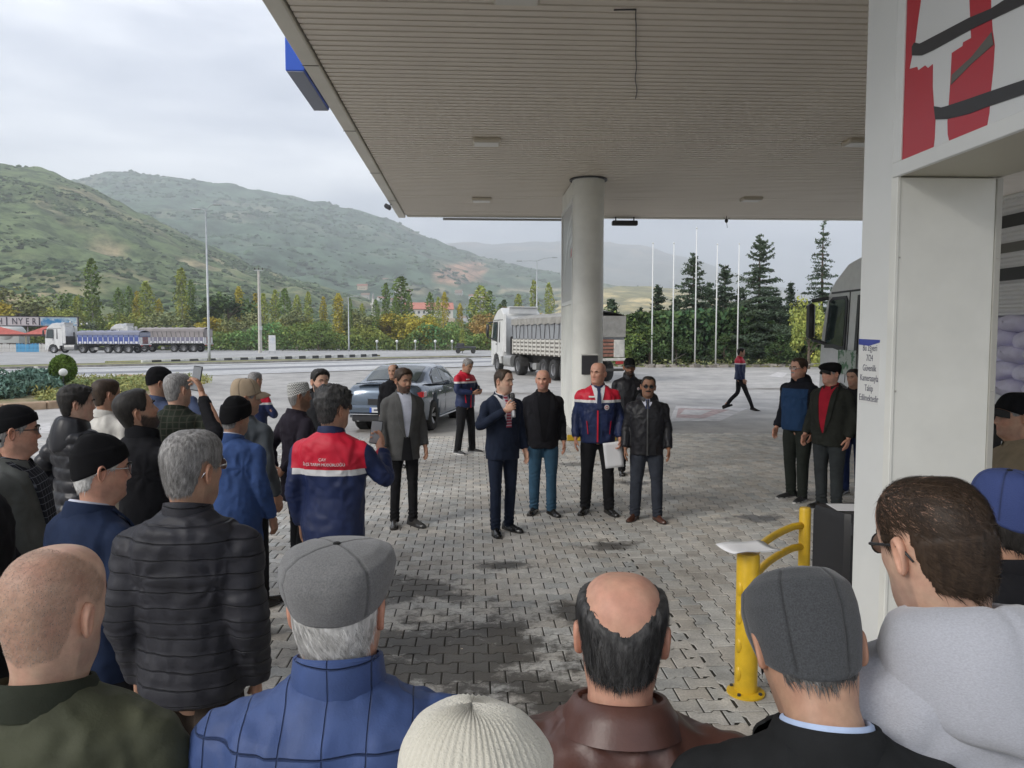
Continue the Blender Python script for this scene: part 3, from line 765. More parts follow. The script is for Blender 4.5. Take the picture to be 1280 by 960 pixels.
# rubble, weeds along the edge of the yard
def edge_strip():
    rs = np.random.RandomState(8)
    n = 900
    x = rs.uniform(6, 40, n); y = 50.6 + rs.rand(n) * 3 + np.where(x < 12, (12 - x) * .7, 0)
    V, F = [], []
    cube = np.array([(i, j, k) for k in (-1, 1) for j in (-1, 1) for i in (-1, 1)], float)
    fc = np.array([(0, 2, 3, 1), (4, 5, 7, 6), (0, 1, 5, 4), (2, 6, 7, 3), (0, 4, 6, 2), (1, 3, 7, 5)])
    s = .05 + .16 * rs.rand(n) ** 3
    V = (cube[None] * s[:, None, None] * (.6 + .6 * rs.rand(n, 8, 3)) * np.array([1.3, 1, .7]) + np.stack([x, y, s * .3], 1)[:, None, :]).reshape(-1, 3)
    F = (fc[None] + (np.arange(n) * 8)[:, None, None]).reshape(-1, 4)
    tn = .4 + .9 * rs.rand(n)
    me = np_mesh('rubble', V, F, mat('rubble_stone', (.33, .30, .26), .95, tint='tint'), False, np.repeat(np.stack([tn, tn, tn], 1), 8, 0))
    tag(link('rubble', me), 'rubble and broken stones along the back edge of the yard', 'rubble', kind='stuff')
    C = np.stack([rs.uniform(2, 42, 5000), 50.8 + rs.rand(5000) * 4, rs.rand(5000) ** 2 * .5], 1)
    C[:, 1] += np.where(C[:, 0] < 12, (12 - C[:, 0]) * .7, 0)
    me = foliage_mesh('weeds', C, .09, FC['olive'], 3, clump=.6)
    tag(link('weeds', me), 'low weeds along the back edge of the yard', 'weeds', kind='stuff')
    b = MB(); b.prism([(6, 55), (12, 51.6), (24, 50.7), (60, 50.2), (60, 75), (6, 75)], -.04, .06)
    struct(b.build('earth_bank', M_grass))
    # dead branches sticking out
    for px, py, a in [(832, 458, .7), (1000, 462, .2)]:
        g = gp(px, py); b = MB()
        b.tube([(0, 0, .05), (.6, .1, .25 + a * .3), (1.5, .3, .2 + a)], [.05, .04, .015], 6)
        b.tube([(.6, .1, .3), (.9, .2, .2 + a)], [.025, .01], 5)
        tag(b.build('dead_branch', M_barkg, loc=g), 'bare dead branch lying on the weeds %s' % ('left of the flagpoles' if px < 900 else 'right of the walking man'), 'branch')
edge_strip()
# flagpoles
for px, ty, lab in [(815, 305, 'leftmost bare white flagpole'), (841, 305, 'second bare white flagpole from the left'), (869, 286, 'tallest bare white flagpole, in the middle of the row'),
                    (895, 306, 'fourth bare white flagpole, left of the walking man'), (922, 305, 'rightmost bare white flagpole, above the walking man')]:
    D = 51.3; p = at(px, 420, D); h = CAM_H + (420 - ty) / F_PX * D
    t = thing('flagpole', lab, 'flagpole', (p.x, p.y, 0), 0, 'flagpoles in front of the cedars')
    b = MB(); b.tube([(0, 0, 0), (0, 0, h * .5), (0, 0, h)], [.055, .045, .03], 8); b.build('pole', M_white, t, smooth=True)
    b = MB(); b.ell((0, 0, h + .05), (.06, .06, .06), 8, 6); b.build('finial', M_white, t, smooth=True)
    b = MB(); b.box((0, 0, .1), (.35, .35, .24), bev=.02); b.build('footing', mat('kerb_concrete'), t)

# ------------------------------------------------------------------ planter island on the left
def island():
    out = [(-60, 5.0), (-40, 12.0), (-22, 18.6), (-13.2, 22.0), (-11.0, 24.4), (-10.4, 26.0), (-10.9, 28.5), (-13.2, 34.5), (-15.0, 38.2), (-17.5, 38.4), rp(-1.5, -.6), rp(-30, -.6), rp(-60, -.6)]
    t = thing('planting_bed', 'raised planting bed with orange-brown kerb stones on the left of the yard', 'planting bed', (0, 0, 0))
    b = MB(); b.prism(out, -.04, .14); b.build('soil', mat('bed_soil', (.30, .22, .13), .95, col2=(.14, .15, .06), vs=1.3, bump=.5, bs=10), t)
    mk = mat('bed_kerb_stone', (.42, .30, .20), .85, var=.2, vs=4, bump=.2)
    pts = [Vector(p) for p in out[:10]]
    me = None; q = MB(); q.box((0, 0, 0), (.94, .22, .26), bev=.03); me = q.mesh('kerb_stone', mk)
    cnt = 0
    for i in range(2, len(pts) - 1):
        d = pts[i + 1] - pts[i]; L_ = d.length; k = max(1, int(round(L_ / .96)))
        for j in range(k):
            c = pts[i] + d * ((j + .5) / k)
            link('kerb_stone', me, t, (c.x, c.y, .09), (0, 0, atan2(d.y, d.x)), (L_ / k / .96, 1, 1)); cnt += 1
    # grasses and flowering weeds
    rs = np.random.RandomState(12)
    def scatter(n, cx, cy, rx, ry, hmax):
        a = rs.rand(n) * 2 * pi; r = np.sqrt(rs.rand(n)); return np.stack([cx + np.cos(a) * r * rx, cy + np.sin(a) * r * ry, .14 + rs.rand(n) ** 1.6 * hmax], 1)
    C = np.concatenate([scatter(5000, -13.6, 31, 2.6, 5.5, .26), scatter(6500, -17, 30, 4, 5, .3), scatter(5000, -22, 29, 5, 5, .3), scatter(2200, -12.6, 25.8, 1.5, 2, .2), scatter(4500, -30, 27, 7, 5, .3)])
    me = foliage_mesh('bed_grass', C, .04, fol('drygrass', (.36, .36, .13)), 9, aspect=1.8, clump=.6, hue=.25)
    tag(link('bed_grass', me), 'yellow-green grass and weeds growing in the planting bed', 'grass', kind='stuff')
    # juniper shrubs
    for px, py, w, hh, lab in [(22, 497, 2.4, .95, 'wide grey-blue juniper shrub at the near left of the planting bed'), (-25, 503, 2.2, .9, 'grey-blue juniper shrub at the left edge, cut by the frame'), (55, 486, 1.8, .8, 'grey-green juniper behind the wide one')]:
        g = gp(px, py); n = 2600
        a = rs.rand(n) * 2 * pi; r = rs.rand(n) ** .5
        zz = hh * (1 - r ** 2 * .6) * rs.rand(n) ** .6 * (.7 + .5 * vnoise(np.stack([np.cos(a) * r * 3, np.sin(a) * r * 3, r * 0], 1), 1.2, 4))
        C = np.stack([np.cos(a) * r * w * .6, np.sin(a) * r * w * .5, zz], 1)
        s = thing('juniper_shrub', lab, 'shrub', (g.x, g.y, .12))
        link('foliage', foliage_mesh('foliage', C, .06, FC['blue'], 14, aspect=1.7, clump=3, hue=.05), s)
        b = MB()
        for k in range(7):
            a = k * .9; b.tube([(0, 0, 0), (cos(a) * w * .25, sin(a) * w * .2, hh * .4), (cos(a) * w * .45, sin(a) * w * .4, hh * .6)], [.03, .02, .006], 5)
        b.build('stem', M_bark, s)
    # clipped round thuja with a white disc
    g = gp(80, 493); s = thing('globe_thuja', 'clipped egg-shaped green thuja standing on a short bare stem in the bed', 'shrub', (g.x, g.y, .12))
    n = 5200; d = rs.normal(size=(n, 3)); d /= np.linalg.norm(d, axis=1)[:, None]
    k = .72 + .3 * rs.rand(n) ** .5
    C = d * k[:, None] * np.array([.44, .44, .50]); C[:, :2] *= (1 + .10 * np.clip(C[:, 2:3] * -1, -1, 1)); C[:, 2] += .82
    link('foliage', foliage_mesh('foliage', C, .035, fol('thuja', (.12, .19, .035)), 15, aspect=1.6, clump=4, hue=.1), s)
    b = MB(); b.tube([(0, 0, 0), (.03, 0, .3), (0, 0, .7)], [.05, .04, .03], 7)
    for k in range(5): b.tube([(0, 0, .12), (cos(k * 1.3) * .14, sin(k * 1.3) * .14, .42)], [.02, .012], 5)
    b.build('trunk', M_bark, s)
    g2 = gp(80, 494); v = -(Vector((g2.x, g2.y, 0))).normalized()
    lamp = thing('disc_lamp', 'round white disc lamp on a dark stake in front of the clipped thuja', 'garden lamp', (g2.x + v.x * .55, g2.y + v.y * .55, .12), atan2(v.y, v.x) + pi / 2)
    b = MB(); b.tube([(0, 0, 0), (0, 0, .62)], .018, 6); b.build('stake', mat('dark_metal', (.04, .04, .045), .5), lamp)
    b = MB(); b.lathe([(.0, -.03), (.11, -.03), (.14, 0), (.11, .03), (0, .04)], 18, (0, 0, .72), Euler((pi / 2, 0, 0)).to_matrix()); b.build('disc', mat('lamp_glass_white', (.75, .75, .72), .3), lamp, smooth=True)
    g3 = gp(46, 478); st = thing('bollard_lamp', 'short dark bollard lamp with pale cap in the planting bed', 'garden lamp', (g3.x, g3.y, .12))
    b = MB(); b.tube([(0, 0, 0), (0, 0, .45)], .07, 8); b.build('post', mat('dark_metal'), st)
    b = MB(); b.tube([(0, 0, .45), (0, 0, .62)], .08, 8); b.build('cap', mat('lamp_glass_white'), st)
island()

# ------------------------------------------------------------------ poles and lamps
M_galv = mat('galvanised_steel', (.42, .44, .45), .45, metal=.3, var=.1, vs=3)
def street_lamp(px, D, ty, lab, arms, name='street_lamp'):
    p = at(px, 420, D); h = CAM_H + (420 - ty) / F_PX * D
    t = thing(name, lab, 'street lamp', (p.x, p.y, 0), 0)
    b = MB(); b.tube([(0, 0, 0), (0, 0, .9), (0, 0, h)], [.13, .11, .055], 8); b.build('pole', M_galv, t, smooth=True)
    for sx, L_, up in arms:
        b = MB(); b.tube([(0, 0, h - .1), (sx * L_ * .5, 0, h + up * .7), (sx * L_, 0, h + up)], .035, 6); b.build('arm', M_galv, t)
        b = MB(); b.box((sx * (L_ + .3), 0, h + up), (.7, .24, .12), bev=.04); b.build('lantern', M_galv, t)
street_lamp(261, 62, 268, 'tall grey street lamp with two short arms on the grass strip', [(1, .6, .45), (-1, .45, .1)])
street_lamp(671, 95, 326, 'distant twin-armed street lamp behind the white truck', [(1, 1.9, .35), (-1, 1.9, -.1)])
street_lamp(436, 108, 372, 'slim distant lamp pole among the poplars', [(1, .8, .1)])
def util_pole():
    D = 98; p = at(325, 420, D); h = CAM_H + (420 - 340) / F_PX * D
    t = thing('utility_pole', 'pale concrete utility pole with three insulators on its crossarm', 'utility pole', (p.x, p.y, 0))
    b = MB(); b.tube([(0, 0, 0), (0, 0, h)], [.26, .15], 4, sq=1); b.build('pole', mat('pole_concrete', (.5, .48, .43), .9, var=.1, vs=3), t)
    b = MB(); b.box((0, 0, h), (1.1, .12, .12)); b.build('crossarm', M_galv, t)
    q = MB(); q.lathe([(.02, 0), (.09, .05), (.05, .1), (.10, .16), (.05, .22), (.02, .3)], 8); me = q.mesh('insulator', mat('insulator_brown', (.05, .035, .03), .3))
    for x in (-.48, 0, .48): link('insulator', me, t, (x, 0, h + .06))
    b = MB(); b.box((.2, -.25, h * .3), (.35, .25, .5), bev=.02); b.build('junction_box', M_galv, t)
util_pole()
def totem():
    g = at(340, 420, 93); t = thing('signboard', 'tall narrow white signboard standing right of the utility pole', 'sign', (g.x, g.y, 0), .3)
    b = MB(); b.box((0, 0, 1.25), (.8, .12, 1.9), bev=.02); b.build('panel', mat('sign_white', (.7, .7, .68), .5, var=.05), t)
    b = MB(); b.box((-.3, 0, .15), (.08, .1, .3)); b.box((.3, 0, .15), (.08, .1, .3)); b.build('leg', M_galv, t)
    b = MB(); b.box((0, -.075, 1.6), (.55, .01, .7)); b.build('print', mat('sign_grey_print', (.55, .6, .66), .5, col2=(.75, .74, .72), vs=4), t)
totem()
for i, px in enumerate((471, 496, 519, 544, 565)):
    g = at(px, 420, 104); t = thing('globe_lamp', ['leftmost', 'second from the left', 'middle', 'fourth from the left', 'rightmost'][i] + ' of the five small white globe lamps at the lot edge', 'garden lamp', (g.x, g.y, 0), 0, 'small globe lamps along the far edge of the lot')
    b = MB(); b.tube([(0, 0, 0), (0, 0, 1.25)], .05, 6); b.build('post', M_galv, t)
    b = MB(); b.ell((0, 0, 1.4), (.2, .2, .2), 8, 6); b.build('globe', mat('lamp_glass_white'), t, smooth=True)
def booth():
    g = at(582, 420, 92); t = thing('utility_cart', 'small dark flat cart beneath a lone sapling at the far edge of the lot', 'cart', (g.x, g.y, 0))
    b = MB(); b.box((0, 0, .75), (2.6, 1.2, .25), bev=.03); b.box((-.6, 0, 1.05), (.9, .8, .4), bev=.05); b.build('body', mat('dark_metal'), t)
    q = MB(); q.lathe([(.0, -.08), (.3, -.08), (.3, .08), (0, .08)], 12, R=Euler((pi / 2, 0, 0)).to_matrix()); me = q.mesh('wheel', mat('tyre_rubber', (.03, .03, .03), .85))
    for x in (-.9, .9):
        for y in (-.5, .5): link('wheel', me, t, (x, y, .32))
    tree(578, 412, 93, 'poplar', 'yg', 'lone pale sapling beside the small dark cart', width=1.6)
booth()

# ------------------------------------------------------------------ village on the slope
def house_mesh(w, d, h, rh, mw, mr, mg, detailed=False):
    a = MB(); a.box((0, 0, h / 2), (w, d, h))
    a.add([(-w / 2, -d / 2, h), (-w / 2, d / 2, h), (-w / 2, 0, h + rh), (w / 2, -d / 2, h), (w / 2, d / 2, h), (w / 2, 0, h + rh)], [(0, 2, 1), (3, 4, 5)])
    r = MB(); o = .5; k = o * rh / (d / 2)
    for s in (-1, 1):
        r.add([(-w / 2 - o, s * (d / 2 + o), h - k), (w / 2 + o, s * (d / 2 + o), h - k), (w / 2 + o, 0, h + rh), (-w / 2 - o, 0, h + rh),
               (-w / 2 - o, s * (d / 2 + o), h - k + .25), (w / 2 + o, s * (d / 2 + o), h - k + .25), (w / 2 + o, 0, h + rh + .25), (-w / 2 - o, 0, h + rh + .25)],
              [(0, 1, 2, 3), (4, 7, 6, 5), (0, 4, 5, 1), (0, 3, 7, 4), (1, 5, 6, 2)])
    g = MB(); g.box((0, 0, 0), (1.1, .1, 1.3))
    return a.mesh('wall', mw), r.mesh('roof', mr), g.mesh('window', mg)
def village():
    r = random.Random(4)
    mws = [mat('plaster_white', (.62, .60, .56), .9, var=.08), mat('plaster_grey', (.42, .40, .37), .9, var=.1), mat('plaster_tan', (.5, .42, .32), .9, var=.1)]
    mrs = [mat('roof_red', (.32, .13, .09), .85, var=.2, vs=1), mat('roof_brown', (.25, .17, .13), .85, var=.2, vs=1), mat('roof_grey', (.3, .29, .28), .8, var=.2)]
    mg = mat('window_dark', (.05, .06, .07), .3)
    sets = [house_mesh(9 + i, 8, 5.5 + (i % 2) * 2, 2.2, mws[i % 3], mrs[(i + i // 3) % 3], mg) for i in range(6)]
    def zat(x, y):
        d = (VB[:, :, 0] - x) ** 2 + (VB[:, :, 1] - y) ** 2; k = np.unravel_index(np.argmin(d), d.shape); return VB[k][2]
    spots = [(r.uniform(446, 620), r.uniform(0, 1)) for i in range(40)] + [(r.uniform(640, 730), r.uniform(0, .6)) for i in range(10)]
    for px, q in spots:
        D = 780 + 520 * q; p = at(px, 420, D); z = zat(p.x, p.y)
        t = thing('house', 'small village house on the slope below the red scar', 'house', (p.x, p.y, z - 1.5), r.uniform(-.5, .5), 'village houses on the slope')
        w, rf, g = r.choice(sets)
        link('wall', w, t); link('roof', rf, t)
        for x in (-3, 0, 3): link('window', g, t, (x, -4.02, 3.5))
    # long red-roofed building
    D = 420; p = at(536, 420, D); s = house_mesh(26, 11, 5, 3.4, mws[0], mat('roof_pink', (.50, .20, .15), .85, var=.1, vs=1), mg)
    z = CAM_H + (420 - 388) / F_PX * D
    t = thing('long_building', 'long white building with a pinkish red roof behind the tree belt', 'building', (p.x, p.y, z - 4.5), 0.1)
    wl = link('wall', s[0], t); link('roof', s[1], t)
    for i in range(9): link('window', s[2], t, (-11 + i * 2.75, -5.52, 3.1))
    b = MB(); b.box((0, 0, -6), (28, 13, 12)); b.build('footing', mat('plaster_tan'), t)
    D = 430; p = at(467, 420, D)
    t = thing('minaret', 'slender white minaret with a pointed top left of the round-headed poplar', 'tower', (p.x, p.y, 6))
    b = MB(); b.tube([(0, 0, 0), (0, 0, 13), (0, 0, 13)], [1.0, .9, .9], 10); b.lathe([(.9, 13), (1.5, 13.4), (1.5, 14.2), (.8, 14.2), (.75, 17)], 10); b.build('tower', mws[0], t)
    b = MB(); b.lathe([(.95, 17), (.0, 20.5)], 10); b.build('spire', mat('roof_grey'), t)
    b = MB(); b.box((6, 3, 1), (10, 8, 9)); b.build('hall', mws[0], t)
    b = MB(); b.ell((6, 3, 5.5), (3.6, 3.6, 3), 12, 8); b.build('dome', mat('roof_grey'), t, smooth=True)
village()

def grit():
    rs = np.random.RandomState(77); n = 420
    x = rs.uniform(-6, 8, n); y = rs.uniform(2.5, 15.5, n); s = .004 + .011 * rs.rand(n) ** 2; a = rs.rand(n) * 6.28
    base = np.array([(-1, -.6, 0), (.8, -.8, .1), (1.1, .5, .25), (-.5, .9, .1)])
    c, sn = np.cos(a), np.sin(a)
    V = np.stack([(base[None, :, 0] * c[:, None] - base[None, :, 1] * sn[:, None]) * s[:, None] + x[:, None], (base[None, :, 0] * sn[:, None] + base[None, :, 1] * c[:, None]) * s[:, None] + y[:, None], base[None, :, 2] * s[:, None] + .004 + 0 * x[:, None]], 2).reshape(-1, 3)
    t = np.where(rs.rand(n) < .4, 1.5, .35) * (.7 + .5 * rs.rand(n))
    me = np_mesh('grit', V, np.arange(4 * n).reshape(n, 4), mat('grit_flakes', (.40, .36, .30), .9, tint='tint'), False, np.repeat(np.stack([t, t * .95, t * .85], 1), 4, 0))
    tag(link('grit', me), 'tiny flakes of grit and dry leaf scattered over the paving', 'grit', kind='stuff')
grit()
# ================================================================== CANOPY AND COLUMNS
ZC = 5.38
M_strip = mat('ceiling_strip', (.66, .60, .51), .5, var=.10, vs=.7, stretch=(.3, 3, 1), spec=.3)
M_gapd = mat('ceiling_void', (.05, .042, .035), .95)
M_fascia = mat('fascia_beige', (.58, .55, .47), .45, var=.06, vs=1)
M_dark = mat('black_plastic', (.02, .02, .022), .45)
M_tyre = mat('tyre_rubber'); M_dm = mat('dark_metal')
def canopy():
    t = thing('fuel_canopy', 'large flat canopy with a beige strip-panel ceiling over the forecourt', 'canopy', (-2, 21.1, 0))
    x0, x1, y0, y1 = -1.80, 12.4, -.9, 20.92
    off = Vector((-2, 21.1, 0))
    p = .147
    q = MB(); L_ = x1 - x0
    w = p - .030
    q.add([(0, -w / 2, .030), (0, -w / 2 + .006, 0), (0, w / 2 - .006, 0), (0, w / 2, .030), (L_, -w / 2, .030), (L_, -w / 2 + .006, 0), (L_, w / 2 - .006, 0), (L_, w / 2, .030)],
          [(0, 4, 5, 1), (1, 5, 6, 2), (2, 6, 7, 3), (0, 3, 7, 4)])
    me = q.mesh('ceiling_strip', M_strip)
    n = int((y1 - y0) / p)
    rs = random.Random(3)
    for i in range(n):
        o = link('ceiling_strip', me, t, (x0 - off.x, y1 - p * (i + .5) - off.y, ZC + rs.uniform(-.0015, .0015)), (0, 0, rs.uniform(-.0004, .0004)))
    b = MB(); b.box(((x0 + x1) / 2 - off.x, (y0 + y1) / 2 - off.y, ZC + .46), (x1 - x0 + .1, y1 - y0 + .1, .82)); b.build('roof_deck', M_gapd, t)
    # fascias (edge beams): lower lip slightly below the strips
    b = MB()
    b.box((-1.92 - off.x, (y0 + y1) / 2 - off.y + .05, ZC + .42), (.2, y1 - y0 + .34, .92), bev=.015)
    b.build('side_fascia', M_fascia, t)
    b = MB(); b.box(((x0 + x1) / 2 - off.x, y1 + .12 - off.y, ZC + .43), (x1 - x0 - .04, .2, .90), bev=.015); b.build('rear_fascia', M_fascia, t)
    b = MB(); b.box(((x0 + x1) / 2 - off.x, y0 - .12 - off.y, ZC + .43), (x1 - x0 - .04, .2, .90), bev=.015); b.build('front_fascia', M_fascia, t)
    b = MB(); b.box((x1 + .1 - off.x, (y0 + y1) / 2 - off.y, ZC + .42), (.2, y1 - y0 + .34, .92), bev=.015); b.build('side_fascia', M_fascia, t)
    # thin drip flashing under the rear edge, left part
    b = MB(); b.box((1.15 - off.x, y1 + .16 - off.y, ZC - .07), (3.9, .1, .05)); b.build('drip_flashing', mat('flashing_grey', (.3, .3, .29), .5), t)
    # seam clips in the side fascia
    for yy in (9.4, 12.3, 15.4, 18.5):
        b = MB(); b.box((-1.925 - off.x, yy - off.y, ZC - .042), (.2, .012, .006)); b.build('fascia_joint', M_gapd, t)
    # ceiling lights
    body = MB(); body.box((0, 0, -.03), (.46, .34, .075), bev=.02); lens = MB(); lens.box((0, 0, -.072), (.40, .28, .012), bev=.004)
    mb = body.mesh('light_body', mat('light_casing', (.52, .47, .38), .45)); ml = lens.mesh('light_lens', mat('light_lens', (.55, .53, .47), .3))
    for x, y in [(.43, 7.4), (.24, 12.9), (.22, 18.3), (6.5, 7.4), (6.45, 12.6), (6.59, 17.9), (12, 12.6), (12, 18)]:
        k = link('ceiling_light', mb, t, (x - off.x, y - off.y, ZC)); link('lens', ml, k)
    # loose cable stapled under the strips
    pts = []
    for i in range(26):
        f = i / 25; g = at(795 + 2.2 * sin(i * .9) * (f - .3), 12 + 111 * f, 1); d = g - Vector((0, 0, CAM_H)); s = (ZC - .012 - CAM_H) / d.z
        pts.append(Vector((d.x * s, d.y * s, ZC - .012 - .006 * abs(sin(i * 1.7)))) - off)
    b = MB(); b.tube(pts, .006, 5); b.tube([pts[0] + Vector((-.22, .02, 0)), pts[0]], .008, 5); b.build('cable', M_dark, t)
    # black junction box and hanging fitting below the rear edge
    p_ = at(781, 273, 20.9)
    jb = thing('junction_box', 'long black box hanging under the rear edge of the canopy right of the column', 'box', (p_.x, 20.9, ZC - .2))
    b = MB(); b.box((0, 0, .03), (.7, .18, .13), bev=.02); b.build('casing', M_dark, jb)
    b = MB(); b.box((-.25, 0, .14), (.03, .03, .12)); b.box((.25, 0, .14), (.03, .03, .12)); b.build('bracket', M_dark, jb)
    p_ = at(908, 278, 20.6)
    h = thing('hanging_sensor', 'tiny star-shaped fitting dangling from the rear edge of the canopy', 'fitting', (p_.x, 20.6, ZC))
    b = MB(); b.tube([(0, 0, 0), (0, 0, -.1)], .008, 5); b.tube([(0, 0, -.15), (.03, 0, -.32)], .006, 4); b.tube([(-.08, 0, -.04), (0, 0, -.1), (.1, 0, -.05)], .006, 4); b.build('wire', M_dark, h)
    b = MB(); b.ell((0, 0, -.13), (.05, .05, .06), 6, 4); b.build('body', M_dark, h)
    # blue illuminated box sign fixed outside the left fascia
    s = thing('blue_box_sign', 'blue box sign projecting from the outer left edge of the canopy', 'sign', (-2.03, 10.4, 0))
    b = MB(); b.box((-.12, 0, ZC + .45), (.23, 1.62, .98), bev=.01); b.build('casing', mat('sign_blue', (.025, .10, .55), .35), s)
    b = MB(); b.box((-.12, 0, ZC - .045), (.20, 1.6, .012)); b.build('base_tray', mat('sign_tray', (.20, .22, .28), .5), s)
    # dangling wire and dark floodlight at the far left corner
    f = thing('edge_floodlight', 'small dark floodlight clipped under the far left corner of the canopy', 'floodlight', (-1.97, 19.0, ZC - .05))
    b = MB(); b.box((-.1, 0, -.05), (.16, .2, .1), rot=(0, .5, 0), bev=.02); b.tube([(0, 0, .02), (-.08, 0, -.03)], .012, 5); b.build('body', M_dm, f)
canopy()

# red and white panel graphic, in (y, z) of the panel plane
SX = 2.045
def sp(px, py, X=SX):
    d = ray(px, py); t = X / d.x; return (d.y * t, CAM_H + d.z * t)
def zp(zx, zy): return sp(940 + zx / 3.691, zy / 3.691)
G_RED = [[(705, -60), (777, -60), (775, 0), (762, 90), (748, 200), (735, 255), (722, 318), (758, 308), (762, 325), (795, 302), (808, 314), (830, 296), (829, 400), (835, 490), (842, 550), (838, 640), (832, 712), (682, 770), (690, 600), (698, 300)],
         [(997, -60), (1098, -60), (1098, 40), (1105, 140), (1115, 210), (1108, 320), (1096, 430), (1090, 520), (1078, 617), (905, 683), (899, 620), (898, 560), (905, 470), (911, 380), (918, 244), (968, 212), (970, 195), (1007, 175), (1003, 90)]]
G_BLK = [[(748, 196), (772, 202), (795, 190), (1000, 82), (1100, 40), (1260, -62), (1300, -90), (1300, -25), (1255, 18), (1098, 92), (1000, 140), (830, 233), (780, 256), (737, 256), (737, 215)],
         [(838, 490), (872, 496), (900, 488), (1000, 455), (1085, 425), (1255, 368), (1400, 320), (1400, 385), (1255, 434), (1090, 490), (1000, 525), (900, 549), (845, 551)]]
G_GRY = [[(920, 345), (1010, 262), (1102, 148), (1112, 205), (1010, 295), (915, 392)]]
M_red = mat('panel_red', (.45, .02, .035), .3); M_pblk = mat('panel_black', (.022, .02, .022), .35); M_pgry = mat('panel_grey', (.11, .105, .09), .4)
M_pwhite = mat('panel_white', (.66, .67, .66), .3)
def graphic(t, X, dy, dz, sz=1.0, y0=3.5):
    for lst, m, k, nm in ((G_RED, M_red, 1, 'red_shape'), (G_BLK, M_pblk, 3, 'black_stroke'), (G_GRY, M_pgry, 2, 'grey_stroke')):
        for poly in lst:
            pts = [zp(*q) for q in poly]
            pts = [(y0 + (y - y0) * sz + dy, z + dz) for y, z in pts]
            b = MB(); b.prism(pts, X - .0016 * k, X + .0005, axis='x')
            b.build(nm, m, t)
def portal_near():
    """cream clad pillar with a beam carrying the red and white panel"""
    x0, x1, yf, yb = 2.05, 2.575, 3.62, 3.89
    t = thing('clad_pillar', 'wide off-white metal-clad pillar in the right foreground', 'pillar', ((x0 + x1) / 2, (yf + yb) / 2, 0))
    o = Vector(((x0 + x1) / 2, (yf + yb) / 2, 0))
    def bx(name, a, c, m, bev=.0):
        b = MB(); b.box(((a[0] + c[0]) / 2 - o.x, (a[1] + c[1]) / 2 - o.y, (a[2] + c[2]) / 2), (c[0] - a[0], c[1] - a[1], c[2] - a[2]), bev=bev); return b.build(name, m, t)
    bx('front_panel', (x0 + .012, yf, .12), (x1 - .03, yf + .03, 2.885), M_cream, .004)
    bx('side_panel', (x0, yf + .045, .12), (x0 + .03, yb + .06, ZC - .01), M_white, .006)
    bx('core', (x0 + .028, yf + .028, .02), (x1 - .028, yb, ZC - .02), M_cream)
    bx('corner_trim', (x0 - .004, yf - .006, .12), (x0 + .014, yf + .05, 2.90), M_cream, .003)
    bx('corner_trim', (x1 - .032, yf - .008, .12), (x1, yf + .03, 2.885), mat('trim_grey', (.42, .41, .37), .4), .003)
    bx('plinth', (x0 - .03, yf - .03, .0), (x1 + .03, yb + .08, .12), mat('kerb_concrete'), .01)
    for z in (.55, 1.2, 1.85, 2.5):
        q = MB(); q.ell((x0 + .02 - o.x, yf - .004 - o.y, z), (.005, .004, .005), 6, 4); q.build('rivet', mat('trim_grey'), t)
        q = MB(); q.ell((x1 - .018 - o.x, yf - .010 - o.y, z), (.005, .004, .005), 6, 4); q.build('rivet', mat('trim_grey'), t)
    # printed notice on the side face
    def notice():
        a = sp(1073, 424, x0); c = sp(1098, 500, x0)
        y_hi, y_lo = 3.942, c[0]; zt, zb = 2.105, 1.77
        b = MB(); b.prism([(y_lo, zb), (y_hi, zb), (y_hi, zt), (y_lo, zt)], x0 - .0015, x0 + .0005, axis='x')
        s = b.build('notice_sheet', mat('notice_white', (.68, .68, .66), .4), None)
        tag(s, 'printed notice with Turkish security camera text stuck on the side of the pillar', 'notice')
        b = MB(); pts = [(y_lo, zt - .005), (y_hi, zt + .0), (y_hi, zt - .030), ((y_lo + y_hi) / 2, zt - .036), (y_lo, zt - .018)]
        b.prism(pts, x0 - .003, x0 - .001, axis='x'); b.build('blue_arc', mat('notice_blue', (.04, .06, .30), .4), s)
        M_ink = mat('ink_grey', (.10, .10, .13), .6)
        for i, ln in enumerate(['Bu İşyeri', '7/24', 'Güvenlik', 'Kamerasıyla', 'Takip', 'Edilmektedir']):
            w = text_mesh(ln, .048, M_ink, .0006)
            link('lettering', w, s, (x0 - .002, (y_hi + y_lo) / 2 - .01, zt - .062 - i * .052), (pi / 2, 0, -pi / 2), (.78, 1, 1))
    notice()
    # overhead beam with the graphic panel
    bt = thing('panel_beam', 'overhead beam with a red, white and black graphic panel on its side', 'sign', (o.x, 2.4, 2.88))
    ob = Vector((o.x, 2.4, 2.88)); yn = .2
    def bb(name, a, c, m, bev=.0):
        b = MB(); b.box(((a[0] + c[0]) / 2 - ob.x, (a[1] + c[1]) / 2 - ob.y, (a[2] + c[2]) / 2 - ob.z), (c[0] - a[0], c[1] - a[1], c[2] - a[2]), bev=bev); return b.build(name, m, bt)
    bb('soffit', (x0 + .01, yn, 2.892), (x1, yf + .026, 2.915), mat('soffit_beige', (.46, .44, .36), .5), .0)
    bb('bottom_rail', (x0 - .012, yn, 2.886), (x0 + .012, yf + .03, 2.955), M_white, .003)
    bb('end_rail', (x0 - .010, yf - .035, 2.955), (x0 + .012, yf + .03, ZC - .02), M_white, .003)
    bb('panel', (x0 + .0, yn, 2.955), (x0 + .02, yf - .035, ZC - .02), M_pwhite)
    bb('back_panel', (x1 - .02, yn, 2.915), (x1, yf + .02, ZC - .02), M_cream)
    g = thing_graphics = None
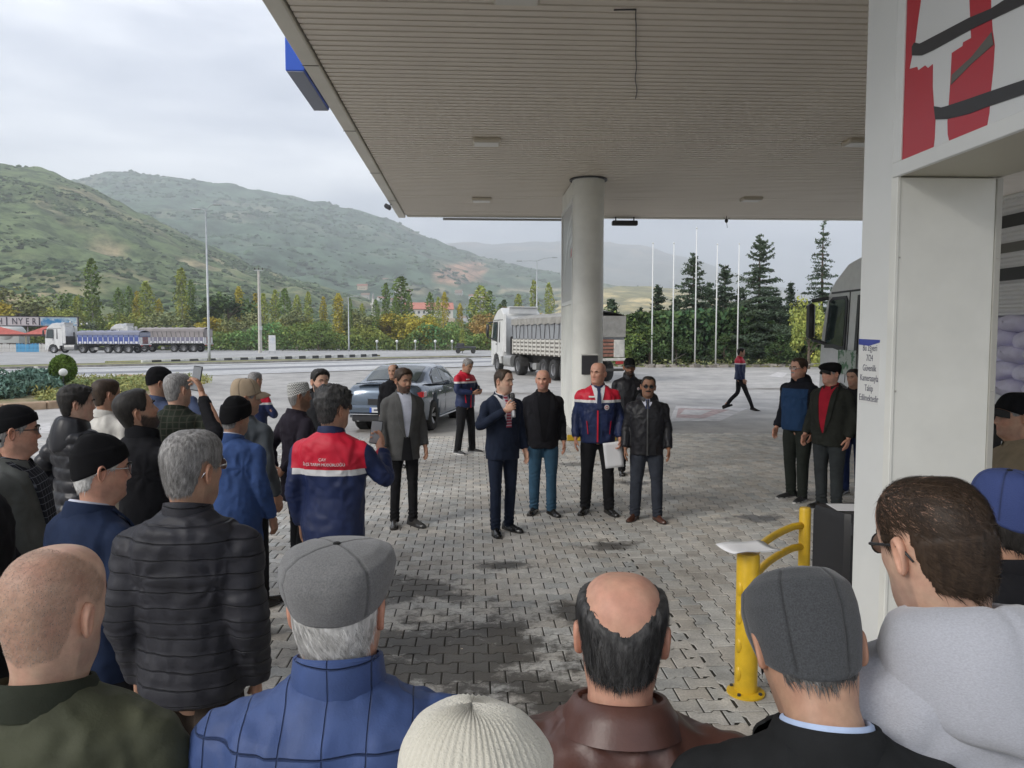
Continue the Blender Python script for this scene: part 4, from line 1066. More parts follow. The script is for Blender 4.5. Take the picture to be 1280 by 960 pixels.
    # graphics are placed in world coordinates under the beam
    for lst, m, k, nm in ((G_RED, M_red, 1, 'red_shape'), (G_BLK, M_pblk, 3, 'black_stroke'), (G_GRY, M_pgry, 2, 'grey_stroke')):
        for poly in lst:
            pts = [zp(*q) for q in poly]
            pts = [(min(y, yf - .036) - ob.y, max(z, 2.957) - ob.z) for y, z in pts]
            b = MB(); b.prism(pts, x0 - .0018 * k - ob.x, x0 + .001 - ob.x, axis='x'); b.build(nm, m, bt)
def text_mesh(s, size, m, ext=.002, align='CENTER'):
    cu = bpy.data.curves.new('lettering', 'FONT'); cu.body = s; cu.size = size; cu.extrude = ext; cu.align_x = align; cu.resolution_u = 3
    o = bpy.data.objects.new('tmp_text', cu); COL.objects.link(o)
    bpy.context.view_layer.update()
    me = bpy.data.meshes.new_from_object(o.evaluated_get(bpy.context.evaluated_depsgraph_get()))
    bpy.data.objects.remove(o); bpy.data.curves.remove(cu)
    me.materials.clear(); me.materials.append(m); me.name = 'lettering'
    return me
portal_near()

def column_far():
    cx, cy, r = 2.42, 15.98, .325
    t = thing('round_column', 'round beige column carrying the far part of the canopy', 'column', (cx, cy, 0))
    b = MB(); b.lathe([(r, .13), (r, ZC - .34)], 40); b.build('shaft', M_cream, t, smooth=True, angle=40)
    b = MB(); b.lathe([(r + .012, ZC - .34), (r + .012, ZC - .03)], 40); b.build('collar', M_cream, t, smooth=True, angle=40)
    b = MB(); b.lathe([(r + .07, ZC - .03), (r + .07, ZC - .005)], 40); b.build('shadow_ring', M_dm, t)
    # flat wing with a framed panel running away from the camera
    def bx(name, a, c, m, bev=.0):
        b = MB(); b.box(((a[0] + c[0]) / 2 - cx, (a[1] + c[1]) / 2 - cy, (a[2] + c[2]) / 2), (c[0] - a[0], c[1] - a[1], c[2] - a[2]), bev=bev); return b.build(name, m, t)
    bx('wing_panel', (2.10, 15.9, .13), (2.42, 15.97, ZC - .03), M_cream, .004)
    bx('bracket_top', (2.10, 15.97, ZC - .40), (2.3, 17.9, ZC - .02), M_cream, .004)
    bx('frame_post', (2.08, 15.95, .13), (2.14, 16.0, ZC - .4), M_white, .004)
    bx('frame_post', (2.08, 17.82, .13), (2.16, 17.9, ZC - .4), M_white, .004)
    bx('frame_rail', (2.08, 16.0, 2.80), (2.14, 17.82, 2.88), M_white, .004)
    bx('frame_rail', (2.08, 16.0, ZC - .48), (2.14, 17.82, ZC - .40), M_white, .004)
    bx('infill_panel', (2.11, 16.0, 2.88), (2.13, 17.82, ZC - .48), mat('panel_bluegrey', (.50, .50, .50), .35))
    bx('infill_panel', (2.11, 16.0, .13), (2.13, 17.82, 2.80), M_cream)
    bx('red_strip', (2.165, 15.894, 1.72), (2.185, 15.9, 2.1), M_red)
    # curved white strokes and a red flash on the infill
    for k, (a0, a1, rr, m) in enumerate([(0, 1.3, 1.5, M_pwhite), (.2, 1.2, 1.9, M_pwhite), (.1, .9, 1.1, M_pwhite), (0, .5, .7, M_red)]):
        pts = []
        for i in range(13):
            a = a0 + (a1 - a0) * i / 12; pts.append((16.05 + rr * sin(a) * .9, 4.75 - (rr) * (1 - cos(a)) - .25 * k))
        lo = [(y, z - .13) for y, z in reversed(pts)]
        cl = [(min(max(y, 16.01), 17.8) - cy, min(max(z, 2.9), ZC - .5)) for y, z in pts + lo]
        b = MB(); b.prism(cl, 2.106 - k * .0015 - cx, 2.112 - cx, axis='x'); b.build('stroke', m, t)
    bx('hatch_recess', (2.25, 15.635, 1.32), (2.59, 15.66, 1.72), M_dm, .01)
    bx('hatch_frame', (2.235, 15.64, 1.72), (2.605, 15.67, 1.75), M_cream, .004)
    # island the column stands on
    isl = thing('column_island', 'low concrete pump island with yellow and white edging around the round column', 'island', (2.4, 17, 0))
    b = MB(); b.box((0, 0, .065), (1.15, 3.6, .13), bev=.03); b.build('slab', mat('island_white', (.5, .49, .46), .8, var=.15, vs=2), isl)
    for s in (-1, 1):
        for i in range(5):
            b = MB(); b.box((s * .58, -1.44 + i * .72, .068), (.03, .60, .12), bev=.008)
            b.build('edge_plate', mat('yellow_paint', (.62, .40, .02), .45, var=.12, vs=6) if i % 2 == 0 else mat('island_white'), isl)
    b = MB(); b.box((0, -1.82, .068), (1.0, .03, .12), bev=.008); b.build('edge_plate', mat('yellow_paint'), isl)
column_far()

# ------------------------------------------------------------------ yellow guard rail, sheet of paper, loudspeaker
M_yel = mat('guard_yellow', (.66, .42, .02), .38, var=.10, vs=9, bump=.15, bs=30, bd=.004)
def guard():
    a = gp(932, 866); c = Vector((2.46, 5.45, 0))
    t = thing('guard_rail', 'yellow tubular guard rail with two posts and two bowed bars', 'guard rail', a)
    b = MB(); b.lathe([(.066, 0), (.066, .83), (.060, .845), (0, .85)], 20); b.build('post', M_yel, t, smooth=True, angle=40)
    d = c - a
    b = MB(); b.lathe([(.042, 0), (.042, .835), (.036, .85), (0, .853)], 16, d); b.build('post', M_yel, t, smooth=True, angle=40)
    for z in (.72, .56):
        pts = []
        for i in range(15):
            f = i / 14; q = d * f; bow = sin(f * pi * .62 + .25) * .20 - .05
            n = Vector((-d.y, d.x, 0)).normalized()
            pts.append(q + n * (bow * (1 - f) ** .3 * (1 if f > 0 else 0)) + Vector((0, 0, z)))
        pts[0] = Vector((0, 0, z)); pts[-1] = d + Vector((0, 0, z))
        b = MB(); b.tube(pts, .026, 12); b.build('bar', M_yel, t, smooth=True)
        b = MB()
        for i in range(4): b.ell((-.052, -.022, z - .08 - i * .17), (.020, .026, .05), 10, 6)
        if z > .6: b.build('weld_bead', M_yel, t, smooth=True)
    b = MB(); b.lathe([(.11, 0), (.11, .012), (.066, .02)], 20); b.build('base_plate', M_yel, t)
    for k in range(4):
        q = MB(); q.lathe([(.011, .012), (.011, .026), (0, .028)], 6, (cos(k * 1.57 + .8) * .09, sin(k * 1.57 + .8) * .09, 0)); q.build('bolt', M_dm, t)
    # paper on top
    V = []; nx, ny = 9, 7
    for j in range(ny):
        for i in range(nx):
            x, y = (i / (nx - 1) - .5) * .30, (j / (ny - 1) - .5) * .21
            V.append((x, y, .004 * sin(i * .9) - .018 * max(0, abs(x) - .09) * 4 + .010 * (y / .1) ** 2))
    F = [(j * nx + i, j * nx + i + 1, (j + 1) * nx + i + 1, (j + 1) * nx + i) for j in range(ny - 1) for i in range(nx - 1)]
    for k, (dz, r) in enumerate([(0, 0), (.004, .06)]):
        b = MB(); b.add(V, F); p = b.build('paper_sheet', mat('paper', (.78, .78, .79), .7), None, smooth=True)
        p.location = (a.x + .005 - k * .01, a.y, .872 + dz); p.rotation_euler = (0, 0, .15 + r)
        sm = p.modifiers.new('s', 'SOLIDIFY'); sm.thickness = .0012
        tag(p, ['lower white paper sheet lying on top of the yellow post', 'upper white paper sheet lying on top of the yellow post'][k], 'paper')
guard()
def loudspeaker():
    g = Vector((3.16, 6.15, 0))
    t = thing('loudspeaker', 'black moulded plastic loudspeaker standing on the paving beside the pillar', 'loudspeaker', g, .12)
    b = MB(); m = mat('speaker_plastic', (.018, .018, .02), .5, bump=.25, bs=300, bd=.001)
    w, h = .235, .68
    poly = [(-w, .16), (-w + .03, .20), (w - .03, .20), (w, .16), (w - .05, -.20), (w - .09, -.235), (-w + .09, -.235), (-w + .05, -.20)]
    vs = [(x, y, .02) for x, y in poly] + [(x, y, h - .05) for x, y in poly] + [(x * .93, y * .92, h) for x, y in poly]
    n = 8; fs = [tuple(range(n - 1, -1, -1)), tuple(range(2 * n, 3 * n))] + [(k * n + i, k * n + (i + 1) % n, (k + 1) * n + (i + 1) % n, (k + 1) * n + i) for k in range(2) for i in range(n)]
    b.add(vs, fs); b.build('cabinet', m, t, smooth=True, angle=30)
    b = MB(); b.box((0, .203, .34), (.40, .012, .56), bev=.005); b.build('grille', mat('speaker_grille', (.03, .03, .032), .7, bump=.6, bs=250), t)
    for x in (-.06, .05):
        b = MB(); b.box((x, -.243, .40), (.05, .012, .17), bev=.012); b.build('handle_slot', mat('deep_black', (.004, .004, .004), .9), t)
    b = MB(); b.box((0, -.235, .56), (.30, .016, .10), bev=.008); b.build('control_panel', M_dm, t)
    for i in range(5):
        b = MB(); b.lathe([(.011, 0), (.009, .014), (0, .015)], 10, (-.1 + i * .05, -.243, .57), Euler((pi / 2, 0, 0)).to_matrix()); b.build('knob', M_dark, t)
    for x in (-.15, .15):
        b = MB(); b.box((x, 0, .01), (.06, .3, .022), bev=.005); b.build('foot', M_dark, t)
    b = MB(); b.box((0, 0, 0), (.36, .26, .003)); p = b.build('paper_sheet', mat('paper'), None)
    p.location = (g.x + .02, g.y - .02, h + .008); p.rotation_euler = (0, 0, -.1)
    tag(p, 'white paper sheet lying on top of the loudspeaker', 'paper')
loudspeaker()

# ================================================================== VEHICLES
M_glass = mat('vehicle_glass', (.03, .045, .045), .06, spec=.8)
M_chrome = mat('chrome', (.6, .6, .6), .2, metal=1)
M_rim = mat('alloy_rim', (.45, .45, .46), .35, metal=.7)
M_truckw = mat('truck_white', (.62, .62, .60), .35, var=.08, vs=2, coat=.3)
M_chassis = mat('chassis_dark', (.035, .033, .03), .7, var=.3, vs=4)
M_tankal = mat('fuel_tank', (.34, .34, .33), .45, metal=.4, var=.15, vs=3)
_wh = {}
def wheel(parent, loc, r=.5, w=.3, side=1, dual=False, style='truck'):
    key = (round(r, 2), round(w, 2), style)
    if key not in _wh:
        R = Euler((0, pi / 2, 0)).to_matrix()
        a = MB(); a.lathe([(r * .56, -w * .42), (r * .8, -w * .5), (r * .95, -w * .47), (r, -w * .36), (r, w * .36), (r * .95, w * .47), (r * .8, w * .5), (r * .56, w * .42)], 30, R=R, close=True)
        for i in range(30):
            th = 2 * pi * i / 30
            a.box((0, cos(th) * r * .995, sin(th) * r * .995), (w * .66, .03, .02), rot=(th, 0, 0))
        rm = MB()
        if style == 'truck':
            rm.lathe([(0, w * .02), (r * .18, w * .02), (r * .2, w * .16), (r * .3, w * .16), (r * .34, -w * .05), (r * .5, -w * .02), (r * .52, w * .36), (r * .6, w * .42), (r * .6, w * .30), (r * .57, -w * .36), (0, -w * .36)], 24, R=R)
            for i in range(10):
                th = 2 * pi * i / 10; rm.box((w * .19, cos(th) * r * .25, sin(th) * r * .25), (.03, .03, .03))
        else:
            rm.lathe([(0, w * .1), (r * .12, w * .12), (r * .14, w * .0), (r * .14, -w * .2), (0, -w * .2)], 16, R=R)
            rm.lathe([(r * .6, w * .42), (r * .66, w * .40), (r * .64, -w * .4), (r * .58, -w * .36), (r * .58, w * .36)], 30, R=R, close=True)
            for i in range(5):
                th = 2 * pi * i / 5
                for dd in (-.13, .13):
                    rm.tube([(w * .05, cos(th) * r * .1, sin(th) * r * .1), (w * .32, cos(th + dd) * r * .6, sin(th + dd) * r * .6)], [(.022, .014), (.022, .018)], 5)
            rm.lathe([(0, -w * .1), (r * .4, -w * .1), (r * .4, -w * .16), (0, -w * .16)], 20, R=R)
        _wh[key] = (a.mesh('tyre', M_tyre, True, 40), rm.mesh('rim', M_rim, True, 35))
    w_ = bpy.data.objects.new('wheel', None); COL.objects.link(w_); w_.parent = parent; w_.location = loc
    w_.rotation_euler = (RNG.random() * 0, 0, 0 if side > 0 else pi)
    tm, rm = _wh[key]
    link('tyre', tm, w_); link('rim', rm, w_)
    return w_
def cab(t, y1, w=2.48, m=M_truckw, hcab=3.25, roof=3.75, length=2.25):
    """cab-over tractor cab; front face at y=y1, facing +y"""
    hw = w / 2; y0 = y1 - length
    # side profile (y, z)
    prof = [(y0, .95), (y0, 3.05), (y0 + .1, 3.3), (y0 + .75, roof), (y1 - .95, roof - .10), (y1 - .45, roof - .42), (y1 - .18, 3.02), (y1 - .06, 2.2), (y1, 1.75), (y1 + .02, 1.0), (y1, .45), (y1 - .35, .42), (y1 - .45, .75), (y1 - .62, 1.02), (y1 - 1.0, 1.15), (y1 - 1.42, 1.02), (y1 - 1.6, .75), (y1 - 1.68, .55), (y1 - 1.85, .55), (y1 - 1.85, .95)]
    xs = [(-hw, .0), (-hw + .06, 1), (hw - .06, 1), (hw, .0)]
    b = MB(); n = len(prof); cyy = (y0 + y1) / 2; cz = 2.0
    vs = []
    for x, k in xs:
        for (y, z) in prof:
            f = 1.0 if k else .975
            taper = 1 - .10 * max(0, (z - 2.3)) / 1.4
            vs.append((x * taper, cyy + (y - cyy) * f, cz + (z - cz) * f if z > 1.2 else z))
    fs = [tuple(range(n)), tuple(range(4 * n - 1, 3 * n - 1, -1))]
    for k in range(3):
        for i in range(n):
            a, c = k * n + i, k * n + (i + 1) % n
            fs.append((a, a + n, c + n, c))
    b.add(vs, fs); body = b.build('cab', m, t, smooth=True, angle=28)
    def tx(z): return hw * (1 - .10 * max(0, (z - 2.3)) / 1.4)
    for s in (-1, 1):
        def quad(name, pts, mm, off):
            q = MB(); pp = [(s * (tx(z) + off), y, z) for y, z in pts]; ip = [(s * (tx(z) - .02), y, z) for y, z in pts]
            k = len(pts); q.add(pp + ip, [tuple(range(k)) if s > 0 else tuple(range(k - 1, -1, -1))] + [(i, i + k, (i + 1) % k + k, (i + 1) % k) for i in range(k)])
            return q.build(name, mm, t)
        quad('door_frame', [(y1 - .19, 1.86), (y1 - .28, 2.88), (y1 - .42, 2.96), (y1 - 1.02, 2.96), (y1 - 1.10, 2.85), (y1 - 1.10, 1.78), (y1 - .6, 1.86)], M_dark, .004)
        quad('side_window', [(y1 - .26, 1.95), (y1 - .34, 2.83), (y1 - .45, 2.89), (y1 - .97, 2.89), (y1 - 1.03, 2.80), (y1 - 1.03, 1.90), (y1 - .6, 1.95)], M_glass, .009)
        quad('door_seam', [(y1 - 1.17, 1.15), (y1 - 1.15, 1.15), (y1 - 1.15, 3.05), (y1 - 1.17, 3.05)], M_dark, .004)
        quad('sleeper_panel', [(y1 - 1.62, 1.75), (y1 - 1.50, 1.75), (y1 - 1.50, 2.95), (y1 - 1.58, 2.95)], M_dark, .004)
        quad('deflector_gap', [(y1 - .35, 3.03), (y1 - 2.1, 3.03), (y1 - 2.1, 3.07), (y1 - .35, 3.07)], M_dark, .004)
        quad('door_handle', [(y1 - .95, 1.62), (y1 - 1.09, 1.62), (y1 - 1.09, 1.68), (y1 - .95, 1.68)], M_dark, .02)
        q = MB(); q.box((s * (hw + .22), y1 + .02, 2.45), (.14, .24, .78), bev=.05); q.tube([(s * hw * .97, y1 - .25, 2.95), (s * (hw + .20), y1 + .0, 2.9)], .045, 6); q.tube([(s * hw * .98, y1 - .2, 1.95), (s * (hw + .20), y1 + .0, 2.05)], .04, 6)
        q.build('mirror', M_dark, t, smooth=True, angle=40)
        q = MB(); q.box((s * hw * .8, y1 - 1.7, .72), (.28, .55, .45), bev=.04); q.build('step', M_chassis, t)
        q = MB(); q.box((s * (hw * .99), y1 - .2, .78), (.05, .3, .3), bev=.02); q.build('headlight', mat('headlight_glass', (.6, .6, .6), .15), t)
        # side air fairing behind the cab
        q = MB(); q.box((s * (hw * .93), y0 - .18, 2.3), (.05, .4, 2.2), bev=.02); q.build('side_fairing', m, t)
    q = MB(); q.add([(-hw * .9, y1 - .09, 1.85), (hw * .9, y1 - .09, 1.85), (hw * .84, y1 - .23, 2.95), (-hw * .84, y1 - .23, 2.95), (-hw * .9, y1 - .055, 1.88), (hw * .9, y1 - .055, 1.88), (hw * .84, y1 - .185, 2.93), (-hw * .84, y1 - .185, 2.93)], [(4, 5, 6, 7), (0, 4, 7, 3), (1, 2, 6, 5), (3, 7, 6, 2), (0, 1, 5, 4)]); q.build('windscreen', M_glass, t)
    q = MB(); q.box((0, y1 + .01, 1.2), (hw * 1.5, .06, .7), bev=.02); q.build('grille', M_dark, t)
    q = MB(); q.box((0, y1 - .02, .55), (w * .96, .2, .35), bev=.05); q.build('bumper', m, t)
    q = MB(); q.box((0, y0 + .1, roof + .02), (w * .7, .5, .06), bev=.02); q.box((0, y0 - .02, roof - .18), (w * .7, .06, .34), bev=.01); q.build('roof_spoiler', m, t)
def tractor(t, y1, m=M_truckw):
    cab(t, y1, m=m)
    b = MB()
    for s in (-1, 1): b.box((s * .42, y1 - 3.4, .82), (.1, 5.0, .26))
    b.box((0, y1 - 4.9, 1.02), (1.0, 1.0, .12), bev=.03)
    b.build('chassis', M_chassis, t)
    b = MB()
    for s in (-1, 1):
        b = MB(); b.tube([(s * .95, y1 - 2.45, .72), (s * .95, y1 - 3.75, .72)], .34, 14, sq=.6); b.build('fuel_tank', M_tankal, t, smooth=True, angle=40)
    for s in (-1, 1):
        wheel(t, (s * 1.06, y1 - 1.0, .5), side=s); wheel(t, (s * .98, y1 - 4.75, .5), w=.5, side=s)
        b = MB(); R = Euler((0, pi / 2, 0)).to_matrix()
        pts = [(s * .98, y1 - 4.75 + .60 * cos(a), .5 + .60 * sin(a)) for a in [pi * i / 10 for i in range(11)]]
        b.tube(pts, [(.02, .28)] * 11, 6, up=(0, 1, 0)); b.build('mudguard', M_chassis, t)
    b = MB(); b.box((0, y1 - 2.45, 1.5), (1.6, .3, 1.2), bev=.05); b.tube([(.5, y1 - 2.6, 1.0), (.5, y1 - 2.6, 2.6)], .08, 8); b.build('air_stack', M_chassis, t)
def tipper(t, ya, yb, side_lo, side_hi, ribm, m_lo, m_hi, tarp, h_lo=1.15, h_mid=1.95, h_top=2.95, axles=3, w=2.5, slats=True, style='slat'):
    """tipper body from yb (tail) to ya (front)"""
    hw = w / 2; L_ = ya - yb; yc = (ya + yb) / 2
    b = MB(); b.box((0, yc, (h_lo + h_mid) / 2), (w - .12, L_, h_mid - h_lo), bev=.02); b.build('lower_body', m_lo, t)
    b = MB(); b.box((0, yc, (h_mid + h_top) / 2), (w - .10, L_ - .04, h_top - h_mid), bev=.03); b.build('upper_side', m_hi, t)
    # tarp: sagging sheet over the load
    nx, ny = 9, 30; V = []
    for j in range(ny + 1):
        for i in range(nx + 1):
            x = (i / nx - .5) * (w + .02); f = 1 - (2 * i / nx - 1) ** 2
            V.append((x, yb - .03 + (L_ + .06) * j / ny, h_top + .02 + .22 * f + .05 * sin(j * 1.9) * f))
    F = [(j * (nx + 1) + i, j * (nx + 1) + i + 1, (j + 1) * (nx + 1) + i + 1, (j + 1) * (nx + 1) + i) for j in range(ny) for i in range(nx)]
    o = len(V)
    for j in range(ny + 1):
        d = .30 + .04 * sin(j * 2.1)
        V.append((-(w / 2 + .015), yb - .03 + (L_ + .06) * j / ny, h_top - d)); V.append(((w / 2 + .015), yb - .03 + (L_ + .06) * j / ny, h_top - d))
    for j in range(ny):
        F.append((j * (nx + 1), (j + 1) * (nx + 1), o + 2 * (j + 1), o + 2 * j)); F.append((j * (nx + 1) + nx, o + 2 * j + 1, o + 2 * (j + 1) + 1, (j + 1) * (nx + 1) + nx))
    b = MB(); b.add(V, F)
    # end flap at the tail
    b.add([(-hw, yb - .04, h_top + .02), (hw, yb - .04, h_top + .02), (hw * .98, yb - .055, h_mid + .12), (-hw * .98, yb - .055, h_mid + .10), (0, yb - .075, h_mid + .5)], [(0, 1, 4), (1, 2, 4), (2, 3, 4), (3, 0, 4)])
    b.build('tarpaulin', tarp, t, smooth=True, angle=50)
    nr = int(L_ / .62)
    q = MB(); q.box((0, 0, 0), (.05, .09, h_mid - h_lo + .02), bev=.01); me = q.mesh('side_rib', ribm)
    q = MB(); q.box((0, 0, 0), (.045, .36, .20), bev=.02); mp = q.mesh('side_pocket', ribm)
    q = MB(); q.box((0, 0, 0), (.03, .05, h_top - h_mid - .3), bev=.005); mt = q.mesh('tarp_strap', M_dm)
    for s in (-1, 1):
        for i in range(nr + 1):
            y = yb + .06 + (L_ - .12) * i / nr
            link('side_rib', me, t, (s * (hw - .05), y, (h_lo + h_mid) / 2))
            if i < nr:
                if style == 'slat':
                    for k in range(4): link('side_pocket', mp, t, (s * (hw - .055), y + L_ / nr / 2, h_lo + .12 + k * .2), None, (1, 1.1, .55))
                else: link('side_pocket', mp, t, (s * (hw - .045), y + L_ / nr / 2, h_lo + .16), None, (1, .9, 1.3))
        for i in range(nr + 1):
            y = yb + .06 + (L_ - .12) * i / nr
            link('tarp_strap', mt, t, (s * (hw - .04), y, (h_mid + h_top) / 2 - .1), (RNG.uniform(-.25, .25), 0, 0))
    # tail doors: horizontal boards
    for k in range(5):
        b = MB(); b.box((0, yb - .03, h_lo + .10 + k * .165), (w * .52, .05, .11), bev=.01); b.build('tail_board', mat('rust_board', (.28, .13, .09), .8, var=.3, vs=5), t)
    for s in (-1, 1):
        b = MB(); b.box((s * w * .36, yb - .035, (h_lo + h_mid) / 2), (w * .2, .06, h_mid - h_lo), bev=.02); b.build('tail_panel', ribm, t)
        b = MB(); b.box((s * hw * .72, yb - .12, .92), (.38, .08, .14), bev=.02); b.build('tail_light', mat('tail_red', (.35, .02, .02), .3), t)
        b = MB(); b.box((s * .45, yc, .98), (.12, L_ - .2, .26)); b.build('frame_rail', M_chassis, t)
    b = MB(); b.box((0, yb - .1, 1.06), (w, .12, .12), bev=.02); b.build('tail_beam', ribm, t)
    b = MB(); b.box((0, yb - .12, .6), (w * .9, .08, .12), bev=.02); b.build('underrun_bar', M_chassis, t)
    for i in range(axles):
        y = yb + 1.5 + i * 1.32
        for s in (-1, 1): wheel(t, (s * .98, y, .5), w=.42, side=s)
        b = MB(); b.tube([(-.9, y, .5), (.9, y, .5)], .08, 8); b.build('axle', M_chassis, t)
    b = MB(); b.box((0, yb + 1.5 + axles * 1.32 + .2, .55), (2.2, .5, .35), bev=.05); b.build('side_locker', M_tankal, t)

def truck_mid():
    g = Vector((5.75, 33.6, 0)); hd = radians(15.5)
    t = thing('tipper_truck', 'white tipper truck with grey tarpaulin parked behind the round column', 'truck', g, hd)
    tipper(t, 9.0, .2, None, None, mat('body_cream', (.55, .53, .48), .6, var=.15, vs=5), mat('body_gap', (.16, .15, .13), .8), mat('tarp_grey', (.24, .25, .26), .75, var=.1, vs=2),
           mat('tarp_cover', (.27, .26, .235), .8, var=.18, vs=2.5, bump=.4, bs=5, bd=.05), h_top=3.0, style='slat')
    tractor(t, 12.9)
truck_mid()
def truck_far(px, D, hd, label, mlow, mhi, pocket, tarp, L_=8.8, h_top=2.55):
    g = at(px, 420, D); t = thing('tipper_truck', label, 'truck', (g.x, g.y, 0), hd)
    tipper(t, L_ + .2, .2, None, None, pocket, mlow, mhi, tarp, h_top=h_top, style='pocket'); tractor(t, L_ + 4.3)
truck_far(183, 96.5, radians(83), 'white tractor with a blue-sided tipper trailer, front truck of the two on the left', mat('body_blue', (.055, .085, .30), .5, var=.15, vs=1), mat('body_blue_band', (.13, .17, .36), .5, var=.1, vs=1.0),
          mat('body_white', (.66, .66, .66), .5, var=.1), mat('tarp_slate', (.23, .24, .30), .7, var=.1, vs=1), L_=8.0)
truck_far(262, 103, radians(84), 'greyish tipper trailer with brown-grey tarpaulin, rear truck of the two on the left', mat('body_grey', (.20, .19, .25), .6, var=.15, vs=1), mat('tarp_taupe', (.30, .27, .26), .8, var=.1, vs=1.0),
          mat('body_white'), mat('tarp_taupe'), h_top=3.0)

def truck_right():
    """lorry passing under the canopy on the right: cab seen left of the pillar, open load of sacks right of it"""
    g = Vector((8.98, 0, 0))
    t = thing('cargo_lorry', 'silver-white lorry with black striped body under the right side of the canopy', 'lorry', (g.x, 1.0, 0))
    silver = mat('cab_silver', (.74, .75, .75), .35, coat=.3, var=.04)
    tractor(t, 15.6, m=silver)
    b = MB(); b.box((-1.262, 14.33, 1.58), (.02, .75, .5), bev=.01); b.build('door_decal', mat('decal_green', (.45, .50, .45), .5, col2=(.08, .20, .10), vs=7, ramp=(.5, .56)), t)
    bed = MB(); bed.box((0, 5.6, 1.13), (2.5, 12.2, .16), bev=.02); bed.build('load_bed', M_chassis, t)
    b = MB()
    for s in (-1, 1): b.box((s * 1.24, 5.6, 1.22), (.04, 12.2, .22), bev=.008)
    b.build('side_board', mat('body_white'), t)
    pm = mat('corrugated_white', (.62, .62, .61), .45)
    # upper side: corrugated panels with printed black and grey bands, above the open load
    z0, z1 = 2.42, 4.1
    for s in (-1, 1):
        b = MB(); vs = []; n = 56; V = []
        for i in range(n + 1):
            z = z0 + (z1 - z0) * i / n; off = .012 * (1 if (i // 2) % 2 else -1)
            V.append((s * (1.25 + off), -.5, z)); V.append((s * (1.25 + off), 11.7, z))
        F = [(2 * i, 2 * i + 1, 2 * i + 3, 2 * i + 2) for i in range(n)]
        b.add(V, F); b.build('upper_panel', pm, t)
        for za, zb, m in ((2.92, 3.10, M_pblk), (3.32, 3.46, M_pgry), (3.68, 3.86, M_pblk)):
            b = MB(); b.box((s * 1.268, 5.6, (za + zb) / 2), (.01, 12.2, zb - za), bev=.003); b.build('band', m, t)
    b = MB(); b.box((0, 5.6, 4.12), (2.54, 12.3, .06), bev=.02); b.build('roof', M_white, t)
    b = MB(); b.box((0, 11.68, 2.6), (2.5, .06, 2.9)); b.build('headboard', M_white, t)
    for yy in (-.45, 3.6, 7.6, 11.6):
        for s in (-1, 1):
            b = MB(); b.box((s * 1.2, yy, 1.8), (.07, .09, 1.28), bev=.01); b.build('corner_post', M_galv, t)
    for y in (1.2, 2.5, 3.8):
        for s in (-1, 1): wheel(t, (s * 1.0, y, .5), w=.42, side=s)
    for s in (-1, 1):
        b = MB(); b.box((s * .45, 5.0, .95), (.12, 11, .22)); b.build('frame_rail', M_chassis, t)
    # sacks
    ms = mat('sack_lilac', (.68, .66, .80), .5, var=.10, vs=4, bump=.5, bs=12, bd=.03); tie = mat('sack_tie', (.30, .02, .10), .6)
    rs = np.random.RandomState(4); meshes = []
    for v in range(4):
        nu, nv = 22, 14; V = []
        for i in range(nv + 1):
            a = i / nv; y = (a - .5) * .78
            env = (np.sin(np.clip(a, .0, 1) * pi) ** .38) if 0 < a < 1 else 0.05
            for j in range(nu):
                th = 2 * pi * j / nu
                cx_, cz_ = cos(th), sin(th)
                x = math.copysign(abs(cx_) ** .7, cx_) * .27 * env; z = math.copysign(abs(cz_) ** .8, cz_) * .145 * env
                V.append((x, y, z))
        V = np.array(V); V += (vnoise(V, 7, v)[:, None] - .5) * .05 * np.array([1, .6, 1])
        b = MB(); F = [(i * nu + j, i * nu + (j + 1) % nu, (i + 1) * nu + (j + 1) % nu, (i + 1) * nu + j) for i in range(nv) for j in range(nu)]
        b.add([tuple(q) for q in V], F)
        c = MB(); c.lathe([(.03, -.02), (.045, 0), (.03, .02)], 10, (0, -.40, 0), Euler((pi / 2, 0, 0)).to_matrix()); c.lathe([(.02, 0), (.07, .06)], 10, (0, -.41, 0), Euler((pi / 2, 0, 0)).to_matrix())
        meshes.append((b.mesh('sack', ms, True), c.mesh('tie', tie, True)))
    k = 0
    labs = ['lilac woven sack in the stacked load of the lorry']
    for row in range(5):
        for col in range(20):
            z = 1.36 + row * .235; y = .1 + col * .56 + (.26 if row % 2 else 0)
            m1, m2 = meshes[(k * 7 + row) % 4]; k += 1
            turn = rs.rand() < .45
            rz = (pi / 2 if turn else 0) + rs.normal() * .12
            x = -1.02 + rs.rand() * .05
            s = link('sack', m1, None, (g.x + x, 1.0 + y, z + rs.normal() * .01), (rs.normal() * .08, rs.normal() * .05, rz))
            s.scale = (1.05, 1, 1)
            tag(s, labs[0], 'sack', 'sacks stacked on the lorry')
            if turn: link('tie', m2, s)
    b = MB(); b.box((.25, 5.6, 1.85), (1.9, 11.6, 1.1), bev=.1); o = b.build('load_core', ms, t)
truck_right()

